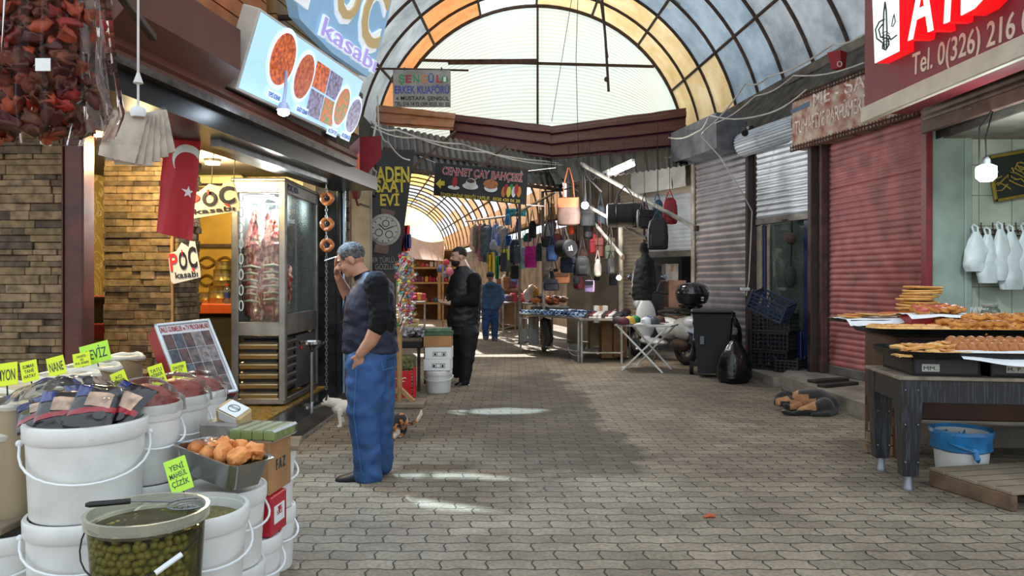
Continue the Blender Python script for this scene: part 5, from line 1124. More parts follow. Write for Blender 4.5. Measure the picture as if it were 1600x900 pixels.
# ---- the butcher's cut-out signs
m_lb = mat('logo_black', '15120f', .45, var=0); m_lr = mat('logo_red', 'c8281c', .45, var=0); m_lc = mat('logo_cream', 'e2d4a6', .5, var=.04); m_lw = mat('logo_white', 'dcd8d0', .5, var=.04)
def butcher_sign(M, w_, h_, name, label, mb_back, cat='sign'):
    t = thing(name, label, cat, M.translation); s = MB()
    out = [(0, .06), (.08, .0), (.98, .1), (1.0, .3), (.97, .55), (.92, .98), (.75, 1.0), (.7, .85), (.48, .98), (.28, .78), (.06, .74), (0, .6)]
    s.prism([(x*w_, y*h_) for x, y in out], .015, M); o = obj('back_board', s, mb_back, t)
    s = MB(); s.text('P', M @ T(.03*w_, .32*h_, .018), .26*w_, .42*h_, .006, .03); obj('letter', s, m_lr, o)
    s = MB(); s.text('O', M @ T(.33*w_, .34*h_, .018), .27*w_, .42*h_, .006, .04); obj('letter', s, m_lb, o)
    s = MB(); s.text('C', M @ T(.64*w_, .36*h_, .018), .28*w_, .5*h_, .006, .04); obj('letter', s, m_lb, o)
    s = MB(); s.prism([(.72*w_, .34*h_), (.80*w_, .34*h_), (.83*w_, .22*h_), (.78*w_, .26*h_)], .008, M, .016); s.prism([(.44*w_, .80*h_), (.49*w_, .80*h_), (.465*w_, .62*h_)], .008, M, .03); obj('chilli_mark', s, m_lr, o)
    s = MB(); s.text('kasabı', M @ T(.16*w_, .13*h_, .018), .74*w_, .15*h_, .004, .01); obj('lettering', s, m_lb, o); return t
p = W(292, 343, 6.3); t = butcher_sign(frame(p, W(377, 335, 6.3)-p, (0, 0, 1)), (W(377, 335, 6.3)-p).length, .29, 'butcher_sign', 'cream cut-out butcher sign hanging before the warm-lit shop', m_lc)
s = MB(); s.tube([W(330, 290, 6.3), W(334, 240, 6.3)], .004, 5); s.tube([W(365, 290, 6.3), W(367, 250, 6.3)], .004, 5); obj('hanging_wire', s, m_wire, t)
p = W(268, 444, 6.55); butcher_sign(frame(p, W(312, 440, 6.62)-p, (0, 0, 1)), .25, .37, 'butcher_sign', 'white cut-out butcher sign fixed on the narrow stone pier', m_lw)
# ================================================================ BUTCHER'S SHOP
CX0, CX1, CY0, CY1, CZ0, CZ1 = -2.78, -2.25, 7.3, 8.54, .15, 2.40
m_cab = mat('brushed_cabinet', '9b9894', .3, .85, var=.2, scale=5); m_glass = film('cabinet_glass', 'eef6f4', .04, .03, .1)
t = thing('meat_cabinet', 'tall steel refrigerated cabinet with meat hanging behind glass', 'display cabinet', (-2.5, 7.9, .15))
s = MB()
for x in (CX0+.03, CX1-.03):
    for y in (CY0+.03, CY1-.03): s.box((x, y, (CZ0+CZ1)/2+.03), (.07, .07, CZ1-CZ0-.06), b=.008)
for z, h in ((CZ1-.06, .12), (.93, .14), (.21, .06)):
    for x in (CX0+.03, CX1-.03): s.box((x, (CY0+CY1)/2, z), (.065, CY1-CY0-.02, h), b=.008)
    for y in (CY0+.03, CY1-.03): s.box(((CX0+CX1)/2, y, z), (CX1-CX0-.02, .065, h), b=.008)
s.box((CX1-.03, (CY0+CY1)/2, 1.02), (.06, CY1-CY0-.1, .1), b=.006)
obj('frame', s, m_cab, t)
s = MB(); s.box(((CX0+CX1)/2, (CY0+CY1)/2, CZ1+.01), (CX1-CX0+.02, CY1-CY0+.02, .04), b=.01); obj('top_panel', s, m_cab, t)
s = MB(); s.box(((CX0+CX1)/2, (CY0+CY1)/2, .90), (CX1-CX0-.06, CY1-CY0-.06, .03)); s.box((CX0+.02, (CY0+CY1)/2, 1.6), (.02, CY1-CY0-.1, 1.45)); s.box(((CX0+CX1)/2, CY1-.03, 1.6), (CX1-CX0-.1, .02, 1.45)); obj('inner_lining', s, mat('white_lining', 'c3cac8', .4, .3, var=.1), t)
s = MB(); s.box(((CX0+CX1)/2, (CY0+CY1)/2, .55), (CX1-CX0-.10, CY1-CY0-.10, .6)); s.box(((CX0+CX1)/2, CY0+.06, .86), (CX1-CX0-.12, .05, .06)); obj('motor_housing', s, mat('cabinet_dark', '2e2c2b', .5), t)
for nm, c, d in (('front_pane', ((CX0+CX1)/2, CY0+.03, 1.62), (CX1-CX0-.13, .008, 1.28)), ('side_pane', (CX1-.03, (CY0+CY1)/2, 1.68), (.008, CY1-CY0-.13, 1.2))): obj(nm, MB().box(c, d, b=0), m_glass, t)
s = MB()
for k in range(6): s.beam((CX0+.07, CY0+.02, .27+.098*k), (CX1-.07, CY0+.02, .27+.098*k), .05, .055, up=(0, -.5, 1))
obj('front_grille', s, mat('gold_slat', 'a99c80', .28, .8, var=.1), t)  # slats in a dull gold metal
s = MB()
for k in range(6): s.beam((CX1-.025, CY0+.10, .36+.085*k), (CX1-.025, CY0+.42, .36+.085*k), .03, .045, up=(.5, 0, 1))
obj('side_grille', s, m_cab, t)
s = MB(); s.box((CX1-.035, CY0+.8, .55), (.02, .68, .56), b=.004); o = obj('side_door', s, mat('grey_door_panel', '57585a', .4, .5, var=.15), t)
s = MB(); s.lathe([(.03, 0), (.03, .006), (0, .007)], 16, M=T(CX1-.02, CY0+.62, .7, ry=PI/2)); obj('red_dot', s, m_lr, o)
s = MB(); s.text('POÇ  KA', T(CX1+.012, CY0+.06, CZ1-.085, rx=PI/2, rz=PI/2), .36, .065, .002, .02); obj('lettering', s, mat('logo_blue', '2a3a7a', .5, var=0), t)
s = MB()
for k in range(8):
    z = 1.16+.155*k; s.tube([(CX0+.085+.02*math.cos(g), CY0+.022, z+.05*math.sin(g)) for g in [2*PI*q/16 for q in range(16)]], .006, 5, True)
obj('painted_scrolls', s, mat('scroll_blue', 'cfe0ea', .4), t)
s = MB(); s.box(((CX0+CX1)/2+.05, CY0+.5, CZ1-.14), (.06, .8, .03), b=.006); obj('lamp_tube', s, glow('tube_white', 'f0fbff', 12), t)
s = MB(); s.beam((CX0+.1, CY0+.3, CZ1-.2), (CX1-.1, CY0+.3, CZ1-.2), .02, .02); s.beam((CX0+.1, CY0+.75, CZ1-.2), (CX1-.1, CY0+.75, CZ1-.2), .02, .02); obj('hanging_rail', s, m_steel, t)
def meat_mat(nm, c1, c2, c3):
    m = mat(nm, c1, .38, var=.3, scale=7, coat=.3); nt = m.node_tree; N = nt.nodes; L = nt.links; b = N['Principled BSDF']; src = b.inputs['Base Color'].links[0].from_socket
    tc = N.new('ShaderNodeTexCoord'); mp = N.new('ShaderNodeMapping'); mp.inputs['Scale'].default_value = (9, 9, 3.2); n = N.new('ShaderNodeTexNoise'); n.inputs['Scale'].default_value = 1.3; n.inputs['Detail'].default_value = 5; n.inputs['Distortion'].default_value = 1.4
    L.new(tc.outputs['Object'], mp.inputs[0]); L.new(mp.outputs[0], n.inputs[0]); r = N.new('ShaderNodeValToRGB'); e = r.color_ramp.elements
    e[0].position = .42; e[0].color = lin(c2); e[1].position = .60; e[1].color = lin(c3); a = e.new(.5); a.color = lin(c1); L.new(n.outputs[0], r.inputs[0]); L.new(r.outputs[0], b.inputs['Base Color']); return m
m_meat = meat_mat('raw_meat', 'a8362e', '7a1c1a', 'e0b0a0'); m_meat2 = meat_mat('raw_ribs', '9c3028', '6e1a18', 'd8968a'); m_fat = mat('fat', 'e4cfc0', .45, var=.15, scale=9)
def carcass(x, y, top, label, sc=1.0, tw=0):
    t = thing('carcass', label, 'meat', (x, y, .96), R(tw), group='carcasses in the meat cabinet'); b = MB(); z = top-.96
    rings = []
    for q, (h, rx, ry) in enumerate(((0, .03, .03), (.10, .035, .03), (.22, .10, .08), (.36, .135, .10), (.46, .11, .09), (.58, .15, .10), (.78, .17, .11), (.95, .15, .10), (1.08, .09, .08), (1.14, .04, .04))):
        rings.append(((.012*math.sin(q*1.7), 0, z-h*sc), rx*sc*1.06, ry*sc, (1, 0, 0), (0, 1, 0)))
    b.loft(rings[::-1], 18); bb = remesh(b, .014, 3, disp=.018, dscale=14); obj('body', bb, m_meat, t, False)
    s = MB()
    for k in range(6): s.tube([(-.12*sc, -.075*sc, z-(.55+.07*k)*sc), (-.02*sc, -.12*sc, z-(.54+.07*k)*sc), (.11*sc, -.09*sc, z-(.57+.07*k)*sc)], [.008, .013, .008], 7)
    obj('ribs', s, m_fat, t, False)
    for sx in (-1, 1):
        s = MB(); s.limb([(sx*.015, -.02, z+.02), (sx*.05, -.04, z-.16*sc), (sx*.075, -.05, z-.34*sc)], [.022, .028, .05], 10); bb = remesh(s, .01, 2, disp=.006, dscale=22); obj('shank', bb, m_fat if sx > 0 else m_meat2, t, False)
    s = MB(); s.tube([(0, 0, z+.13), (.015, 0, z+.10), (.01, 0, z+.04), (-.015, 0, z+.0), (-.02, -.02, z+.03)], .006, 6); obj('hook', s, m_steel, t, False)
carcass(-2.62, 7.56, 2.10, 'skinned carcass hanging nearest the front pane of the meat cabinet, left'); carcass(-2.42, 7.52, 2.10, 'skinned carcass hanging nearest the front pane of the meat cabinet, beside the steel corner', .98, 20); carcass(-2.46, 7.95, 2.1, 'carcass hanging deeper in the meat cabinet, seen through its side pane', 1.0, 60); carcass(-2.63, 7.9, 2.1, 'carcass hanging in the second row of the meat cabinet, on the lane-averted side', 1.0, 80)
t = thing('meat_tray', 'tray with cuts of meat on the floor of the meat cabinet', 'tray', (-2.5, 7.6, .915))
s = MB(); s.box((0, 0, .012), (.38, .42, .02)); obj('tray_body', s, m_inox, t, False); s = MB()
rm = random.Random(4)
for k in range(7): s.ell((rm.uniform(-.13, .13), rm.uniform(-.16, .1), .045), (.07, .05, .035), rot=(0, 0, rm.random()*3), lump=.4)
obj('meat_cuts', remesh(s, .01, 2), m_meat2, t, False)
lamp('cabinet_light', (-2.42, 7.42, 2.2), 16, (.92, .98, 1), .06); lamp('cabinet_light', (-2.42, 8.1, 2.2), 8, (.92, .98, 1), .06)
t = thing('hanging_bulb', 'bright white bulb inside the top of the meat cabinet', 'lamp', (-2.33, 7.45, 2.05)); s = MB(); s.ell((0, 0, 0), .045); obj('bulb', s, glow('cab_bulb', 'f4fcff', 25), t, False); s = MB(); s.cyl((0, 0, .04), (0, 0, .22), .012); obj('holder', s, m_steel, t, False)
# inside the shop: AC unit, wavy grille, shelf with pots, counter, bottle, plates
t = thing('air_conditioner', 'cream wall air conditioner on the marble wall of the butcher', 'air conditioner', W(346, 290, 9.9)); p = W(346, 284, 9.93)
s = MB(); s.box(p, (.64, .2, .16), b=.03); obj('housing', s, mat('cream_plastic', 'd8c894', .45), t); s = MB(); s.box(p+V((0, -.1, -.05)), (.56, .02, .03)); obj('vent', s, m_dark, t)
t = thing('wall_cooler', 'golden wall panel with wavy trim and a dark rail behind the butcher sign', 'panel', W(338, 450, 9.9)); a, b = W(310, 460, 9.95), W(366, 325, 9.95)
m_gold = mat('gold_panel', 'b8923a', .35, .3, var=.15, scale=3); s = MB(); s.box(((a.x+b.x)/2, 9.97, (a.z+b.z)/2), (b.x-a.x, .05, b.z-a.z)); obj('back_panel', s, m_gold, t)
s = MB()
for q in range(2):
    for sg in (1, -1): s.tube([(a.x+(b.x-a.x)*u/16, 9.93, W(0, 410+28*q, 9.93).z+sg*.07*math.sin(u/16*2*PI)) for u in range(17)], .016, 6)
obj('wavy_trim', s, mat('bronze_trim', '6e5218', .4, .5), t)
s = MB(); s.beam((a.x, 9.92, W(0, 384, 9.92).z), (b.x, 9.92, W(0, 384, 9.92).z), .03, .05); obj('hook_rail', s, m_iron, t)
t = thing('steel_counter', 'counter with orange edge inside the butcher, stacked with pots', 'counter', (W(332, 480, 9.0).x, 9.2, .16)); cx_ = W(332, 480, 9.0).x
s = MB(); s.box((cx_, 9.2, .58), (.62, .5, .84)); obj('cabinet_body', s, mat('dim_steel', '57503c', .4, .6, var=.2), t); s = MB(); s.box((cx_, 9.18, 1.07), (.7, .56, .12), b=.01); obj('orange_top', s, mat('orange_edge', 'c8521c', .4, var=.1), t)
m_pot = mat('golden_pot', 'b8a26a', .28, .85, var=.15)
def pot(x, y, z, r, h, label):
    t = thing('cooking_pot', label, 'pot', (x, y, z), group='stacked steel pots'); s = MB(); s.lathe([(0, 0), (r, 0), (r, h*.3), (r*1.02, h*.32), (r, h*.34), (r, h-.01), (r*1.04, h), (r*.97, h), (r*.97, .01), (0, .01)], 28); obj('pot_body', s, m_pot, t, False)
    s = MB(); s.lathe([(r*1.04, h*.62), (r*1.045, h*.64), (r*1.04, h*.66)], 28); obj('rim_line', s, m_steel, t, False)
pot(W(343, 470, 9.1).x, 9.15, 1.13, .145, .22, 'wide golden pot standing on the orange counter'); pot(W(347, 436, 9.1).x, 9.15, 1.352, .12, .2, 'smaller golden pot stacked on the wide one'); pot(W(347, 436, 9.1).x, 9.15, 1.554, .1, .1, 'shallow golden pot topping the stack'); pot(W(318, 470, 9.1).x, 9.2, 1.13, .075, .14, 'small dark-gold pot beside the wide pot')
t = thing('water_bottle', 'clear water bottle with blue label on the orange counter', 'bottle', W(355, 470, 8.95)); t.location.z = 1.13; ROOTM[t.name] = Matrix.Translation(t.location)
s = MB(); s.lathe([(0, 0), (.035, 0), (.036, .14), (.03, .18), (.014, .21), (.014, .23)], 18); obj('bottle_body', s, film('bottle_pet', 'dce8ea', .15, .05, .4), t, False); s = MB(); s.lathe([(.037, .07), (.0375, .14)], 18); obj('label', s, MC['logo_blue'], t, False); s = MB(); s.lathe([(.016, .22), (.016, .245), (0, .245)], 14); obj('cap', s, m_lr, t, False)
s = MB(); s.box((W(146, 507, 6.9).x, 7.1, .94), (.3, .5, .14), b=.01); t = single('red_counter', s, mat('counter_red', '8c1c1c', .4), 'red-edged counter glimpsed beside the mahogany post', 'counter'); s = MB(); s.box((W(146, 507, 6.9).x, 7.12, .52), (.28, .46, .71)); obj('cabinet_body', s, mat('gold_cupboard', '9c8440', .5), t)
pl = MB().lathe([(0, 0), (.05, 0), (.085, .008), (.083, .011), (0, .004)], 22); p0_ = obj('plate', pl, mat('dark_plate', '4a4438', .35, .3), world=False); ROOTM[p0_.name] = Matrix()
for k in range(34):
    o = p0_ if k == 0 else p0_.copy()
    if k: COL.objects.link(o)
    j = 0 if k < 20 else 1; o.location = (W(139, 500, 6.8).x if j == 0 else W(152, 500, 6.9).x, 6.98 if j == 0 else 7.14, 1.015+.0122*(k if j == 0 else k-20)); tag(o, 'dark plate in the %s stack on the red-edged counter' % ('taller' if j == 0 else 'shorter'), 'plate', 'stacked plates')
t = thing('bowl_of_tomatoes', 'bowl of red tomatoes beside the stacked plates', 'bowl', (W(150, 450, 7.1).x, 7.14, 1.192)); s = MB(); s.lathe([(0, 0), (.05, 0), (.09, .05), (.085, .05), (.045, .008), (0, .008)], 20); obj('bowl_body', s, m_pot, t, False)
for k in range(5):
    s = MB(); s.ell((t.location.x+.035*math.cos(k*1.25), 7.14+.035*math.sin(k*1.25), 1.238), (.03, .03, .026)); single('tomato', s, mat('tomato', 'c02418', .25, coat=.3), 'red tomato in the bowl beside the stacked plates', 'tomato', 'tomatoes in the bowl')
t = thing('white_cup', 'white hook and cup on the marble between post and pier', 'cup', W(146, 340, 9.9)); s = MB(); s.lathe([(.05, 0), (.06, .12), (.055, .12), (.045, .01), (0, .01)], 18); s.tube([(.055, 0, .1), (.1, 0, .09), (.1, 0, .03), (.055, 0, .02)], .008, 6); obj('cup_body', s, m_white, t, False)
s = MB(); s.tube([(0, .02, .12), (0, .05, .2), (0, .06, .12)], .01, 6); obj('hook', s, m_steel, t, False)
# warm lamps of the shop
for k, (p, e) in enumerate((((-3.5, 8.6, 2.72), 100), ((-3.9, 6.9, 2.72), 60), ((-3.0, 5.95, 2.45), 60))):
    lamp('shop_lamp', p, e, (1, .80, .42), .12)
    t = thing('ceiling_lamp', 'warm round ceiling lamp of the butcher, %s' % ('at the back', 'over the stacked plates', 'under the fascia')[k], 'lamp', V(p)+V((0, 0, .05))); s = MB(); s.lathe([(0, 0), (.08, .0), (.09, .05), (0, .06)], 18); obj('diffuser', s, glow('warm_disc', 'ffd68a', 6), t, False); s = MB(); s.lathe([(.095, .03), (.095, .07), (0, .075)], 18); obj('rim', s, m_steel, t, False)
# ashtray stand, sausages on a chain
t = thing('ashtray_stand', 'chrome standing ashtray on the black step by the meat cabinet', 'ashtray', (-2.02, 7.42, .15)); m_chr = mat('chrome', 'b9bcbe', .14, 1, var=.08)
s = MB(); s.lathe([(0, 0), (.125, 0), (.125, .012), (.1, .022), (.03, .035), (0, .036)], 30); obj('base', s, m_chr, t, False); s = MB(); s.cyl((0, 0, .03), (0, 0, .56), .018, n=14); obj('pole', s, m_chr, t, False)
s = MB(); s.lathe([(.02, .54), (.06, .57), (.11, .615), (.13, .625), (.13, .65), (.115, .65), (.11, .63), (.05, .6), (0, .598)], 30); obj('ash_bowl', s, m_chr, t, False)
cxx = W(510, 300, 7.75).x; s = MB(); q = 2.55
t = thing('chain', 'steel chain hanging from the fascia end, hung with sausage rings', 'chain', (cxx, 7.75, .2)); k = 0
while q > .25:
    s.tube([(cxx+(.011*math.cos(g) if k % 2 else 0), 7.75+(0 if k % 2 else .011*math.cos(g)), q+.022*math.sin(g)) for g in [2*PI*i/10 for i in range(10)]], .0035, 5, True); q -= .036; k += 1
obj('chain_links', s, m_steel, t); s = MB(); s.tube([(cxx+.1, 7.7, 2.65), (cxx, 7.75, 2.55)], .006, 5); obj('hook', s, m_steel, t)
m_sau = mat('sausage', 'b0703a', .4, var=.35, scale=20, col2='8a4a22', coat=.3)
for k, (y, lab) in enumerate(((310, 'topmost sausage ring hanging on the chain'), (350, 'middle sausage ring hanging on the chain'), (383, 'lowest, brightest sausage ring hanging on the chain'))):
    c = W(511, y, 7.72); t = thing('sausage_ring', lab, 'sausage', c, group='sausage rings')
    s = MB(); s.tube([c+V((.052*math.cos(g), .012*math.cos(3*g), .056*math.sin(g))) for g in [R(100+345*i/22) for i in range(23)]], [.010]+[.023]*21+[.010], 10); obj('casing', s, m_sau, t); s = MB(); s.tube([c+V((-.01, 0, .055)), c+V((0, .01, .1)), c+V((.01, 0, .055))], .003, 5); obj('string', s, m_hand, t)
# ---- light box with dishes
Lb = frame((-1.94, 5.18, 2.75), V((-1.58, 7.0, 2.75))-V((-1.94, 5.18, 2.75)), V((-1.75, 5.18, 3.31))-V((-1.94, 5.18, 2.75))); lw, lh = 1.855, .59
t = thing('light_box', 'tilted glowing light box sign with pictures of meat dishes', 'sign', (-1.76, 6.1, 2.75))
s = MB(); s.box((lw/2, lh/2, -.075), (lw, lh, .14), Lb, .006); obj('casing', s, mat('casing_white', 'c9c2b8', .45, var=.08), t)
m_face = glow('lit_face', 'a9d4f2', .42); s = MB(); s.box((lw/2, lh/2, 0), (lw-.04, lh-.04, .006), Lb, 0); face = obj('lit_panel', s, m_face, t)
m_rimw = glow('plate_white', 'd8ecff', .42)
def food(nm, c1, c2, es): 
    m = mat(nm, c1, .4, var=.5, scale=30, col2=c2); b = m.node_tree.nodes['Principled BSDF']; m.node_tree.links.new(b.inputs['Base Color'].links[0].from_socket, b.inputs['Emission Color']); b.inputs['Emission Strength'].default_value = es; return m
FD = [food('dish_kebab', 'd86a30', '8a2c1c', .3), food('dish_wrap', 'b8683a', 'a02a20', .28), food('dish_salad', 'd84a2c', '2c8a3a', .3), food('dish_rice', '8a86b4', '4a3a4c', .28)]
def disc(mb, M, cx, cy_, rx, ry, z, n=36, rot=0):
    mb.prism([(cx+rx*math.cos(2*PI*k/n)*math.cos(rot)-ry*math.sin(2*PI*k/n)*math.sin(rot), cy_+rx*math.cos(2*PI*k/n)*math.sin(rot)+ry*math.sin(2*PI*k/n)*math.cos(rot)) for k in range(n)], .004, M, z)
for k, (px, py, rx, ry) in enumerate(((440, 92, .27, .235), (473, 119, .22, .215), (532, 166, .20, .2), (550, 180, .2, .19))):
    c = hit(Lb, px, py); s = MB(); disc(s, Lb, c.x, c.y, rx*.72, ry, .006+.002*k); o = obj('dish_plate', s, m_rimw, face); s = MB(); disc(s, Lb, c.x, c.y, rx*.6, ry*.84, .011+.002*k); obj('dish_food', s, FD[k], face)
s = MB(); 
for (x0, y0, x1, y1, k) in ((.0, .5, .5, 1, 0), (.5, .5, 1, 1, 3), (0, 0, .5, .5, 3), (.5, 0, 1, .5, 2)):
    a, b, d_ = hit(Lb, 475, 178), hit(Lb, 517, 200), hit(Lb, 495, 92); u_ = b-a; v_ = d_-a; q = [a+u_*xx+v_*yy for xx, yy in ((x0+.02, y0+.02), (x1-.02, y0+.02), (x1-.02, y1-.02), (x0+.02, y1-.02))]
    s = MB(); s.prism([(p.x, p.y) for p in q], .003, Lb, .006); obj('dish_photo', s, FD[k], face)
for k, (px, py, tx) in enumerate(((424, 149, 'TEPSİ KEBABI'), (468, 172, 'KAĞIT KEBABI'), (516, 205, 'KÖFTE'), (537, 212, 'KUŞBAŞI'))):
    c = hit(Lb, px, py); s = MB(); s.box((c.x, c.y, .02), (.2, .07, .006), Lb, .002); o = obj('caption_plate', s, m_rimw, face); s = MB(); s.text(tx, Lb @ T(c.x-.085, c.y-.017, .025), .17, .036, .001, .012); obj('caption', s, mat('caption_blue', '2a78c8', .5, var=0), o)
# clamp lamp on the light box, aimed down at the smoker
P_MAN = V((-1.08, 5.15, .85))
t = thing('spot_lamp', 'small bright blue-white lamp with a metal arm below the light box', 'lamp', W(443, 172, 5.5)); s = MB(); s.tube([W(447, 112, 5.62), W(446, 140, 5.45), W(443, 160, 5.4)], .012, 7); s.lathe([(.05, 0), (.03, .05), (.012, .06)], 16, W(443, 172, 5.4)); obj('arm', s, mat('milky_arm', 'b8c4e8', .3, .3), t)
s = MB(); s.ell(W(443, 176, 5.4), (.042, .042, .026)); obj('bulb', s, glow('spot_glow', 'dff0ff', 30), t); q = lamp('spot_light', W(444, 186, 5.36), 130, (.46, .72, 1.0), .05); q.data.type = 'SPOT'; q.data.spot_size = R(66); q.data.spot_blend = .6; q.rotation_euler = (P_MAN-q.location).to_track_quat('-Z', 'Y').to_euler()
# ---- big letter sign
Lg = frame(W(446, 28, 5.75), W(576, 118, 7.45)-W(446, 28, 5.75), V((.17, 0, .56))); a = hit(Lg, 446, 28); 
t = thing('letter_sign', 'large pale blue cut-out butcher sign with cream letters above the light box', 'sign', W(520, 70, 6.6))
b = hit(Lg, 576, 118); gw = b.x
s = MB(); s.prism([(.02*gw, .22), (.12*gw, .06), (.5*gw, -.02), (1.0*gw, -.02), (1.04*gw, .22), (1.05*gw, .6), (1.02*gw, .95), (.5*gw, 1.0), (-.02*gw, .9), (-.05*gw, .5)], .1, Lg, -.1); obj('back_shape', s, glow('sign_blue', '8fbce0', .16), t)
m_lcrm = glow('letter_cream', 'b8a070', .25); m_lwh = glow('letter_white', 'dfe8f0', .3); m_lred = glow('letter_red', 'd02a22', .3); m_lpur = glow('letter_violet', 'a898e0', .3)
for ch, x, wd, m_, y0, h_ in (('P', .02, .30, m_lred, .22, .62), ('O', .36, .27, m_lcrm, .30, .5), ('C', .68, .30, m_lcrm, .24, .6)):
    s = MB(); s.text(ch, Lg @ T(x*gw, y0, .01), wd*gw, h_, .012, .10); o = obj('letter_outline', s, m_lwh, t); s = MB(); s.text(ch, Lg @ T(x*gw+.01, y0+.01, .03), wd*gw-.02, h_-.02, .012, .02); obj('letter', s, m_, o)
s = MB(); s.text('kasabı', Lg @ T(.30*gw, .045, .02), .72*gw, .17, .012, .06); o = obj('word_outline', s, m_lwh, t); s = MB(); s.text('kasabı', Lg @ T(.305*gw, .05, .035), .71*gw, .16, .008, .0); obj('word', s, m_lpur, o)
for e in (.2, .9): obj('bracket', MB().beam(Lg @ V((e*gw, .1, -.1)), Lg @ V((e*gw, .0, -.5)), .04, .04), m_iron, t)
# ================================================================ BAG AND SHOE STALL, MOTORBIKE, BIN
FAB = {}
def fabric(hexc, rough=.7):
    k = hexc+str(rough)
    if k not in FAB: FAB[k] = mat('fabric_'+k, hexc, rough, var=.22, scale=7, bump=.25, bscale=50)
    return FAB[k]
def srings(w_, d_, h_, prof, sq=.6, seed=0, n=22):
    """soft bag body: superellipse sections, widths from prof [(height share, width share, depth share)]"""
    b = MB(); vs = []; fs = []; prof = list(prof)
    for (t, kw, kd) in prof:
        for k in range(n):
            g = 2*PI*k/n; c, s_ = math.cos(g), math.sin(g); x = w_/2*kw*abs(c)**sq*(1 if c > 0 else -1); y = d_/2*kd*abs(s_)**sq*(1 if s_ > 0 else -1)
            q = 1+.08*nz((c*1.7+seed, s_*1.7, t*3)); vs.append((x*q, y*q, h_*t+.012*nz((c*2, s_*2, seed+t*2))))
    m = len(prof)
    for i in range(m-1):
        for k in range(n): fs.append((i*n+k, i*n+(k+1) % n, (i+1)*n+(k+1) % n, (i+1)*n+k))
    fs += [tuple(range(n))[::-1], tuple((m-1)*n+k for k in range(n))]; return b.add(vs, fs)
PROF = {'tote': [(0, .82, .8), (.04, .95, 1), (.3, 1.02, 1.05), (.7, .96, .8), (.95, .9, .5), (1, .88, .4)],
        'pack': [(0, .8, .75), (.05, .96, 1), (.4, 1, 1.05), (.7, .95, .95), (.88, .8, .75), (.97, .5, .45), (1, .2, .2)],
        'soft': [(0, .5, .5), (.08, .85, .9), (.35, 1.05, 1.05), (.7, .85, .8), (.9, .5, .5), (1, .25, .3)],
        'pouch': [(0, .7, .7), (.08, .95, 1), (.5, 1, 1), (.92, .95, .8), (1, .85, .6)]}
def bag(x0, y0, x1, y1, d, kind, col, label, strap_to=None, dep=.16, trim=None, cat='bag', rz=0, group='bags hanging at the stall'):
    """a hanging bag filling the pixel box; strap_to: pixel row its straps hang from"""
    k = d/F; w_, h_ = (x1-x0)*k, (y1-y0)*k; base = W((x0+x1)/2, y1, d); t = thing(kind_name[kind], label, cat, base, rz, group); m = fabric(col); mt = fabric(trim) if trim else m
    if kind == 'duffel':
        b = srings(h_, h_*.9, w_, [(0, .7, .7), (.04, .96, .95), (.2, 1.02, 1), (.5, .96, .97), (.8, 1.02, 1), (.96, .96, .95), (1, .7, .7)], .85, x0); M = T(-w_/2, 0, h_/2, ry=PI/2); b.v = [M @ p for p in b.v]
        obj('bag_body', b, m, t, False)
        for sx in (-.22, .22): s = MB(); s.tube([(sx*w_+h_*.0, h_*.47*math.cos(g), h_/2+h_*.50*math.sin(g)) for g in [2*PI*q/24 for q in range(24)]], .012, 6, True); obj('webbing', s, mt, t, False)
        s = MB(); s.tube([(-w_*.35, -h_*.1, h_*.98), (w_*.35, -h_*.1, h_*.98)], .006, 5); obj('zip', s, m_iron, t, False)
    else:
        obj('bag_body', srings(w_, min(dep, w_*.8+.03), h_, PROF[kind], .62 if kind != 'soft' else .9, x0), m, t, False)
        dd = min(dep, w_*.8+.03)
        if kind == 'pack':
            s = srings(w_*.72, dd*.5, h_*.42, PROF['pouch'], .6, x0+3); s.v = [p+V((0, -dd*.42, h_*.07)) for p in s.v]; obj('front_pocket', s, mt, t, False)
            s = MB(); s.tube([(w_*.44*math.cos(g), -dd*.30, h_*.55+h_*.40*math.sin(g)) for g in [PI*q/14 for q in range(15)]], .005, 5); obj('zip', s, m_iron, t, False)
        elif kind in ('tote', 'pouch'):
            s = MB(); s.sheet(10, 8, lambda u, v: (w_*.9*(u-.5), -dd*.54-.006*math.sin(PI*u), h_*(.62+.34*v)), .008); obj('flap' if kind == 'pouch' else 'top_band', s, mt, t, False)
    if strap_to is not None:
        up = (y1-strap_to)*k
        if kind in ('tote', 'duffel'):
            for sy in (-.03, .03): s = MB(); a = .26*w_; s.tube([(-a, sy, h_*.9), (-a*.75, sy, h_+(up-h_)*.5), (-.012, sy*.3, up), (.012, sy*.3, up), (a*.75, sy, h_+(up-h_)*.5), (a, sy, h_*.9)], .009, 6); obj('handle', s, mt, t, False)
        else: s = MB(); a = .3*w_; s.tube([(-a, .01, h_*.9), (-a*.3, .01, h_+(up-h_)*.6), (0, .01, up), (a*.3, .01, h_+(up-h_)*.6), (a, .01, h_*.9)], .009, 6); obj('strap', s, mt, t, False)
    if strap_to is not None and d < 16: s = MB(); z_ = 3.75-base.z; s.tube([(0, 0, up-.01), (0, .01, max(z_, up+.05))], .004, 4); obj('hanging_cord', s, m_wire, t, False)
    return t
kind_name = {'tote': 'tote_bag', 'pack': 'backpack', 'soft': 'pouch_bag', 'pouch': 'shoulder_bag', 'duffel': 'duffel_bag'}
BK, NV, BR = '17171b', '1d2540', '4a3227'
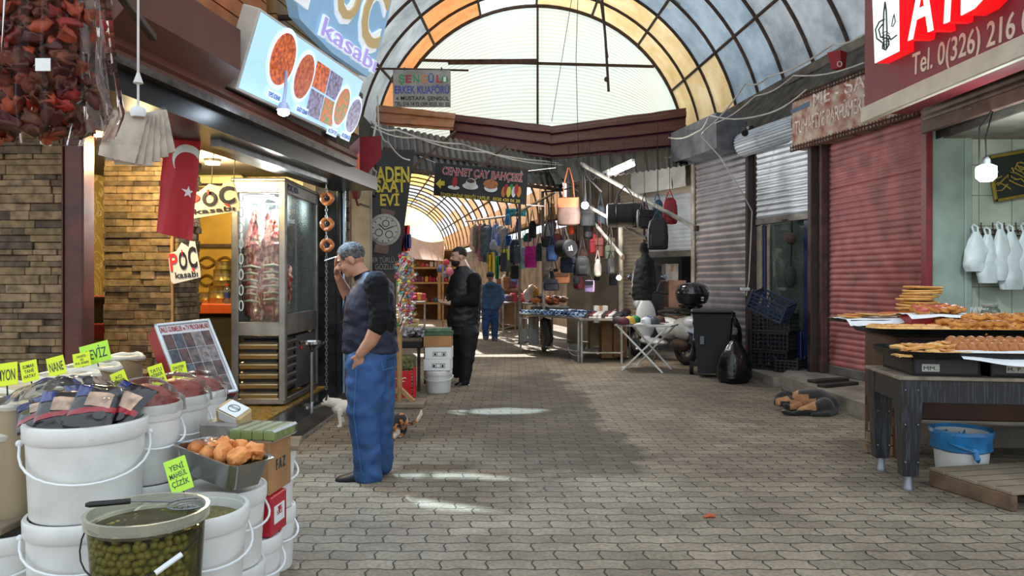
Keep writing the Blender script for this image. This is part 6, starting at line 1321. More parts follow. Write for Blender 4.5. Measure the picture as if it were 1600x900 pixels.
BAGS = [(871, 308, 906, 352, 12.7, 'tote', '5a4238', 'brown worn leather tote hanging left of the bright bulb', 262, 'a5522a'), (905, 322, 930, 354, 13.0, 'tote', BK, 'black tote hanging right under the bright bulb', 268, None), (930, 322, 946, 352, 13.6, 'pack', '4c5a66', 'grey-blue backpack between the bulb and the black duffel', 300, None),
        (948, 317, 1004, 355, 11.9, 'duffel', BK, 'large black duffel hanging from the long diagonal pole', 292, None), (994, 328, 1020, 357, 11.6, 'pouch', '16161c', 'black shoulder bag between duffel and teal backpack', 300, None), (1019, 312, 1036, 346, 11.9, 'pack', '2f5a70', 'teal backpack behind the red one', 298, None), (1035, 309, 1058, 350, 11.5, 'pack', '8c1c26', 'red backpack hanging by its top loop', 296, None),
        (1012, 340, 1044, 390, 10.9, 'pack', '131316', 'big black backpack hung at the end of the diagonal pole', 330, None), (875, 402, 901, 426, 12.8, 'tote', '141a33', 'glossy navy bag below the black round sports bag', 380, None), (898, 400, 922, 431, 12.6, 'pack', '191a20', 'black backpack right of the round sports bag', 368, None), (913, 438, 929, 457, 12.4, 'pouch', 'a890c4', 'small lilac bag with a black front hanging lowest', 425, '1a1a1e'),
        (850, 348, 867, 372, 14.2, 'pack', '8a8a8c', 'grey rucksack above the flat black bag', 322, None), (846, 369, 866, 386, 14.0, 'pouch', '1a1a1e', 'flat black bag under the grey rucksack', 340, None), (854, 383, 871, 408, 13.8, 'pack', '27477c', 'blue backpack left of the round sports bag', 360, None), (866, 425, 891, 443, 13.9, 'tote', 'a86a42', 'orange striped tote hanging over the shoe table', 400, '6a4028'), (849, 436, 874, 454, 13.9, 'tote', '33353f', 'charcoal tote beside the orange striped one', 420, None),
        (820, 385, 839, 418, 15.8, 'tote', 'd42a9c', 'bright pink tote bag with white mark', 350, None), (811, 386, 823, 420, 16.0, 'soft', '9cc8cc', 'pale aqua drawstring bag beside the pink tote', 360, None), (796, 374, 812, 411, 16.3, 'pack', '2e3c58', 'denim blue backpack left of the aqua bag', 350, None), (803, 384, 813, 412, 15.9, 'pouch', '5a6470', 'grey sling bag over the denim backpack', 345, None), (817, 364, 831, 378, 16.0, 'soft', '118a5c', 'green pompom pouch hanging on a green strap', 328, None),
        (790, 368, 799, 384, 17.2, 'pouch', '2560b8', 'bright blue small bag', 350, None), (805, 341, 815, 363, 16.8, 'soft', '5a32a0', 'purple drawstring pouch under the turquoise shelf', 318, None), (788, 335, 798, 352, 17.4, 'soft', '5a9cd0', 'sky-blue pouch at the left of the turquoise shelf', 318, None), (765, 375, 777, 391, 18.4, 'soft', '9a98a4', 'round grey bag among the hanging clothes', 345, None), (775, 365, 782, 384, 18.6, 'soft', '3c5a9c', 'blue triangular bag among the hanging clothes', 345, None),
        (826, 345, 838, 372, 15.6, 'pack', '202228', 'dark backpack above the pink tote', 325, None), (837, 380, 850, 408, 15.2, 'pack', '3a3c48', 'slate backpack right of the pink tote', 360, None), (930, 372, 944, 402, 13.2, 'tote', '6e3428', 'rust-brown bag right of the round sports bag', 345, None), (920, 366, 931, 396, 13.4, 'pouch', 'a02630', 'red strap bag next to the rust-brown one', 340, None), (945, 384, 960, 406, 12.9, 'pouch', '4c5240', 'olive sling bag by the pale vertical pole', 365, None), (947, 402, 961, 428, 12.8, 'pack', '1c2024', 'dark bag under the olive sling', 390, None),
        (886, 352, 897, 366, 13.1, 'soft', 'd8481c', 'orange soft pouch under the brown leather tote', 340, None), (841, 328, 849, 352, 15.3, 'soft', 'c89a7c', 'tan pouch high on the rail', 312, None), (912, 354, 926, 372, 13.3, 'pouch', '202026', 'black flat pouch under the bright bulb tote', 340, None), (928, 405, 940, 432, 13.1, 'soft', 'c9c2b8', 'cream drawstring bag low on the right of the stall', 390, None), (858, 318, 868, 344, 14.6, 'soft', 'b88a48', 'mustard pouch left of the leather tote', 300, None), (782, 395, 793, 424, 18.0, 'tote', '3a4048', 'dark bag under the bright blue one', 375, None), (798, 415, 812, 436, 16.6, 'tote', '2c2e34', 'charcoal bag below the denim backpack', 402, None)]
for (x0, y0, x1, y1, d, kd, col, lab, st, tr) in BAGS: bag(x0, y0, x1, y1, d, kd, col, lab+' at the bag stall' if len(lab.split()) < 12 else lab, st, trim=tr, rz=R((x0*7) % 30-15))
rq = random.Random(40); CB = list(zip(('1b1c20', '2a2c34', '5c3a2a', '7a6a58', '3a4a5c', '6e2228', 'a89a88', '22262c'), ('black', 'charcoal', 'brown', 'taupe', 'slate', 'dark red', 'beige', 'blackish')))
for k in range(26):
    x, y = 846+rq.random()*108, 322+rq.random()*112; w_ = rq.uniform(9, 19); bag(x, y, x+w_, y+w_*rq.uniform(1, 1.5), rq.uniform(13.9, 15.2), ('pack', 'pouch', 'tote', 'soft')[k % 4], CB[(3*k+k//8) % 8][0], CB[(3*k+k//8) % 8][1]+' small %s in the crowded back row behind the front bags' % ('backpack', 'shoulder bag', 'tote', 'pouch')[k % 4], y-22, group='back row of bags')
# black round sports bag with a three-bar mark
c = W(886, 388, 12.5); t = thing('sports_bag', 'black barrel sports bag with white three-bar mark in the bag cluster', 'bag', W(886, 402, 12.5), group='bags hanging at the stall'); r_ = .15
E = T(*c, rz=R(-25)); s = MB(); s.tube([E @ V((-.16, .1, 0)), E @ V((-.155, .1, 0)), E @ V((.0, .0, 0)), E @ V((.08, -.07, 0)), E @ V((.085, -.073, 0))], [r_*.7, r_*.95, r_, r_*.97, r_*.8], 26); obj('bag_body', s, fabric(BK), t)
d_ = (V((.085, -.073, 0))-V((0, 0, 0))).normalized(); dw = (E.to_3x3() @ d_).normalized(); Ml = frame(E @ V((.088, -.075, 0)), V((-dw.y, dw.x, 0)), ZU if 'ZU' in globals() else (0, 0, 1)); s = MB()
for q, (hh) in enumerate((.045, .07, .095)): x_ = -.05+.042*q; s.prism([(x_-.011, -.045), (x_+.013, -.045), (x_-.008, -.045+hh), (x_-.032, -.045+hh*.8)], .004, Ml)
obj('white_mark', s, m_paper, t); s = MB(); s.tube([E @ V((-.1, .06, .13)), E @ V((-.03, .0, .34)), E @ V((.05, -.05, .13))], .01, 6); obj('strap', s, fabric(BK), t)
s = MB(); s.tube([E @ V((-.05+r_*1.0*0, .03+r_*math.cos(g)*.6, r_*1.01*math.sin(g))) for g in [2*PI*q/20 for q in range(20)]], .009, 5, True); obj('webbing', s, fabric('2a2a30'), t)
# black hooded coat
f_ = lambda x, y, o=0: W(x, y, 12.2+o); t = thing('hooded_coat', 'black hooded coat hanging full length before the beige shutter', 'coat', f_(1005, 470)); b = MB(); k_ = 12.2/F
b.loft([(f_(x, y), rx*k_, ry, (1, 0, 0), (0, 1, 0)) for x, y, rx, ry in ((1004, 470, 15, .08), (1004, 440, 14.5, .1), (1006, 415, 12, .1), (1008, 404, 10, .08), (1009, 398, 4.5, .06))], 18); b.limb([f_(997, 408), f_(992, 440), f_(990, 462)], [.05, .05, .045]); b.limb([f_(1018, 408), f_(1021, 436), f_(1022, 452)], [.05, .05, .045]); b.ell(f_(1007, 390, .02), (.085, .07, .13)); obj('coat_body', remesh(b, .016, 3, disp=.014, dscale=9), fabric('121216', .85), t)
s = MB(); s.tube([f_(1010, 384), f_(1012, 372), W(1010, 314, 11.85)], .008, 5); obj('hook', s, m_steel, t)
# ---- garments on the far rail
GAR = [(736, 350, 748, 402, 'a08c7c', 'beige'), (746, 348, 755, 408, '7a4a5a', 'mauve'), (752, 348, 762, 410, '2e3440', 'charcoal'), (758, 350, 769, 412, '24404e', 'dark teal'), (768, 350, 779, 400, '2c5a94', 'bright blue'), (777, 350, 788, 405, '8a827c', 'warm grey'), (786, 352, 792, 396, '6a6a70', 'pale grey'), (741, 348, 746, 396, '5a5048', 'brown'), (763, 350, 767, 398, '33405a', 'navy'), (781, 395, 787, 425, '1c1e22', 'black lower'), (796, 404, 803, 434, '22242a', 'black slim'), (790, 402, 796, 432, '4a4c30', 'olive slim')]
for k, (x0, y0, x1, y1, col, nm) in enumerate(GAR):
    d = 21.5-.28*k; g_ = lambda x, y, o=0: W(x, y, d+o); kk = d/F; xm = (x0+x1)/2; hw = (x1-x0)/2; t = thing('hanging_jacket', nm+' jacket on the far clothes rail under the peach roof', 'jacket', g_(xm, y1), group='jackets on the far rail'); b = MB()
    b.loft([(g_(x, y), rx*kk, ry, (1, 0, 0), (0, 1, 0)) for x, y, rx, ry in ((xm, y1, hw*.85, .1), (xm, y1-12, hw*.8, .12), (xm, y0+10, hw*.75, .12), (xm, y0+5, hw*.6, .1), (xm, y0, hw*.25, .05))], 14); b.limb([g_(x0+1, y0+7), g_(x0, y1-14)], [.06, .05], 8); b.limb([g_(x1-1, y0+7), g_(x1, y1-10)], [.06, .05], 8); obj('jacket_body', remesh(b, .028, 2, disp=.02, dscale=6), fabric(col), t)
    s = MB(); s.tube([g_(xm, y0), g_(xm, y0-4), g_(xm+1.5, y0-6)], .012, 5); obj('hanger_hook', s, m_steel, t)
def cloth(x0, y0, x1, y1, d, col, label, nm='hanging_cloth', cat='cloth'):
    s = MB(); a = W(x0, y1, d); w_, h_ = (x1-x0)*d/F, (y1-y0)*d/F; s.sheet(20, 12, lambda u, v: a+V((w_*u, .05*math.sin(u*14)+.03*nz((u*4, v*3, x0)), h_*v)), .006); return single(nm, s, fabric(col), label, cat)
cloth(762, 394, 773, 430, 19.5, 'd8b83a', 'yellow cloth hanging below the grey bag among the clothes'); cloth(783, 390, 796, 406, 18.3, 'c8c02a', 'bright yellow cloth behind the dark trousers'); cloth(774, 400, 780, 436, 18.9, '3c9c5c', 'thin green cloth hanging beside the yellow one'); cloth(790, 326, 822, 338, 17.8, '2a9a9c', 'turquoise shelf cloth above the pouches')
# rails, poles and arms
t = thing('clothes_rail', 'long metal rail carrying the far jackets', 'rail', W(760, 345, 21)); s = MB(); s.tube([W(728, 346, 22.2), W(800, 337, 18)], .03, 6); obj('bar', s, m_steel, t); s = MB(); s.tube([W(800, 337, 18), W(868, 300, 14)], .03, 6); obj('extension_bar', s, m_steel, t)
for k, (a, b, r_, lab) in enumerate(((W(908, 256, 12.9), W(1088, 357, 11.0), .035, 'long pale diagonal pole crossing above the duffel to the shutter post'), (W(918, 322, 13), W(1012, 374, 11.6), .028, 'shorter diagonal pole below the duffel'), (W(926, 346, 13.2), W(974, 402, 12.8), .03, 'lowest diagonal arm meeting the pale vertical pole'), (W(970, 352, 12.9), G(972, 560)+V((0, .1, 0)), .045, 'pale vertical pole of the bag stall'), (W(812, 305, 16.5), at(812, 16.5, 0), .03, 'thin vertical pole with bags left of the pink tote'), (W(848, 300, 15), at(850, 15, 0), .03, 'vertical pole behind the charcoal tote'))):
    s = MB(); s.cyl(a, b, r_, n=10); t = single('stall_pole', s, MC['pale_pipe'], lab, 'pole', 'poles of the bag stall'); 
    o = MB(); o.lathe([(r_*1.25, -.04), (r_*1.25, .04)], 12, M=T(*b)); obj('clamp', o, m_iron, t)
cc_ = 0
for k, (x0, y0, x1, y1, d) in enumerate(((860, 262, 905, 300, 13), (905, 258, 940, 300, 12.8), (846, 300, 905, 290, 14))):
    s = MB(); s.tube([W(x0, y0, d), W((x0+x1)/2, (y0+y1)/2+3, d), W(x1, y1, d)], .015, 5); single('rope', s, m_wire, 'dark cord strung over the bags, %s' % ('left of the bulb', 'right of the bulb', 'lowest of the three')[k], 'rope')
t = thing('hanging_bulb', 'very bright bulb among the hanging bags', 'lamp', W(914, 321, 12.3)); c = W(914, 321, 12.3); s = MB(); s.ell(c, .06); obj('bulb', s, glow('stall_bulb', 'fffdf4', 40), t); s = MB(); s.tube([c+V((0, 0, .05)), c+V((0, 0, .14)), W(912, 262, 12.5)], [.03, .02, .008], 7); obj('cord', s, m_crate, t); lamp('stall_light', c+V((0, -.35, -.05)), 80, (1, .98, .95), .06)
t = thing('work_lamp', 'small warm bulb beside the pale vertical pole', 'lamp', W(967, 434, 12.5)); c = W(967, 434, 12.5); s = MB(); s.ell(c, .04); obj('bulb', s, glow('warm_bulb', 'ffe6b8', 30), t); s = MB(); s.tube([c+V((0, 0, .03)), c+V((.05, .05, .12))], .015, 6); obj('holder', s, m_crate, t); lamp('work_light', c+V((.0, -.12, 0)), 14, (1, .82, .6), .05)
for k, (a, b) in enumerate(((W(944, 277, 13.2), W(990, 257, 12.4)), (W(1150, 0, 1), None))):
    if b is None: continue
    t = thing('tube_lamp', 'slanted fluorescent tube glowing under the dark stall roof', 'lamp', a); s = MB(); s.cyl(a, b, .03, n=10); obj('tube', s, glow('fluor', 'fff0e2', 9), t); s = MB(); s.beam(a+V((0, .02, .07)), b+V((0, .02, .07)), .07, .06); obj('fitting', s, m_white, t); lamp('tube_light', (a+b)/2+V((0, -.1, -.15)), 25, (1, .95, .9), .2)
# ---- shoe tables
def table(corners, z, label, m_top, leg=.035, group='stall tables'):
    """corners of the top on the ground plan"""
    c = sum((V(p) for p in corners), V((0, 0, 0)))/4; c.z = 0; t = thing('stall_table', label, 'table', c, group=group); s = MB(); q = [(V(p).x, V(p).y) for p in corners]
    if sum(q[i-1][0]*q[i][1]-q[i][0]*q[i-1][1] for i in range(4)) < 0: q = q[::-1]
    s.prism(q, .03, None, z-.03); obj('tabletop', s, m_top, t)
    for p in corners:
        p = V(p); p = p+(c-p)*.05; s = MB(); s.box((p.x, p.y, z/2-.015), (leg, leg, z-.03)); obj('leg', s, MC['pale_pipe'], t)
    s = MB(); k = [V(p)+(c-V(p))*.05+V((0, 0, .18)) for p in corners]
    for i in range(4): s.beam(k[i], k[(i+1) % 4], .025, .025)
    obj('stretcher', s, MC['pale_pipe'], t); return t
m_ttop = mat('grey_table_top', '8a8780', .6, var=.2, dirt=.3)
TAZ = .77
P1, P2, P3, P4 = at(905, 12.75, 0), at(810, 14.6, 0), at(862, 15.9, 0), at(960, 14.1, 0)
table((P1, P2, P3, P4), TAZ, 'front stall table heaped with pale slippers', m_ttop)
Q1, Q2, Q3, Q4 = at(906, 12.6, 0), at(965, 14.0, 0), at(985, 13.7, 0), at(972, 12.55, 0)
table((Q1, Q2, Q3, Q4), TAZ-.01, 'stall table with dark sneakers next to the folding table', m_ttop)
shoe_b = MB(); shoe_b.loft([((0, -.13+.26*q, .03+hh*.5), ww, hh*.5+.012, (1, 0, 0), (0, 0, 1)) for q, ww, hh in ((0, .02, .05), (.05, .035, .075), (.28, .037, .085), (.45, .04, .065), (.72, .047, .04), (.92, .038, .03), (1, .015, .018))], 12)
sole_b = MB(); sole_b.loft([((0, -.135+.27*q, .014), ww, .015, (1, 0, 0), (0, 0, 1)) for q, ww in ((0, .028), (.1, .038), (.42, .037), (.72, .049), (.92, .042), (1, .016))], 12)
lace_b = MB(); 
for q in range(4): lace_b.tube([(-.022, -.02+.022*q, .083-.008*q), (.022, -.014+.022*q, .083-.008*q)], .004, 5)
slip_b = MB(); slip_b.loft([((0, -.12+.24*q, .014), ww, .014, (1, 0, 0), (0, 0, 1)) for q, ww in ((0, .025), (.1, .036), (.45, .035), (.75, .046), (.93, .04), (1, .016))], 12)
strap_b = MB().sheet(8, 6, lambda u, v: (.047*math.cos(PI*(1-u)), .0+.085*v, .02+.045*math.sin(PI*u)), .004)
def proto(nm, mb, m, parts, label, group):
    o = obj(nm, mb, m, world=False, label=label, cat='shoe', group=group); ROOTM[o.name] = Matrix()
    for a, b, c in parts: obj(a, b, c, o, False)
    return o
SN = [proto('sneaker', shoe_b, fabric(c), [('sole', sole_b, m_white if k % 2 else fabric('3a3a40')), ('laces', lace_b, m_hand)], 'x', 'sneakers on the stall table') for k, c in enumerate(('1c1c22', '5a1c28', '2a2e3a', 'a8a8ac'))]
SL = [proto('slipper', slip_b, fabric(c), [('strap', strap_b, fabric(c2))], 'x', 'slippers on the stall table') for c, c2 in (('9cb4d0', '7a9cc4'), ('c8d0d8', 'a8bcd4'), ('4a6080', '5a7aa8'), ('8a9cb4', '2c3c5c'))]
rs_ = random.Random(6); used = set()
def lay(pool, A, B, D, C, nu, nv, z, rz0, lab, nms, tilt=0):
    for j in range(nv):
        for i in range(nu):
            u, v = (i+.5)/nu, (j+.5)/nv; p = (V(A)*(1-u)+V(B)*u)*(1-v)+(V(C)*(1-u)+V(D)*u)*v; pi = rs_.randrange(len(pool)); pr = pool[pi]
            if pr.name not in used: used.add(pr.name); o = pr
            else: o = dup(pr, (0, 0, 0))
            o.location = (p.x+rs_.uniform(-.01, .01), p.y, z); o.rotation_euler = (R(tilt), 0, rz0+rs_.uniform(-.12, .12)); o['label'] = nms[pi]+' '+lab
lay(SL, P1, P2, P3, P4, 16, 4, TAZ+.002, R(120), 'slipper laid in rows on the front stall table', ('pale blue', 'whitish', 'slate blue', 'grey-blue'))
lay(SN, Q1+V((.02, .15, 0)), Q2, Q3, Q4+V((0, .1, 0)), 3, 9, TAZ-.008, R(150), 'sneaker in the rows on the table by the pale pole', ('black', 'maroon', 'navy', 'light grey'))
s = MB(); c = W(845, 470, 15.4); rr_ = random.Random(5)
for k in range(9): t = None; s = MB(); x = 838+rr_.random()*42; s.ell(W(x, 472-6*rr_.random(), 15.4), (.14, .12, .07), rot=(0, 0, rr_.random()*3), lump=.5); single('leather_belt_roll', s, fabric(('a8582a', '6a3a22', 'c87a3c', '3a2a22')[k % 4]), 'rolled leather goods heaped behind the slippers', 'leather goods', 'leather heap behind the slippers')
s = MB(); a, b = P2+(P1-P2)*.02, P3; s.box(((P2.x+P3.x)/2+.3, (P2.y+P3.y)/2+.05, .826), (.8, .4, .11)); single('display_block', s, fabric('3a332c'), 'dark block at the back of the slipper table under the leather goods', 'block')
# things under the tables
def carton(x0, x1, y0, y1, d, col, label, dep=.4, rz=0, seam=True):
    a, b = W(x0, y1, d), W(x1, y0, d); z0 = max(0, a.z); w_ = b.x-a.x; h_ = b.z-z0; t = thing('carton', label, 'box', ((a.x+b.x)/2, d+dep/2, z0), rz, 'cartons under the stall'); s = MB(); s.box((0, 0, h_/2), (w_, dep, h_), b=.006); obj('carton_body', s, fabric(col), t, False)
    s = MB(); s.box((0, -dep/2-.001, h_*.78), (.06, .003, h_*.42), b=.001); s.box((0, 0, h_+.0005), (.06, dep, .002), b=.0005); obj('packing_tape', s, mat('brown_tape', '8a6a48', .4), t, False); return t
carton(922, 941, 500, 552, 13.6, 'a08460', 'tan carton upright under the sneaker table, left'); carton(940, 960, 497, 560, 13.2, '9c7444', 'brown carton upright under the sneaker table, middle'); carton(959, 980, 497, 558, 13.0, '7a5a3a', 'dark brown carton under the sneaker table, right'); carton(928, 950, 478, 505, 13.3, 'b4b4b0', 'grey-white carton on top behind the sneaker table legs', .2)
carton(812, 824, 498, 534, 14.9, 'b8b8b4', 'white carton at the left end under the slipper table'); carton(826, 842, 496, 538, 14.7, 'a8a8a4', 'second white carton under the slipper table'); carton(846, 862, 500, 545, 14.4, '8a7050', 'brown carton under the middle of the slipper table')
for (x, y, lab) in ((1045, 412, 'top carton with red print in the dim opening'), ):
    pass
carton(1040, 1060, 412, 440, 14.6, '9a9088', 'carton with red print on the stack inside the half open shutter', .4); carton(1045, 1072, 438, 480, 14.5, '8a6450', 'brown carton inside the half open shutter', .4); carton(1038, 1072, 480, 520, 14.5, '6a4c3a', 'bottom carton of the stack inside the half open shutter', .5)
t = thing('plastic_bucket', 'grey-white bucket standing under the shoe tables', 'bucket', G(902, 560)); b_, k_, c_ = bucket_meshes(.15, .27); obj('bucket_body', b_, m_grey, t, False); obj('rim_band', k_, m_grey, t, False); obj('bail_handle', c_, m_hand, t, False)
s = MB(); s.limb([W(852, 505, 14), W(858, 530, 13.9), W(850, 545, 13.8)], [.10, .08, .05], 10); single('hanging_boot', s, fabric('2a2622'), 'dark boot shape hanging under the slipper table', 'boot')
# ---- folding table with caps
FA, FB, FC, FD_ = at(960, 11.6, 0), at(1048, 11.2, 0), at(1060, 11.7, 0), at(982, 12.05, 0); FZ = .73
t = thing('folding_table', 'white folding table on crossed legs covered with caps', 'table', (FA+FC)/2); s = MB(); q = [(p.x, p.y) for p in (FA, FB, FC, FD_)]; s.prism(q, .03, None, FZ-.03); obj('tabletop', s, mat('white_board', 'bdbdb8', .5, var=.12, dirt=.2), t)
for (a, b) in ((FA, FB), (FD_, FC)):
    u = (b-a); s = MB(); s.tube([a+u*.06+V((0, 0, FZ-.03)), b-u*.14+V((0, 0, .0))], .016, 7); obj('leg', s, m_white, t); s = MB(); s.tube([b-u*.06+V((0, .03, FZ-.03)), a+u*.14+V((0, .03, 0))], .016, 7); obj('leg', s, m_white, t)
s = MB(); a, b = FA+(FB-FA)*.14, FD_+(FC-FD_)*.14; s.tube([a+V((0, .03, .05)), b+V((0, .03, .05))], .012, 6); obj('crossbar', s, m_white, t)
for k, (x, y, col, lab) in enumerate(((974, 499, '5a1c2c', 'maroon cap on the folding table'), (983, 502, 'c8a02a', 'yellow striped cap on the folding table'), (992, 506, '146a3a', 'green cap on the folding table'), (1010, 507, 'c8ccd0', 'white cap at the front of the folding table'), (1012, 499, '24409c', 'blue cap on the folding table'), (1030, 503, '5a4030', 'brown cap on the folding table'), (1022, 497, '3a3c40', 'grey cap at the back of the folding table'), (966, 500, '2a2226', 'dark cap at the left end of the folding table'))):
    p = W(x, y, 11.55+.25*(k % 3)); p.z = FZ+.001; t = thing('cap', lab, 'cap', p, k*1.1, 'caps on the folding table'); s = MB(); s.lathe([(.095, 0), (.098, .03), (.085, .075), (.05, .105), (.01, .115), (0, .118)], 18, wob=.1); obj('crown', s, fabric(col), t, False); s = MB(); s.sheet(10, 5, lambda u, v: ((.09+.075*v)*math.cos(R(-50+100*u)), (.09+.075*v*(1-.3*abs(u-.5)))*math.sin(R(-50+100*u)), .012-.012*v), .005); obj('brim', s, fabric(col), t, False); s = MB(); s.ell((0, 0, .118), .009); obj('button', s, fabric(col), t, False)
# ---- motorbike seen from behind
MBk = Matrix.Translation((2.92, 12.35, 0))       # local +y forward
t = thing('scooter', 'white and black motor scooter with a top box parked behind the wheelie bin', 'scooter', MBk.translation, R(24)); t.scale = (1.16, 1.16, 1.16); ob = lambda n, b, m, p=None: obj(n, b, m, p or t, False)
m_rub = mat('rubber', '151515', .8, var=.2); m_fair = mat('white_fairing', 'b4b8bc', .3, var=.08, coat=.4); m_blkp = mat('black_trim', '141416', .35, var=.1)
def wheel(y):
    b = MB(); b.tube([(0, y+.21*math.cos(g), .26+.21*math.sin(g)) for g in [2*PI*q/32 for q in range(32)]], .052, 10, True); w_ = ob('wheel', b, m_rub); b = MB(); b.tube([(0, y+.155*math.cos(g), .26+.155*math.sin(g)) for g in [2*PI*q/28 for q in range(28)]], .018, 8, True)
    for q in range(5): g = 2*PI*q/5; b.cyl((0, y, .26), (0, y+.15*math.cos(g), .26+.15*math.sin(g)), .016, n=8)
    b.cyl((-.05, y, .26), (.05, y, .26), .04, n=14); ob('rim', b, m_steel, w_)
wheel(0); wheel(1.28)
b = MB(); b.ell((0, .05, .52), (.11, .26, .17)); b.ell((0, .40, .52), (.14, .3, .17)); b.ell((0, -.1, .62), (.10, .18, .10)); ob('rear_fairing', remesh(b, .014, 4), m_fair)
b = MB(); b.ell((0, .25, .76), (.13, .32, .06)); b.ell((0, -.03, .80), (.12, .16, .06)); b.ell((0, .45, .75), (.13, .18, .05)); ob('seat', remesh(b, .014, 4), m_blkp)
b = MB(); b.ell((0, .8, .28), (.17, .32, .06)); b.ell((0, 1.02, .62), (.20, .07, .32)); b.ell((0, 1.12, .86), (.17, .11, .13)); ob('front_fairing', remesh(b, .016, 4), m_fair)
b = MB(); b.sheet(12, 10, lambda u, v: (.12*(u-.5)*2, 1.27+.21*math.cos(R(40+100*v))+.0, .26+.29*math.sin(R(40+100*v))-.03*(2*u-1)**2), .012); ob('front_mudguard', b, m_fair); b = MB(); b.sheet(10, 10, lambda u, v: (.075*(u-.5)*2, .0-.27*math.cos(R(-5+100*v)), .26+.29*math.sin(R(-5+100*v))-.02*(2*u-1)**2), .012); ob('rear_mudguard', b, m_blkp)
b = MB(); b.tube([(-.33, .93, 1.02), (-.2, 1.0, 1.04), (0, 1.06, 1.0), (.2, 1.0, 1.04), (.33, .93, 1.02)], .014, 8); b.cyl((0, 1.06, 1.0), (0, 1.2, .4), .03); h_ = ob('handlebar', b, m_blkp)
for sx in (-1, 1):
    b = MB(); b.cyl((sx*.24, .97, 1.035), (sx*.36, .92, 1.02), .02); ob('grip', b, m_rub, h_); b = MB(); b.tube([(sx*.2, 1.0, 1.05), (sx*.25, 1.0, 1.18), (sx*.30, .98, 1.25)], .007, 6); b.ell((sx*.31, .97, 1.28), (.065, .018, .045)); mr = ob('mirror', b, m_blkp); b = MB(); b.ell((sx*.31, .955, 1.28), (.056, .01, .038)); ob('mirror_glass', b, mat('mirror_face', '9aa8b4', .05, 1), mr)
b = MB(); b.box((0, 1.02, 1.02), (.2, .1, .08), b=.02); ob('dashboard', b, m_blkp, h_)
b = MB(); prb = [((0, -.12, .90), .14, .14), ((0, -.13, .92), .21, .20), ((0, -.13, 1.02), .235, .225)]
b.loft([((0, -.14, z), rx, ry, (1, 0, 0), (0, 1, 0)) for z, rx, ry in ((.88, .13, .13), (.90, .2, .19), (.97, .235, .215), (1.03, .245, .225))], 28); bx = ob('top_box', b, m_blkp); b = MB(); b.loft([((0, -.14, z), rx, ry, (1, 0, 0), (0, 1, 0)) for z, rx, ry in ((1.035, .248, .228), (1.09, .24, .22), (1.15, .205, .19), (1.185, .13, .12), (1.195, .03, .03))], 28); ob('box_lid', b, mat('gloss_black', '1b1b1e', .18, var=.05, coat=.5), bx)
b = MB(); b.box((.0, -.37, .98), (.045, .01, .022), b=.003); b.box((.0, -.37, .945), (.04, .01, .018), b=.003); ob('box_badges', b, m_white, bx)
b = MB(); b.box((0, -.1, .86), (.2, .3, .03)); b.tube([(-.1, -.2, .84), (-.12, .1, .78)], .012, 6); b.tube([(.1, -.2, .84), (.12, .1, .78)], .012, 6); ob('rack', b, m_blkp)
b = MB(); b.box((0, -.26, .62), (.16, .05, .06), b=.015); ob('tail_lamp', b, mat('lamp_red', '7c1418', .25, coat=.3)); b = MB(); b.box((0, -.29, .47), (.19, .006, .15), T(rx=0), .003); pl_ = ob('number_plate', b, mat('plate_white', 'cfd4da', .4, var=.03)); b = MB(); b.box((-.085, -.294, .47), (.022, .004, .145), b=.001); ob('blue_strip', b, m_blue, pl_); b = MB(); b.text('31', T(-.06, -.295, .478, rx=PI/2), .1, .055, .001, .02); ob('plate_digits', b, m_ink, pl_)
b = MB(); b.tube([(.15, .2, .3), (.16, -.05, .3), (.16, -.25, .34)], [.03, .045, .05], 12); ob('exhaust', b, m_steel); b = MB(); b.ell((-.02, .1, .28), (.12, .2, .1)); ob('engine', b, m_iron); b = MB(); b.tube([(-.1, .55, .2), (-.22, .5, 0.01)], .014, 6); ob('side_stand', b, m_iron)
# ---- wheelie bin, rubbish bags
Bn = Matrix.Translation(G(1112, 588)); t = thing('wheelie_bin', 'black wheelie bin with closed lid beside the scooter', 'bin', Bn.translation, R(-14)); m_bin = mat('bin_black', '1d1f21', .5, var=.15, dirt=.1)
s = MB(); s.loft([((0, .02, z), a, b, (.707, .707, 0), (-.707, .707, 0)) for z, a, b in ((.06, .28, .28), (.2, .30, .30), (.9, .385, .385), (.93, .40, .40))], 4); obj('bin_body', s, m_bin, t, False); s = MB(); s.box((0, .03, .965), (.6, .62, .05), b=.02); s.box((0, .34, .95), (.5, .06, .05), b=.02); obj('lid', s, m_bin, t, False); s = MB(); s.tube([(-.24, .38, .9), (.24, .38, .9)], .018, 8); obj('handle', s, m_bin, t, False)
for sx in (-1, 1): s = MB(); s.cyl((sx*.26, .2, .1), (sx*.32, .2, .1), .1, n=20); obj('wheel', s, m_rub, t, False)
s = MB(); s.box((-.14, -.255, .55), (.06, .004, .12), T(), .001); obj('sticker', s, mat('faded_sticker', '6a6e74', .6), t, False)
m_bagb = mat('black_bin_bag', '101013', .25, var=.2, bump=.7, bscale=16)
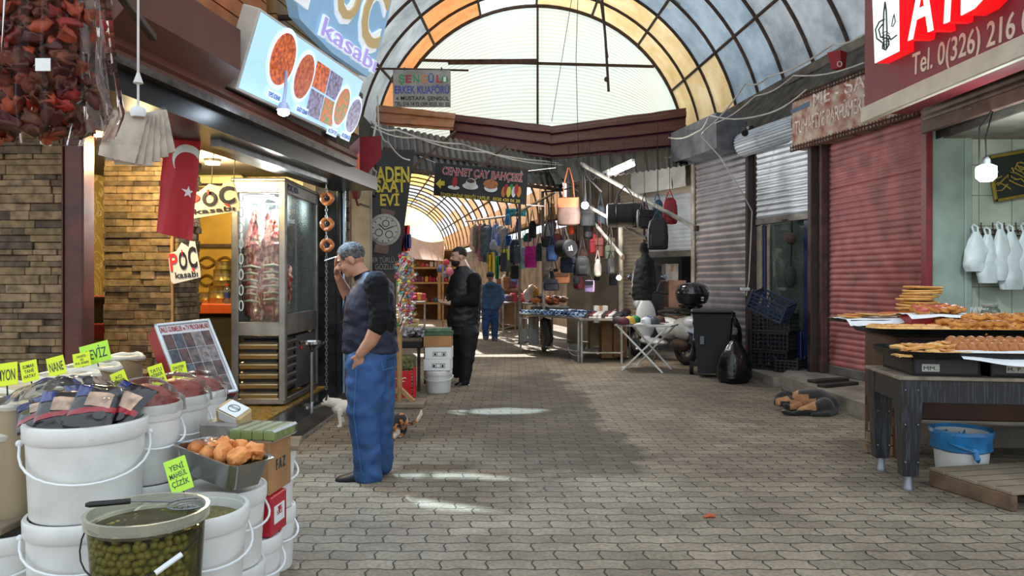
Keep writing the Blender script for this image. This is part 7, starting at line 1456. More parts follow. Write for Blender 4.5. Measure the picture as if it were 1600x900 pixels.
def rubbish(c, r, h, label, seed):
    t = thing('rubbish_bag', label, 'rubbish bag', c, seed); s = MB()
    prof = [(0, .0), (.8, .0), (1.02, .12), (1.0, .35), (.8, .58), (.45, .78), (.16, .88), (.12, .92), (.2, 1.0), (.08, .99)]
    vs = []; fs = []; n = 40
    for r_, z_ in prof:
        for k in range(n):
            g = 2*PI*k/n; q = 1+.10*math.sin(g*7+z_*3+seed)*max(0, z_-.2)+.14*nz((math.cos(g)*1.4, math.sin(g)*1.4, z_*2+seed)); vs.append((r*r_*q*math.cos(g), r*r_*q*math.sin(g)*.85, h*z_))
    for i in range(len(prof)-1):
        for k in range(n): fs.append((i*n+k, i*n+(k+1) % n, (i+1)*n+(k+1) % n, (i+1)*n+k))
    s.add(vs, fs); obj('bag_body', s, m_bagb, t, False); s = MB(); s.tube([(r*.15*math.cos(g), r*.13*math.sin(g), h*.9) for g in [2*PI*q/14 for q in range(14)]], .014, 6, True); obj('knot', s, m_bagb, t, False); return t
rubbish(G(1147, 597), .27, .66, 'large knotted black rubbish bag standing in front of the wheelie bin', 1.0)
c = W(1150, 528, 10.95); t = rubbish(V((c.x, 11.05, .42)), .13, .52, 'slim black rubbish bag hanging at the side of the wheelie bin', 4.0); 
# ---- crates by the blue window
m_bcr = mat('navy_crate', '22304a', .45, var=.2); m_dcr = mat('dark_crate', '17191c', .5, var=.2)
def crate(loc, rot, label, m, w_=.5, d_=.36, h_=.27, group=None):
    t = thing('plastic_crate', label, 'crate', loc, rot=rot, group=group)
    def wall(nm, wd, M):
        s = MB(); nx = max(3, int(wd/.06))
        for z in (.012, h_-.015): s.box((0, 0, z), (wd, .016, .028), M, .003)
        s.box((0, 0, h_*.5), (wd, .012, .016), M, .002); s.box((0, 0, h_*.72), (wd, .012, .016), M, .002); s.box((0, 0, h_*.27), (wd, .012, .016), M, .002)
        for q in range(nx+1): s.box((-wd/2+wd*q/nx, 0, h_/2), (.016, .014, h_), M, .002)
        obj(nm, s, m, t, False)
    wall('side_wall', w_, T(0, -d_/2, 0)); wall('side_wall', w_, T(0, d_/2, 0)); wall('end_wall', d_, T(-w_/2, 0, 0, rz=PI/2)); wall('end_wall', d_, T(w_/2, 0, 0, rz=PI/2))
    s = MB()
    for q in range(9): s.box((-w_/2+w_*(q+.5)/9, 0, .01), (.022, d_, .014), b=.002)
    for q in range(6): s.box((0, -d_/2+d_*(q+.5)/6, .01), (w_, .018, .012), b=.002)
    obj('slatted_base', s, m, t, False)
    for sx in (-1, 1):
        for sy in (-1, 1): obj('corner_post', MB().box((sx*w_/2, sy*d_/2, h_/2+.02), (.03, .03, h_+.04), b=.005), m, t, False)
    return t
q = W(1216, 585, 10.6); cx_, cy_ = q.x, 10.75
for k in range(3): crate((cx_, cy_, .125+.275*k), (0, 0, R(-48+4*k)), ('bottom', 'middle', 'upper')[k]+' dark crate of the stack before the blue-framed window', m_dcr, .55, .36, .27, 'stacked dark crates')
crate(W(1200, 490, 10.5), (R(10), R(24), R(-38)), 'navy slatted crate tipped on top of the dark crates', m_bcr, .52, .36, .26)
crate(W(1250, 588, 10.1)*1.0+V((0, .35, 0)), (0, 0, R(-40)), 'low dark crate beside the stack near the brown jamb', m_dcr, .3, .3, .2)
s = MB(); s.ell(G(1217, 600)+V((0, 0, .05)), (.05, .05, .05), lump=.3); single('pebble', s, m_concrete, 'pale round stone lying at the end of the concrete step', 'stone')
# cables with a white socket on the jamb of the silver shutter
t = thing('power_cable', 'white cable looping down the jamb beside the silver shutter to a socket', 'cable', W(1172, 465, 11.5)); s = MB(); s.tube([W(1105, 200, 11.2), W(1095, 212, 11.3), W(1125, 245, 11.3), W(1162, 305, 11.4), W(1175, 330, 11.45), W(1172, 400, 11.45), W(1170, 440, 11.45), W(1166, 462, 11.4)], .010, 6); obj('wire', s, mat('dirty_white_cable', 'b8b4ac', .6), t); s = MB(); s.box(W(1164, 452, 11.4), (.16, .05, .05), b=.01, rz=.3); obj('socket', s, m_white, t)
# ================================================================ PEOPLE AND ANIMALS
m_skin = mat('skin', 'b98468', .5, var=.1, scale=8); m_skin2 = mat('skin_pale', 'c49a82', .5, var=.1, scale=8)
def denim(nm, c):
    return mat(nm, c, .75, var=.25, scale=9, bump=.25, bscale=160)
m_jean = denim('blue_jeans', '2d5486'); m_vest = mat('navy_vest', '141833', .6, var=.2, scale=6, bump=.2, bscale=40); m_blk = mat('black_knit', '0e0e11', .85, var=.2, bump=.2, bscale=90, spec=.25); m_hair = mat('dark_hair', '1c1613', .7, var=.3, scale=40); m_ghair = mat('grey_hair', '5e5c5c', .75, var=.45, scale=55, col2='242120', bump=.5, bscale=120)
m_shoe = mat('black_shoe', '14141a', .4, var=.2); m_beard = mat('beard', '2a1c16', .85, var=.3, scale=60)
m_eye = mat('eye_white', 'd8d4cc', .3, var=0); m_iris = mat('eye_dark', '1c120c', .2, var=0)
class Fig:
    """a person traced in place: pixel x, pixel y and depth offset about distance d"""
    def __init__(s, d): s.d = d; s.k = d/F
    def p(s, x, y, o=0.0): 
        q = W(x, y, s.d); return V((q.x, s.d+o, q.z))
    def r(s, px): return px*s.k
def hand(mb, wrist, dirv, palmn, L=.18, curl=.5, spread=.12, thumb=1):
    """palm, four unequal bent fingers and a thumb; dirv along the fingers, palmn out of the palm"""
    d = V(dirv).normalized(); n = V(palmn); n = (n-d*n.dot(d)).normalized(); sd = d.cross(n)*thumb; w_ = V(wrist); k = L/.18
    c = w_+d*.05*k; E = Matrix((sd, d, n)).transposed().to_4x4(); E.translation = c; mb.ell((0, 0, 0), (.04*k, .052*k, .016*k), M=E); mb.limb([w_-d*.01, w_+d*.03*k], [.024*k, .022*k], 8)
    for q, (off, ln) in enumerate(((.030, .070), (.010, .080), (-.010, .074), (-.029, .058))):
        b = w_+d*.09*k+sd*off*k; a1 = curl*.5; pts = [b]; ang = curl*.45; cur = b
        for sg in (.45, .32, .25):
            dv = d*math.cos(ang)+n*math.sin(ang)+sd*off*spread*8; cur = cur+dv.normalized()*ln*sg*k; pts.append(cur); ang += curl*.8
        mb.limb(pts, [.0095*k, .009*k, .008*k, .007*k], 8)
    b = w_+d*.03*k+sd*.03*k; mb.limb([b, b+(sd*.7+d*.6+n*.3).normalized()*.035*k, b+(sd*.35+d*.9+n*.5).normalized()*.062*k+sd*.012*k], [.013*k, .011*k, .008*k], 8); return mb
def head(mb, c, h, fwd, up=(0, 0, 1), wd=1.0):
    """skull, jaw, brow, nose, lips, ears; h is head height, c its centre"""
    f = V(fwd).normalized(); u = V(up); u = (u-f*u.dot(f)).normalized(); sd = u.cross(f); E = Matrix((f, sd, u)).transposed().to_4x4(); E.translation = V(c); k = h/.23
    mb.ell((-.012*k, 0, .028*k), (.098*k, .078*k*wd, .088*k), E, 20, 14); mb.ell((.028*k, 0, -.03*k), (.06*k, .062*k*wd, .082*k), E, 18, 12)
    mb.ell((.05*k, 0, -.082*k), (.032*k, .036*k*wd, .026*k), E); mb.ell((.072*k, 0, .03*k), (.02*k, .055*k, .013*k), E)
    mb.limb([E @ V((.084*k, 0, .018*k)), E @ V((.104*k, 0, -.016*k))], [.009*k, .014*k], 8); mb.ell((.088*k, .013*k, -.02*k), .009*k, E, 8, 6); mb.ell((.088*k, -.013*k, -.02*k), .009*k, E, 8, 6)
    mb.ell((.080*k, 0, -.047*k), (.011*k, .026*k, .006*k), E, 10, 6); mb.ell((.077*k, 0, -.058*k), (.011*k, .022*k, .007*k), E, 10, 6)
    for s_ in (1, -1): mb.ell((-.008*k, s_*.08*k*wd, -.004*k), (.021*k, .008*k, .033*k), E, 10, 8, rot=(0, .2, 0)); mb.ell((.055*k, s_*.045*k, -.022*k), (.028*k, .022*k, .028*k), E, 10, 8)
    return E, k
def eyes(E, k, parent):
    for s_ in (1, -1):
        b = MB(); b.ell((.078*k, s_*.031*k, .012*k), (.008*k, .0135*k, .0075*k), E, 10, 8); o = obj('eye', b, m_eye, parent); b = MB(); b.ell((.0855*k, s_*.031*k, .012*k), (.003*k, .006*k, .006*k), E, 8, 6); obj('iris', b, m_iris, o)
def brows(E, k, parent, m):
    b = MB()
    for s_ in (1, -1): b.tube([E @ V((.089*k, s_*.014*k, .03*k)), E @ V((.088*k, s_*.034*k, .036*k)), E @ V((.074*k, s_*.054*k, .028*k))], [.004*k, .0055*k, .003*k], 6)
    obj('eyebrows', b, m, parent)
def shoe(parent, toe, heel, w_=.05, h=.075, m=None, sole=None):
    toe, heel = V(toe), V(heel); x = (toe-heel); L = x.length; x.normalize(); M = frame(heel, x, V((0, 0, 1)).cross(x)); b = MB(); 
    b.loft([((q*L, 0, .02+hh*.5), ww, hh*.5+.012, (0, 1, 0), (0, 0, 1)) for q, ww, hh in ((-.02, w_*.4, h*.6), (.05, w_*.78, h), (.25, w_*.85, h*1.05), (.45, w_*.9, h*.85), (.7, w_*1.05, h*.55), (.9, w_*.9, h*.42), (1.0, w_*.35, h*.25))], 14, M); o = obj('shoe', b, m or m_shoe, parent)
    b = MB(); b.loft([((q*L, 0, .012), ww, .013, (0, 1, 0), (0, 0, 1)) for q, ww in ((-.03, w_*.6), (.1, w_*.9), (.4, w_*.85), (.7, w_*1.1), (.92, w_*.95), (1.03, w_*.4))], 14, M); obj('sole', b, sole or m_black, o); return o
ZU = V((0, 0, 1)); LEFT = V((-1, 0, 0)); NEAR = V((0, -1, 0))
def seg(mb, A, B, n=20): return mb
def trunk(mb, f, rings, tilt=None, n=24):
    """rings: (x, y, depth offset, half width along x in px, half depth in metres)"""
    return mb.loft([(f.p(x, y, o), f.r(rx), ry, (1, 0, 0), (0, 1, 0)) for x, y, o, rx, ry in rings], n)
# ---------- man in the navy vest, smoking
f = Fig(5.2); P = f.p
man = thing('person', 'person in navy vest and blue jeans bowing head, cigarette hand raised to forehead', 'person', P(570, 752))
b = MB(); E, k = head(b, P(546, 407, .05), .232, (-.86, -.12, -.42), ZU)
b.limb([P(556, 420, .05), P(572, 442, .05)], [f.r(13), f.r(14)]); trunk(b, f, [(585, 560, .05, 30, .15), (580, 500, .05, 33, .16), (580, 450, .05, 30, .19), (580, 430, .05, 14, .1)][::1])
b.limb([P(596, 448, -.16), P(602, 500, -.20), P(597, 508, -.2)], [f.r(15), f.r(12), f.r(11)]); b.limb([P(599, 505, -.2), P(587, 530, -.19), P(571, 549, -.17)], [f.r(12.5), f.r(10.5), f.r(7.5)]); hand(b, P(571, 549, -.17), (-.25, .12, -1), (0, 1, .0), .17, .5, thumb=-1)
b.limb([P(565, 452, .22), P(543, 478, .26), P(538, 478, .26)], [f.r(14), f.r(11), f.r(10)]); b.limb([P(540, 480, .26), P(528, 452, .2), P(522, 432, .12)], [f.r(11), f.r(9), f.r(6)]); hand(b, P(522, 433, .12), (-.05, -.12, 1), (.8, -.2, -.1), .18, .35, thumb=-1)
b.limb([P(572, 570, -.04), P(570, 690, -.04), P(574, 740, -.02)], [f.r(18), f.r(11), f.r(9)]); b.limb([P(586, 570, .12), P(590, 690, .16), P(590, 735, .17)], [f.r(18), f.r(11), f.r(9)])
obj('body', remesh(b, .0062, 5, .4), m_skin, man); eyes(E, k, man); brows(E, k, man, m_ghair)
b = MB(); b.ell((-.018*k, 0, .042*k), (.102*k, .084*k, .088*k), E, 24, 16); hb_ = remesh(b, .008, 2, disp=.004, dscale=60); hb_.f = [q for q in hb_.f if (lambda c: c.x < .052*k or c.z > .088*k)(E.inverted() @ (sum((hb_.v[i] for i in q), V((0, 0, 0)))/len(q))) and (lambda c: c.z > -.055*k+max(0, c.x)*1.0 and not (abs(c.y) > .06*k and -.02*k < c.x < .03*k and c.z < .03*k))(E.inverted() @ (sum((hb_.v[i] for i in q), V((0, 0, 0)))/len(q)))]; obj('hair', hb_, m_ghair, man, sm=True)
b = MB(); trunk(b, f, [(586, 545, .05, 31, .17), (583, 505, .05, 35, .19), (581, 460, .05, 32, .21), (583, 440, .05, 25, .18), (576, 428, .05, 15, .1)]); b.limb([P(594, 445, -.15), P(603, 498, -.2)], [f.r(20), f.r(15)]); b.limb([P(603, 485, -.2), P(598, 507, -.2)], [f.r(16), f.r(15)]); b.limb([P(563, 452, .22), P(542, 482, .27)], [f.r(17), f.r(13.5)])
obj('shirt', remesh(b, .010, 3, disp=.007, dscale=18), m_blk, man)
b = MB(); b.lathe([(f.r(15), 0), (f.r(14), f.r(20)), (f.r(12.5), f.r(20)), (f.r(13), 0)], 24, M=T(*P(571, 446, .05), ry=R(-24))); obj('collar', b, m_blk, man)
b = MB(); trunk(b, f, [(577, 552, .05, 45, .19), (575, 545, .05, 45, .20), (575, 510, .05, 42, .21), (576, 470, .05, 39, .22), (582, 445, .05, 31, .20), (580, 424, .05, 15, .12)]); v_ = remesh(b, .010, 3, disp=.009, dscale=11)
ax_ = (P(596, 438, -.16), P(600, 480, -.22)); v_.f = [q for q in v_.f if not (lambda c: c.y < f.d-.115 and ((c.x-P(597, 0).x)/f.r(19))**2+((c.z-P(0, 453).z)/f.r(29))**2 < 1)(sum((v_.v[i] for i in q), V((0, 0, 0)))/len(q))]; obj('vest', v_, m_vest, man)
b = MB(); b.tube([P(538, 545, -.13), P(540, 530, -.15), P(556, 528, -.17), P(562, 536, -.17)], .004, 6); b.tube([P(535, 503, -.10), P(550, 500, -.15), P(561, 508, -.16)], .004, 6); b.tube([P(541, 462, -.02), P(536, 500, -.03), P(534, 548, -.04)], .005, 6); obj('seams_and_zip', b, m_blk, man)
b = MB(); trunk(b, f, [(577, 560, .05, 41, .18), (578, 548, .05, 41, .175), (578, 538, .05, 38, .16)]); b.limb([P(574, 566, -.03), P(571, 640, -.05), P(574, 690, -.04), P(576, 738, -.02)], [f.r(33), f.r(26), f.r(22), f.r(22)], 18); b.limb([P(584, 566, .10), P(587, 640, .12), P(589, 690, .14), P(590, 733, .16)], [f.r(33), f.r(25), f.r(20), f.r(19)], 18)
obj('jeans', remesh(b, .011, 3, disp=.012, dscale=9), m_jean, man); b = MB(); b.tube([P(600, 560, -.12), P(604, 575, -.13), P(617, 572, -.08)], .003, 5); b.tube([P(566, 566, -.19), P(561, 640, -.18), P(570, 730, -.12)], .0025, 5); obj('stitching', b, mat('jean_thread', '3f6ea8', .8), man)
shoe(man, P(526, 757, -.02)*1+V((0, 0, .0)), P(588, 754, -.02), .055, .08); shoe(man, P(548, 743, .18), P(601, 741, .18), .055, .08)
for c in man.children: pass
t = thing('cigarette', 'lit white cigarette between the raised fingers of the person in the vest', 'cigarette', P(513, 405, .06)); b = MB(); b.cyl(P(505, 407, .04), P(521, 400, .1), .004, n=8); obj('paper_tube', b, m_paper, t); b = MB(); b.cyl(P(517, 401.8, .09), P(523, 399.3, .11), .0043, n=8); obj('filter', b, mat('filter_tan', 'b98a54', .7), t)
# ---------- man in black
f = Fig(10.05); P = f.p
man = thing('person', 'bearded person all in black padded vest standing by the stacked boxes', 'person', P(726, 603)); b = MB()
E, k = head(b, P(716, 402, .0), .245, (-.88, -.42, -.05), ZU, 1.05); b.limb([P(720, 410, .03), P(726, 425, .04)], [f.r(9), f.r(11)]); trunk(b, f, [(727, 510, .04, 22, .16), (728, 470, .04, 24, .17), (729, 440, .04, 22, .2), (728, 425, .04, 12, .1)])
b.limb([P(741, 437, -.16), P(739, 468, -.22), P(712, 472, -.28), P(704, 473, -.29)], [f.r(9), f.r(7), f.r(5), f.r(3.2)]); hand(b, P(704, 473, -.29), (-1, .1, .05), (0, .2, 1), .19, .7, thumb=1); b.limb([P(710, 437, .2), P(701, 462, .12), P(697, 473, -.1)], [f.r(9), f.r(6), f.r(3.5)]); hand(b, P(699, 474, -.14), (-.5, -.8, .1), (0, 0, 1), .18, .7, thumb=-1)
b.limb([P(722, 520, .12), P(714, 580, .16)], [f.r(10), f.r(5)]); b.limb([P(732, 520, -.05), P(727, 594, -.06)], [f.r(10), f.r(5)]); obj('body', remesh(b, .008, 4, .4), m_skin2, man); eyes(E, k, man); brows(E, k, man, m_hair)
b = MB(); b.ell((-.02*k, 0, .05*k), (.104*k, .086*k, .088*k), E, 24, 16); hb_ = remesh(b, .009, 2, disp=.004, dscale=50); inv = E.inverted(); cc = lambda q: inv @ (sum((hb_.v[i] for i in q), V((0, 0, 0)))/len(q))
hb_.f = [q for q in hb_.f if (lambda c: (c.x < .02*k and c.z > -.03*k-.0*c.x) or c.z > .075*k)(cc(q))]; obj('hair', hb_, m_hair, man, sm=True)
b = MB(); b.ell((.036*k, 0, -.062*k), (.062*k, .067*k, .056*k), E, 20, 12); b.ell((.079*k, 0, -.036*k), (.012*k, .03*k, .008*k), E); hb_ = remesh(b, .008, 2, disp=.003, dscale=60); hb_.f = [q for q in hb_.f if (lambda c: c.z < -.03*k and c.x > -.02*k and not (abs(c.y) < .024*k and c.x > .07*k and -.063*k < c.z < -.043*k))(cc(q))]; obj('beard', hb_, m_beard, man, sm=True)
b = MB(); trunk(b, f, [(725, 500, .04, 22, .18), (727, 470, .04, 25, .19), (729, 445, .04, 25, .22), (727, 430, .04, 19, .18), (724, 420, .04, 10, .1)]); b.limb([P(742, 438, -.16), P(742, 470, -.23)], [f.r(12), f.r(9.5)]); b.limb([P(740, 468, -.22), P(713, 472, -.285)], [f.r(9.5), f.r(7)]); b.limb([P(711, 438, .2), P(702, 465, .1), P(700, 471, -.04)], [f.r(11), f.r(8), f.r(6)]); obj('sweater', remesh(b, .012, 3, disp=.008, dscale=12), m_blk, man)
b = MB(); trunk(b, f, [(724, 511, .04, 25, .20), (724, 500, .04, 26, .21), (726, 470, .04, 26.5, .22), (729, 445, .04, 25, .23), (727, 430, .04, 20, .2), (723, 416, .04, 10.5, .11)]); v_ = remesh(b, .012, 3, disp=.012, dscale=9); v_.f = [q for q in v_.f if not (lambda c: c.y < f.d-.12 and ((c.x-P(742, 0).x)/f.r(10))**2+((c.z-P(0, 446).z)/f.r(20))**2 < 1)(sum((v_.v[i] for i in q), V((0, 0, 0)))/len(q))]; obj('padded_vest', v_, mat('black_nylon', '14141a', .5, var=.2, bump=.2, bscale=30), man)
b = MB(); trunk(b, f, [(726, 522, .02, 23, .18), (726, 505, .02, 23, .17)]); b.limb([P(733, 520, -.05), P(731, 555, -.08), P(726, 594, -.06)], [f.r(16.5), f.r(11.5), f.r(9)], 16); b.limb([P(722, 520, .12), P(716, 552, .14), P(713, 585, .16)], [f.r(16), f.r(10), f.r(8)], 16); obj('trousers', remesh(b, .013, 3, disp=.012, dscale=8), mat('black_trousers', '101014', .8, var=.2), man)
shoe(man, P(712, 605, -.1), P(733, 602, -.04), .055, .08, m_shoe, m_white); shoe(man, P(702, 592, .3), P(718, 590, .3), .055, .08, m_shoe, m_white)
# ---------- man in the blue hoodie, from behind
f = Fig(17.4); P = f.p
man = thing('person', 'person in blue hooded jacket and jeans walking away down the lane', 'person', P(766, 533)); b = MB(); E, k = head(b, P(766, 433, -.02), .24, (.1, 1, 0), ZU); b.limb([P(766, 438), P(767, 445)], [f.r(4), f.r(5)]); trunk(b, f, [(766, 480, 0, 12, .12), (767, 460, 0, 13, .12), (767, 447, 0, 9, .1)])
for sx in (-1, 1): b.limb([P(767+14*sx, 450), P(767+17*sx, 465), P(767+15*sx, 479)], [f.r(5), f.r(4), f.r(2.6)]); hand(b, P(767+15*sx, 479), (0, .3, -1), (-sx, 0, 0), .18, .6, thumb=sx); b.limb([P(767+6*sx, 488), P(766.5+7*sx, 512), P(766.5+7*sx, 528, .01-.07*sx)], [f.r(5), f.r(4), f.r(3)])
obj('body', remesh(b, .011, 3), m_skin, man); b = MB(); b.ell((-.01*k, 0, .045*k), (.108*k, .09*k, .086*k), E, 20, 12); obj('cap', b, mat('dark_cap', '2a3440', .7), man); m_hood = mat('hoodie_blue', '44658e', .75, var=.25, bump=.2, bscale=40)
b = MB(); trunk(b, f, [(766, 483, 0, 15, .16), (766, 470, 0, 15.5, .16), (767, 455, 0, 16, .16), (767, 444, 0, 10, .12)]); b.ell(P(767, 445, -.08), (f.r(10), .11, f.r(5)))
for sx in (-1, 1): b.limb([P(767+13*sx, 450), P(767+17*sx, 466), P(767+14*sx, 477)], [f.r(6), f.r(5), f.r(4)])
obj('hooded_jacket', remesh(b, .014, 3, disp=.012, dscale=9), m_hood, man)
b = MB(); trunk(b, f, [(766, 492, 0, 13.5, .13), (766, 478, 0, 13.5, .12)]); b.limb([P(760, 492, -.02), P(758, 512, .0), P(759, 528, .08)], [f.r(7.5), f.r(5.6), f.r(4.6)]); b.limb([P(773, 492, .02), P(773, 512, -.04), P(773, 530, -.06)], [f.r(7.5), f.r(5.6), f.r(4.6)]); obj('jeans', remesh(b, .014, 3, disp=.01, dscale=9), denim('jeans_blue', '2a4f84'), man)
shoe(man, P(757, 531, .22), P(759, 533, -.05), .055, .09, mat('grey_trainer', '5a606a', .6), m_white); shoe(man, P(773, 532, .12), P(773, 535, -.14), .055, .09, MC['grey_trainer'], m_white)
# ---------- person far down the lane
f = Fig(29.5); P = f.p
man = thing('person', 'small distant person in a long dark coat reaching towards the left stalls', 'person', P(675, 495)); b = MB(); E, k = head(b, P(674, 441), .24, (-1, -.2, 0), ZU); b.limb([P(674, 443), P(675, 448)], [f.r(2.4), f.r(3)]); trunk(b, f, [(675, 470, 0, 6, .12), (675, 452, 0, 6.5, .14)]); b.limb([P(672, 451, -.1), P(664, 449, -.15)], [f.r(2.5), f.r(1.6)]); hand(b, P(664, 449, -.15), (-1, 0, 0), (0, 0, -1), .18, .4); b.limb([P(673, 470), P(672, 492)], [f.r(3.2), f.r(2)]); b.limb([P(678, 470), P(678, 492)], [f.r(3.2), f.r(2)]); obj('body', remesh(b, .014, 3), m_skin, man)
b = MB(); b.ell((-.02*k, 0, .05*k), (.1*k, .085*k, .085*k), E, 16, 10); obj('hair', b, m_hair, man); b = MB(); trunk(b, f, [(675, 478, 0, 6.8, .17), (675, 462, 0, 6.5, .16), (675, 450, 0, 7, .18), (675, 446, 0, 4, .1)]); b.limb([P(671, 450, -.15), P(665, 449.5, -.16)], [f.r(3), f.r(2.4)]); b.limb([P(680, 451, .1), P(681, 466, .1)], [f.r(3), f.r(2.4)]); obj('coat', remesh(b, .018, 2), mat('dark_coat', '23252b', .8), man); b = MB(); b.limb([P(673, 474), P(672, 491)], [f.r(3.5), f.r(2.7)]); b.limb([P(678, 474), P(678, 491)], [f.r(3.5), f.r(2.7)]); obj('trousers', remesh(b, .018, 2), m_blk, man); shoe(man, P(669, 495), P(673, 494), .06); shoe(man, P(675, 496), P(679, 495), .06)
# ---------- cats
def fur(nm, c1, c2, c3, sc=5.0, p1=.46, p2=.56, edge=.02):
    m = mat(nm, c1, .85, var=0, sheen=.3); nt = m.node_tree; N = nt.nodes; L = nt.links; b = N['Principled BSDF']; tc = N.new('ShaderNodeTexCoord'); n = N.new('ShaderNodeTexNoise'); n.inputs['Scale'].default_value = sc; n.inputs['Detail'].default_value = 3; L.new(tc.outputs['Object'], n.inputs[0])
    r = N.new('ShaderNodeValToRGB'); e = r.color_ramp.elements; e[0].position = p1; e[0].color = lin(c2); e[1].position = p2+edge; e[1].color = lin(c3); a = e.new(p1+edge); a.color = lin(c1); c = e.new(p2); c.color = lin(c1); L.new(n.outputs[0], r.inputs[0])
    n2 = N.new('ShaderNodeTexNoise'); n2.inputs['Scale'].default_value = 90; L.new(tc.outputs['Object'], n2.inputs[0]); bp = N.new('ShaderNodeBump'); bp.inputs['Strength'].default_value = .5; bp.inputs['Distance'].default_value = .006; L.new(n2.outputs[0], bp.inputs['Height']); L.new(bp.outputs[0], b.inputs['Normal']); L.new(r.outputs[0], b.inputs['Base Color']); return m
def cat(d, root, label, chest, rump, headc, hd, legs, tail, m, ears_m, hr=8.2):
    f = Fig(d); P = f.p; t = thing('cat', label, 'cat', root); b = MB(); c, r_ = P(*chest), P(*rump); mid = (c+r_)/2+V((0, 0, -.005)); b.limb([c, mid, r_], [.068, .066, .072], 16); hc = P(*headc); b.limb([c+V((0, 0, .03)), hc], [.052, .042], 12)
    h = V(hd).normalized(); b.ell(hc, (.047, .044, .042)); b.ell(hc+h*.035+V((0, 0, -.012)), (.022, .02, .017)); sd = ZU.cross(h).normalized()
    for s_ in (1, -1): b.limb([hc+sd*.026*s_+V((0, 0, .026)), hc+sd*.036*s_+V((0, 0, .062))-h*.006], [.018, .005], 8)
    for lg in legs: b.limb([P(*q[:3]) for q in lg], [q[3] for q in lg], 9); e = P(*lg[-1][:3]); b.ell(e+h*.012+V((0, 0, -.002)), (.022, .019, .013))
    b.limb([P(*q) for q in tail], [.022]+[.017]*(len(tail)-2)+[.012], 9); obj('body', remesh(b, .006, 3), m, t)
    for s_ in (1, -1): e = MB(); e.ell(hc+h*.042+sd*.019*s_+V((0, 0, .008)), .007, nu=8, nv=6); obj('eye', e, m_iris, t)
    e = MB(); e.ell(hc+h*.056+V((0, 0, -.007)), .006, nu=8, nv=6); obj('nose', e, mat('cat_nose', 'b87a70', .5), t)
    for s_ in (1, -1): e = MB(); e.limb([hc+sd*.030*s_+V((0, 0, .028))+h*.012, hc+sd*.038*s_+V((0, 0, .06))+h*.002], [.013, .004], 8); obj('ear', e, ears_m, t)
    return t
m_cw = fur('white_fur', 'cfc6ba', 'cfc6ba', '2a2522', 6, .3, .66); m_cal = fur('calico_fur', 'b06a34', '1c1714', 'c8b8a4', 7.5, .47, .55)
cat(6.95, G(530, 666), 'white cat with dark ear patch standing left of the jeans', (529, 636, 0), (566, 637, .12), (514, 626, -.06), (-.95, -.3, -.12), [((533, 640, -.04, .032), (533, 652, -.045, .02), (534, 664, -.05, .015)), ((528, 640, .04, .032), (531, 652, .05, .02), (535, 660, .06, .015)), ((567, 640, .08, .04), (572, 652, .08, .022), (566, 662, .08, .015)), ((572, 640, .2, .04), (576, 650, .2, .022), (571, 659, .2, .015))], [(573, 634, .16), (590, 640, .22), (600, 650, .24)], m_cw, mat('ear_dark', '241f1e', .8))
cat(6.75, G(618, 682), 'calico cat with raised dark tail sniffing behind the jeans', (608, 655, .06), (628, 653, -.12), (597, 650, .2), (-.7, .7, -.1), [((606, 660, .0, .034), (608, 671, .0, .022), (607, 679, .0, .016)), ((599, 658, .1, .034), (603, 668, .1, .022), (604, 676, .1, .016)), ((620, 660, -.16, .045), (625, 671, -.15, .028), (616, 681, -.19, .017)), ((632, 659, -.08, .045), (633, 670, -.07, .03), (627, 681, -.12, .017))], [(636, 655, -.14), (645, 657, -.17), (656, 651, -.2), (662, 641, -.2), (663, 636, -.2)], m_cal, mat('ear_ginger', '9c5c2c', .8))
# ---------- sleeping dog, curled on its side
f = Fig(7.85); P = f.p
t = thing('dog', 'black and tan dog sleeping curled on the pavers below the red shutter', 'dog', G(1265, 646))
def dogpaint(c): return 0
b = MB()
b.limb([P(1240, 633, .10), P(1262, 629, .16), P(1285, 627, .10), P(1296, 632, -.02)], [.085, .115, .12, .10], 18); b.limb([P(1283, 634, -.08), P(1262, 636, -.14), P(1245, 639, -.15)], [.10, .07, .05], 14)
b.limb([P(1243, 640, -.15), P(1230, 643, -.16), P(1217, 640, -.16)], [.035, .027, .025], 10); b.ell(P(1216, 639, -.16), (.035, .026, .022))
b.limb([P(1240, 634, .12), P(1228, 626, .18), P(1222, 632, .14)], [.075, .06, .045], 12); b.ell(P(1233, 622, .16), (.07, .06, .055)); b.limb([P(1231, 624, .14), P(1224, 634, .08)], [.045, .026], 12)
for s_ in (0, 1): b.limb([P(1237+s_*6, 618, .18-.06*s_), P(1230+4*s_, 611+2*s_, .17)], [.028, .008], 8)
b.limb([P(1248, 636, .02), P(1236, 637, -.02), P(1226, 633, -.02)], [.05, .03, .026], 10)
b.limb([P(1298, 638, -.08), P(1280, 643, -.2), P(1258, 643, -.22)], [.05, .04, .025], 10)
x0_, z0_ = P(1262, 0).x, P(0, 634).z
d_ = remesh(b, .009, 4); bk = mat('dog_black', '14110f', .8, var=.3, bump=.6, bscale=90, sheen=.3); tn = mat('dog_tan', 'a87a4c', .85, var=.35, scale=7, col2='8a5c34', bump=.6, bscale=90, sheen=.3)
def pick(c):
    px = 800+c.x/c.y*F; py = HY-(c.z-CAMZ)/c.y*F; n_ = 6*nz(c*12)
    tan = (px < 1275+n_ and 622+n_ < py < 641+n_*.3 and px > 1212) or (px < 1246+n_ and py < 622 and px > 1238) or (1222 < px < 1262+n_ and py > 616 and py < 626+n_ and px > 1240+n_)
    if px < 1234 and 627 < py < 640 and px > 1219: tan = False
    return 1 if tan else 0
d_.mi = [pick(sum((d_.v[i] for i in q), V((0, 0, 0)))/len(q)) for q in d_.f]; zmin = min(p.z for p in d_.v); d_.v = [p+V((0, 0, max(0, .004-p.z)*1.0)) for p in d_.v]; obj('body', d_, [bk, tn], t)
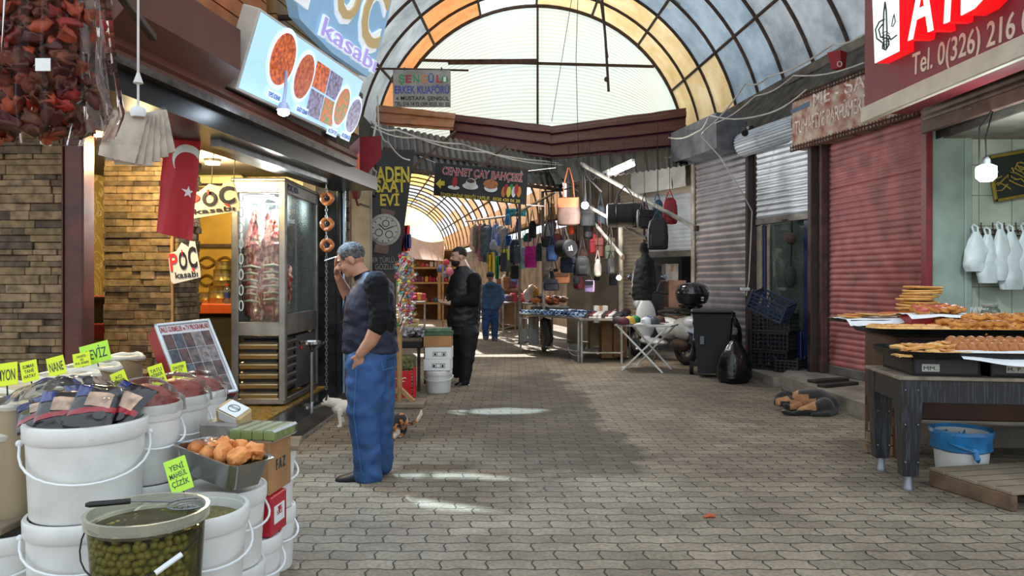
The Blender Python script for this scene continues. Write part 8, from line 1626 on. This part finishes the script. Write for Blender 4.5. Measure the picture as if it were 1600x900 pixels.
b = MB(); b.ell(P(1223, 636, .07), (.016, .014, .012)); obj('nose', b, m_iris, t)
# ================================================================ SIGNS, CABLES, CANDY STAND, FAR STALLS
def lettering(parent, M, body, p0, p1, top, m, nm='lettering', bold=.01): s = MB(); put(s, M, body, p0, p1, top, .002, bold, .006); return obj(nm, s, m, parent)
m_bl = mat('sign_black', '24201f', .5, var=.1, scale=3); m_ye = mat('vinyl_yellow', 'd8c038', .5, var=0); m_pk = mat('vinyl_pink', 'd8687c', .5, var=0); m_rd = mat('vinyl_red', 'a8242c', .5, var=.05); m_gn = mat('vinyl_green', '2a8a4a', .5, var=0); m_bu = mat('vinyl_blue', '34469a', .5, var=0); m_or2 = mat('vinyl_orange', 'c87a2a', .5, var=0); m_gy = mat('vinyl_grey', '9a948c', .5, var=.15, scale=30)
# barber's sign on a bar
M = frame(W(614, 167, 9.8), W(704, 167, 9.8)-W(614, 167, 9.8), W(614, 109, 9.8)-W(614, 167, 9.8)); w_, h_ = hit(M, 704, 109).x, hit(M, 704, 109).y
t = thing('barber_sign', 'small weathered barber sign hanging from a dark bar before the gable', 'sign', W(660, 167, 9.8)); s = MB(); s.box((w_/2, h_/2, -.012), (w_, h_, .03), M, .004); obj('board', s, mat('weathered_board', '9c968e', .7, var=.25, scale=6, dirt=.25), t)
for ch, x, m in zip('ŞENGÜL', (623, 634, 646, 658, 669, 682), (m_gn, m_rd, m_gn, m_or2, m_bu, m_rd)): lettering(t, M, ch, (x, 129), (x+9, 129), (x, 117), m, 'letter', .03)
s = MB(); c = hit(M, 695, 124); s.lathe([(.045, 0), (.045, .004), (0, .005)], 20, M=M @ T(c.x, c.y, .003)); o = obj('green_disc', s, m_gn, t); s = MB(); put(s, M, '1', (693, 128), (697, 128), (693, 120), .002, .02, .009); obj('digit', s, m_paper, o)
lettering(t, M, 'ERKEK KUAFÖRÜ', (617, 146), (702, 146), (617, 134), m_bu, bold=.02); lettering(t, M, '« MUSTAFA ŞENGÜL', (619, 156), (702, 157), (619, 150), m_bl); lettering(t, M, 'TEL: 216 14 72 CEP: 0535 301 52', (617, 165), (702, 166), (617, 159), m_bl)
s = MB(); a, b = W(592, 107, 9.85), W(732, 110, 9.8); s.tube([a+V((-.3, .2, 0)), a, b], .014, 7); s.tube([W(630, 109, 9.8), W(630, 107, 9.82)], .006, 5); obj('bar', s, m_iron, t); s = MB()
for x in (632, 690): s.tube([W(x, 110, 9.8), W(x, 106, 9.82)], .012, 6)
obj('hanger', s, m_iron, t)
# watch shop banner
M = frame(W(572, 424, 10.8), W(626, 424, 10.9)-W(572, 424, 10.8), (0, 0, 1)); t = thing('watch_banner', 'tall black banner with yellow lettering and a big wristwatch picture', 'banner', W(600, 424, 10.8)); s = MB()
q = [hit(M, 570, 424), hit(M, 622, 428), hit(M, 648, 234), hit(M, 578, 234)]
def bn(u, v): p = (q[0]*(1-u)+q[1]*u)*(1-v)+(q[3]*(1-u)+q[2]*u)*v; return (p.x, p.y, .02*math.sin(u*5+v*3)*.5-.01)
s.sheet(16, 30, bn, .004, M); obj('cloth', s, m_bl, t)
lettering(t, M, 'ADEN', (588, 284), (640, 284), (588, 260), m_ye, bold=.04); lettering(t, M, 'SAAT', (587, 300), (634, 300), (587, 279+2), m_ye, bold=.04); lettering(t, M, 'EVİ', (594, 321), (624, 321), (594, 303), m_ye, bold=.04); lettering(t, M, 'HER TÜRLÜ', (577, 410), (616, 410), (577, 402), m_gy); lettering(t, M, 'GÖZLÜK', (586, 421), (621, 421), (586, 412), m_gy)
c = hit(M, 601, 359); k = 10.8/F; Mc = M @ T(c.x, c.y, .012, rz=R(-10)); s = MB(); s.lathe([(24*k, 0), (25*k, .006), (21*k, .012), (20.5*k, .006), (0, .006)], 36, M=Mc); o = obj('watch_picture', s, mat('watch_grey', 'a8a49a', .4, .3, var=.2), t)
s = MB(); s.lathe([(20*k, 0), (20*k, .002), (0, .003)], 32, M=Mc @ T(0, 0, .006)); d_ = obj('watch_dial', s, mat('watch_dial', 'c4c0b4', .5, var=.1), o); s = MB()
for (x, y, r_) in ((0, 10*k, 5*k), (-8*k, -6*k, 5.5*k), (8*k, -6*k, 5.5*k)): s.tube([(x+r_*math.cos(g), y+r_*math.sin(g), .012) for g in [2*PI*q_/18 for q_ in range(18)]], .005, 4, True, M=Mc)
for q_ in range(12): g = 2*PI*q_/12; s.tube([(17*k*math.cos(g), 17*k*math.sin(g), .011), (19.5*k*math.cos(g), 19.5*k*math.sin(g), .011)], .006, 4, M=Mc)
s.tube([(-10*k, 7*k, .014), (0, 0, .014), (13*k, 8*k, .014)], .007, 4, M=Mc); obj('watch_hands', s, m_bl, d_)
m_st = mat('strap_brown', '7c5a50', .5, var=.2)
for sg in (1, -1): s = MB(); s.box((0, sg*31*k if sg < 0 else 28*k, 0), (22*k, 14*k if sg < 0 else 8*k, .012), Mc, .004); obj('watch_strap', s, m_st, o)
if 0: (mat('strap_brown', '7c5a50', .5, var=.2), o)
# tea garden banner
M = frame(W(677, 305, 12.4), W(822, 320, 12.2)-W(677, 305, 12.4), (0, 0, 1)); t = thing('tea_banner', 'dark tea garden banner with red title strung across the lane', 'banner', W(750, 318, 12.9)); s = MB(); q = [hit(M, 677, 305), hit(M, 822, 320), hit(M, 825, 267), hit(M, 680, 254)]; s.sheet(24, 12, bn, .004, M); obj('cloth', s, m_bl, t)
s = MB(); put(s, M, 'CENNET ÇAY BAHÇESİ', (690, 272), (816, 284), (690, 260), .002, .06, .008); o = obj('title_outline', s, m_paper, t); s = MB(); put(s, M, 'CENNET ÇAY BAHÇESİ', (690, 272), (816, 284), (690, 260), .002, .015, .013); obj('title', s, m_rd, o)
lettering(t, M, 'İŞYERLERİNE SERVİS YAPILIR', (688, 307), (765, 313), (688, 301), m_ye); lettering(t, M, '0530 430 06 20', (770, 313), (812, 317), (770, 308), m_ye, bold=.02)
s = MB(); poly_on(s, M, [(681, 287), (689, 279), (689, 283), (695, 283), (695, 290), (689, 290), (689, 295)], .004, .006); obj('arrow', s, m_ye, t)
def oncircle(x, y, rx, ry, m, nm, z=.006): s = MB(); c = hit(M, x, y); disc(s, M, c.x, c.y, rx*.0112, ry*.0112, z, 24); return obj(nm, s, m, t)
oncircle(709, 293, 9, 3, m_paper, 'saucer'); oncircle(711, 284, 4, 8, m_rd, 'tea_glass', .011); oncircle(735, 291, 12, 5, m_paper, 'saucer'); oncircle(736, 287, 8, 8, mat('cup_cream', 'd8d0c8', .5), 'coffee_cup', .011); oncircle(736, 283, 6, 3, mat('coffee', '4a2a1c', .4), 'coffee', .016); oncircle(767, 294, 10, 6, m_paper, 'paper_wrap'); oncircle(767, 288, 11, 7, mat('toast', 'b8743a', .5, var=.3, scale=30), 'toasted_bun', .011)
for k, m in enumerate((m_or2, m_rd, m_ye, m_gn, m_paper, m_rd, m_or2)): oncircle(787+4*k, 300-4*(k % 2), 3.2, 8, m, 'drink_bottle', .008+.003*(k % 3))
s = MB()
for a, b in (((680, 254), (655, 244)), ((825, 267), (868, 262)), ((677, 305), (640, 318)), ((822, 320), (850, 322))): s.tube([W(*a, 13.1 if a[0] < 700 else 12.6), W(*b, 13.2 if a[0] < 700 else 12.9)], .006, 5)
obj('tie_ropes', s, m_hand, t)
# wall lantern
t = thing('wall_lantern', 'maroon wall lantern on the grey plaster left of the watch banner', 'lantern', W(556, 318, 9.6)); c = W(556, 300, 9.6); m_ln = mat('lantern_maroon', '5a2026', .5, var=.2); s = MB(); s.loft([(c+V((0, 0, z)), r_, r_, (1, 0, 0), (0, 1, 0)) for z, r_ in ((-.09, .04), (-.07, .055), (.06, .085), (.065, .1), (.12, .03), (.15, .012))], 6); obj('lantern_body', s, m_ln, t); s = MB(); s.tube([c+V((0, 0, -.08)), c+V((0, .12, -.16)), c+V((0, .28, -.13))], .016, 7); obj('bracket', s, m_ln, t)
# cables across
for k, (pts, r_) in enumerate((([(580, 190, 11), (620, 203, 12), (720, 225, 14), (850, 252, 15), (1000, 262, 15), (1060, 240, 14.5), (1100, 205, 12)], .016), ([(580, 198, 11), (650, 215, 12.5), (760, 238, 14), (880, 258, 14.5)], .012), ([(590, 150, 9.5), (592, 200, 9.5), (606, 222, 9.6), (640, 250, 10.2)], .012), ([(588, 192, 10), (575, 240, 9), (588, 268, 9), (580, 285, 9.2)], .012), ([(1100, 205, 11), (1165, 130, 10.5), (1200, 120, 10.3), (1300, 70, 9.3), (1370, 40, 8.5)], .012), ([(1110, 195, 11.5), (1180, 150, 11), (1240, 118, 10.5), (1350, 98, 9.0)], .010), ([(1045, 215, 13), (1090, 205, 12), (1108, 180, 11.5), (1190, 180, 10.9), (1260, 140, 10)], .012), ([(893, 0, 13), (862, 190, 15.4)], .006), ([(903, -5, 14), (900, 90, 15), (904, 250, 15.2)], .007))):
    s = MB(); P_ = [W(*p) for p in pts]; fine_ = []
    for i in range(len(P_)-1):
        for q_ in range(6): u = q_/6; fine_.append(P_[i]*(1-u)+P_[i+1]*u-V((0, 0, .06*math.sin(PI*u)*(1 if k not in (7, 8) else 0))))
    s.tube(fine_+[P_[-1]], r_, 5); single('cable', s, MC['dirty_white_cable'] if k not in (7, 8) else m_wire, ('pale cable sagging right across under the maroon sheets', 'second pale cable under the maroon sheets at the left', 'cable dropping beside the wood cladding', 'cable looping over the red canopy box', 'cable climbing over the silver shutter box to the eave', 'thin cable along the eave above the rusty sign', 'cable tangle running behind the silver shutter box', 'thin line slanting down before the gable', 'thin vertical line before the gable centre')[k], 'cable')
t = thing('security_camera', 'small dark camera under the eave beside the rolled shutter', 'camera', W(1164, 206, 11)); c = W(1164, 206, 11); s = MB(); s.tube([c+V((-.03, -.1, -.04)), c+V((0, .06, .04))], .05, 12); obj('camera_body', s, m_crate, t); s = MB(); s.tube([c, c+V((.05, .1, .16))], .015, 6); obj('bracket', s, m_iron, t)
# ---- candy stand
B = G(624, 634); t = thing('lollipop_stand', 'wooden post stand bristling with wrapped lollipops behind the smoker', 'stand', B); top = W(632, 424, B.y); m_wd = mat('bare_wood', 'b08a58', .7, var=.2, scale=8); s = MB(); s.tube([B+V((0, 0, .03)), (B+top)/2+V((-.03, 0, 0)), top], .032, 8); obj('post', s, m_wd, t); s = MB(); s.box(B+V((.08, 0, .03)), (.42, .4, .05)); obj('base_board', s, m_ply, t)
for sx in (-1, 1): s = MB(); s.beam(B+V((0, 0, .2)), B+V((sx*.17, -.05, .05)), .04, .05); obj('brace', s, m_wd, t)
rl = random.Random(14); LC = [mat('candy_%d' % k, c, .2, var=.3, scale=30, coat=.5) for k, c in enumerate(('c8283c', '3ca050', 'd8c040', 'c85aa0', 'e0d8d0', 'd8742c', '5aa0b8'))]; ball = MB().ell((0, 0, 0), (.02, .02, .022)); stick = MB().tube([(0, 0, -.02), (0, 0, -.11)], .003, 5); wrap = MB().lathe([(.021, .008), (.012, .02), (.02, .038), (.004, .02)], 10, wob=.4); lol = []
for k, m in enumerate(LC): o = obj('lollipop', ball, m, world=False); ROOTM[o.name] = Matrix(); obj('stick', stick, m_hand, o, False); obj('wrapper', wrap, m_film, o, False); lol.append(o)
for k in range(84):
    c_ = k if k < 7 else rl.randrange(7); o = lol[k] if k < 7 else dup(lol[c_], (0, 0, 0)); g = rl.uniform(-1.7, 1.9); z = .92+.78*(k/84)+rl.uniform(-.02, .02); r_ = rl.uniform(.10, .17); o.location = B+V((.015+r_*math.cos(g), -r_*.6*abs(math.sin(g)), z)); o.rotation_euler = (R(35)*math.sin(g), R(55)*math.cos(g), 0); tag(o, ('red', 'green', 'yellow', 'pink', 'white', 'orange', 'blue')[c_]+' wrapped lollipop stuck in the wooden post stand', 'lollipop', 'lollipops on the post stand')
# red crate, table and goods
c = G(624, 626); crate(V((c.x-.02, c.y+.2, .012)), (0, 0, R(6)), 'red slatted bottle crate with a white wave behind the lollipop stand', mat('crate_red', 'c41c24', .4, var=.1), .34, .3, .33); s = MB(); s.box((c.x-.02, c.y+.04, .17), (.31, .012, .3), b=.004); o = single('crate_panel', s, MC['crate_red'], 'red printed front panel of the bottle crate', 'panel'); s = MB(); s.tube([(c.x-.10+.022*q_, c.y+.03, .25+.014*math.sin(q_*1.1)) for q_ in range(9)], .006, 5); s.tube([(c.x-.04+.02*q_, c.y+.03, .215+.012*math.cos(q_*1.5)) for q_ in range(6)], .005, 5); obj('white_wave', s, m_paper, o)
s = MB(); s.box((c.x-.0, c.y+.2, .43), (.3, .3, .16), b=.02); s.v = [p+V((nz(p*9), nz(p*8), 0))*.03 for p in s.v]; single('herb_bundle', s, mat('olive_herb', '6a6a42', .8, var=.5, scale=30, bump=.6), 'olive-green bundle lying on the red crate', 'bundle')
t = thing('goods_table', 'dark low table of wrapped sweets behind the lollipop stand', 'table', V((-1.55, 9.7, 0))); s = MB(); s.box((-1.5, 9.75, .66), (.72, .8, .04)); obj('tabletop', s, m_ply, t); s = MB(); s.box((-1.5, 9.74, .6), (.74, .82, .09)); obj('dark_cover', s, m_dark, t)
for sx in (-1.82, -1.19):
    for sy in (9.4, 10.1): obj('leg', MB().cyl((sx, sy, 0), (sx, sy, .6), .02), m_iron, t)
m_foil = mat('foil', 'b8b4b8', .25, .6, var=.4, scale=40, bump=.8)
for k in range(16):
    s = MB(); s.ell((-1.38+.085*(k % 4)+rl.uniform(-.02, .02), 9.42+.09*(k//4 % 4), .715+.03*(k % 3)), (.055, .045, .035), lump=.5); single('foil_sweet', s, m_foil, 'foil-wrapped sweet bag in the heap on the dark table', 'sweets', 'foil sweets on the table')
for k in range(5): s = MB(); s.box((-1.42, 9.98, .70+.042*k), (.30, .24, .038), rz=R(4*(k % 2)), b=.004); single('sweet_box', s, mat('cream_box', 'c8b07a', .5, var=.1), 'flat cream box in the stack at the back of the dark table', 'box', 'flat cream boxes')
t = thing('plastic_bucket', 'white bucket carrying the stack of cartons near the person in black', 'bucket', G(685, 612)); b_, k_, c_ = bucket_meshes(.172, .28, lid=True, hang=.05); obj('bucket_body', b_, m_white, t, False); obj('rim_band', k_, m_white, t, False); obj('bail_handle', c_, m_hand, t, False); bc = t.location
z = .282
for k, (w_, h_, m, lab) in enumerate(((.33, .145, m_paper, 'lower white carton on the bucket'), (.33, .15, m_paper, 'upper white carton under the brown one'), (.35, .145, m_card_b, 'brown carton on the two white ones'), (.36, .05, mat('green_tin', '3a5a44', .4, var=.3, scale=20), 'flat dark green box on the brown carton'), (.34, .045, mat('green_tin2', '5a7a5c', .4, var=.4, scale=25), 'flat pale green box topping the stack'))):
    t = thing('carton', lab, 'box', (bc.x+.01*(k % 2), bc.y, z), R(-3+2*k), 'carton stack on the bucket'); s = MB(); s.box((0, 0, h_/2), (w_, .28, h_-.002), b=.004); obj('carton_body', s, m, t, False)
    if k < 2:
        s = MB()
        for a in ((.02, -.141, .09, .17, .005), (.02, -.141, .04, .17, .005), (-.06, -.141, .065, .005, .05), (-.01, -.141, .065, .005, .05), (.05, -.141, .065, .005, .05), (.1, -.141, .065, .005, .05)): s.box((a[0], a[1], a[2]), (a[3], .003, a[4]), b=.001)
        s.box((-.035, -.141, .062), (.025, .003, .03), b=.001); s.box((.075, -.141, .062), (.022, .003, .034), b=.001); obj('handling_marks', s, m_ink, t, False)
    z += h_
# shop front left behind the smoker: pink goods
s = MB(); s.box((-1.95, 9.3, .5), (.3, .4, .9), b=.02); single('goods_rack', s, mat('pink_goods', '8a3450', .5, var=.6, scale=14, col2='c86a80'), 'rack of pink packaged goods behind the smoking person', 'rack')
# ---- far left: shirts, awning, kiosk
for k, (x0, y0, x1, y1, d, col, lab) in enumerate(((627, 352, 640, 392, 12.2, 'b8282c', 'red printed shirt hanging by the watch banner'), (632, 366, 642, 388, 12.0, '2a3570', 'navy printed shirt beside the red one'), (624, 388, 634, 412, 12.4, 'c83028', 'small red shirt hanging below'))): cloth(x0, y0, x1, y1, d, col, lab, 'hanging_shirt', 'shirt')
s = MB(); a, b, c, d_ = W(634, 366, 19), W(694, 376, 23), W(692, 408, 22), W(634, 404, 18); s.sheet(16, 10, lambda u, v: (a*(1-u)+b*u)*(1-v)+(d_*(1-u)+c*u)*v+V((0, 0, -.12*math.sin(PI*u)*(1-v)-.08*math.sin(PI*v))), .01); t = single('awning', s, mat('cream_canvas', 'd8b8a4', .8, var=.1), 'cream canvas awning over the far left stalls', 'awning')
s = MB(); s.tube([a, d_], .03, 6); s.tube([b, c, V((c.x, c.y, 0))], .03, 6); obj('awning_pole', s, m_wd, t)
t = thing('wooden_kiosk', 'brown wooden kiosk with shelves at the end of the far lane', 'kiosk', W(672, 500, 27)*1.0); x0, x1 = W(640, 0, 27).x, W(716, 0, 27).x; m_ki = mat('kiosk_wood', '8a6440', .8, var=.35, scale=2, dirt=.2); s = MB(); s.box(((x0+x1)/2, 28.2, 1.3), (x1-x0, .1, 2.6)); obj('back_wall', s, m_ki, t)
for x in (x0, (x0+x1)/2+.2, x1): obj('post', MB().box((x, 27, 1.3), (.12, .12, 2.6)), m_wd, t)
for z in (.6, 1.35, 1.9, 2.55): s = MB(); s.box(((x0+x1)/2, 27.5, z), (x1-x0, 1.1, .07)); obj('shelf', s, m_wd, t)
rk = random.Random(77); FC = [fabric(c) for c in ('c83a4c', 'd87a94', 'e0c8b0', '4a7ab0', '8a5a3a', 'd8a040', 'f0e0d8', '6a3a50')]
def goods(x0, x1, y, d, n, wpx, hpx, lab, nm, grp, z=None):
    for k in range(n):
        x = x0+(x1-x0)*(k+.5)/n; q_ = d/F; w_ = wpx*q_*rk.uniform(.7, 1.1); h_ = hpx*q_*rk.uniform(.6, 1.1); p = W(x, y, d+rk.uniform(-.15, .15)); s = MB()
        if k % 2: s.box((p.x, p.y, (z or p.z)+h_/2), (w_, w_, h_), b=w_*.2, rz=rk.random())
        else: s.ell((p.x, p.y, (z or p.z)+h_/2), (w_/2, w_/2, h_/2), lump=.4)
        single(nm, s, FC[rk.randrange(8)], lab, 'goods', grp)
goods(645, 712, 0, 27.3, 12, 6, 9, 'small colourful article on the lower kiosk shelf', 'kiosk_article', 'lower kiosk shelf', .64); goods(645, 712, 0, 27.3, 11, 6, 10, 'small colourful article on the middle kiosk shelf', 'kiosk_article', 'middle kiosk shelf', 1.39); goods(650, 705, 0, 27.3, 8, 6, 9, 'small colourful article on the upper kiosk shelf', 'kiosk_article', 'upper kiosk shelf', 1.94)
table((at(640, 20, 0), at(664, 20.4, 0), at(664, 23, 0), at(645, 23, 0)), .85, 'far left stall table under the cream awning', m_ttop, .05); goods(641, 663, 0, 21, 8, 9, 12, 'white and glassy article on the far left stall table', 'stall_article', 'far left stall', .86)
t = thing('balloon_toys', 'bunch of blue and pink foil toys hanging by the kiosk', 'toys', W(700, 425, 24))
for k, (x, y, r_, c) in enumerate(((690, 420, 7, '5a7ab8'), (697, 410, 5, 'c8405a'), (702, 424, 7, 'e08aa8'), (694, 428, 6, '8a9ad0'))): s = MB(); s.ell(W(x, y, 24), r_*24/F, lump=.3); obj('foil_toy', s, fabric(c, .3), t)
s = MB(); s.tube([W(696, 416, 24), W(697, 385, 24)], .008, 5); obj('cord', s, m_wire, t)
# far right stalls below the jackets
table((at(762, 19.6, 0), at(786, 19.0, 0), at(806, 20.4, 0), at(780, 21.5, 0)), .85, 'far stall table by the walking person in the blue jacket', m_ttop, .05); goods(764, 803, 0, 20.1, 14, 10, 14, 'colourful packet on the far stall table', 'stall_article', 'far stall table', .86)
goods(768, 806, 0, 21.3, 12, 14, 20, 'pink and beige soft toy at the back of the far stall', 'soft_toy', 'soft toys of the far stall', 1.2); s = MB(); s.box((at(786, 21.9, 0).x, 21.9, .6), (1.2, .6, 1.18)); single('stall_block', s, m_ki, 'brown display block at the back of the far stall', 'block')
table((at(812, 17.2, 0), at(838, 16.6, 0), at(846, 17.6, 0), at(820, 18.4, 0)), .9, 'small stall table behind the slipper table', m_ttop, .05); goods(812, 846, 0, 17.4, 10, 12, 18, 'pale boxed article on the small stall table', 'stall_article', 'small stall table', .91)
for k, (x, y) in enumerate(((830, 455), (824, 462), (836, 458))): s = MB(); s.ell(W(x, y, 17.0), (.09, .09, .16), lump=.3); single('plush_bear', s, FC[(2, 6, 5)[k]], 'plush toy sitting above the small stall table', 'toy', 'plush toys on the small table')
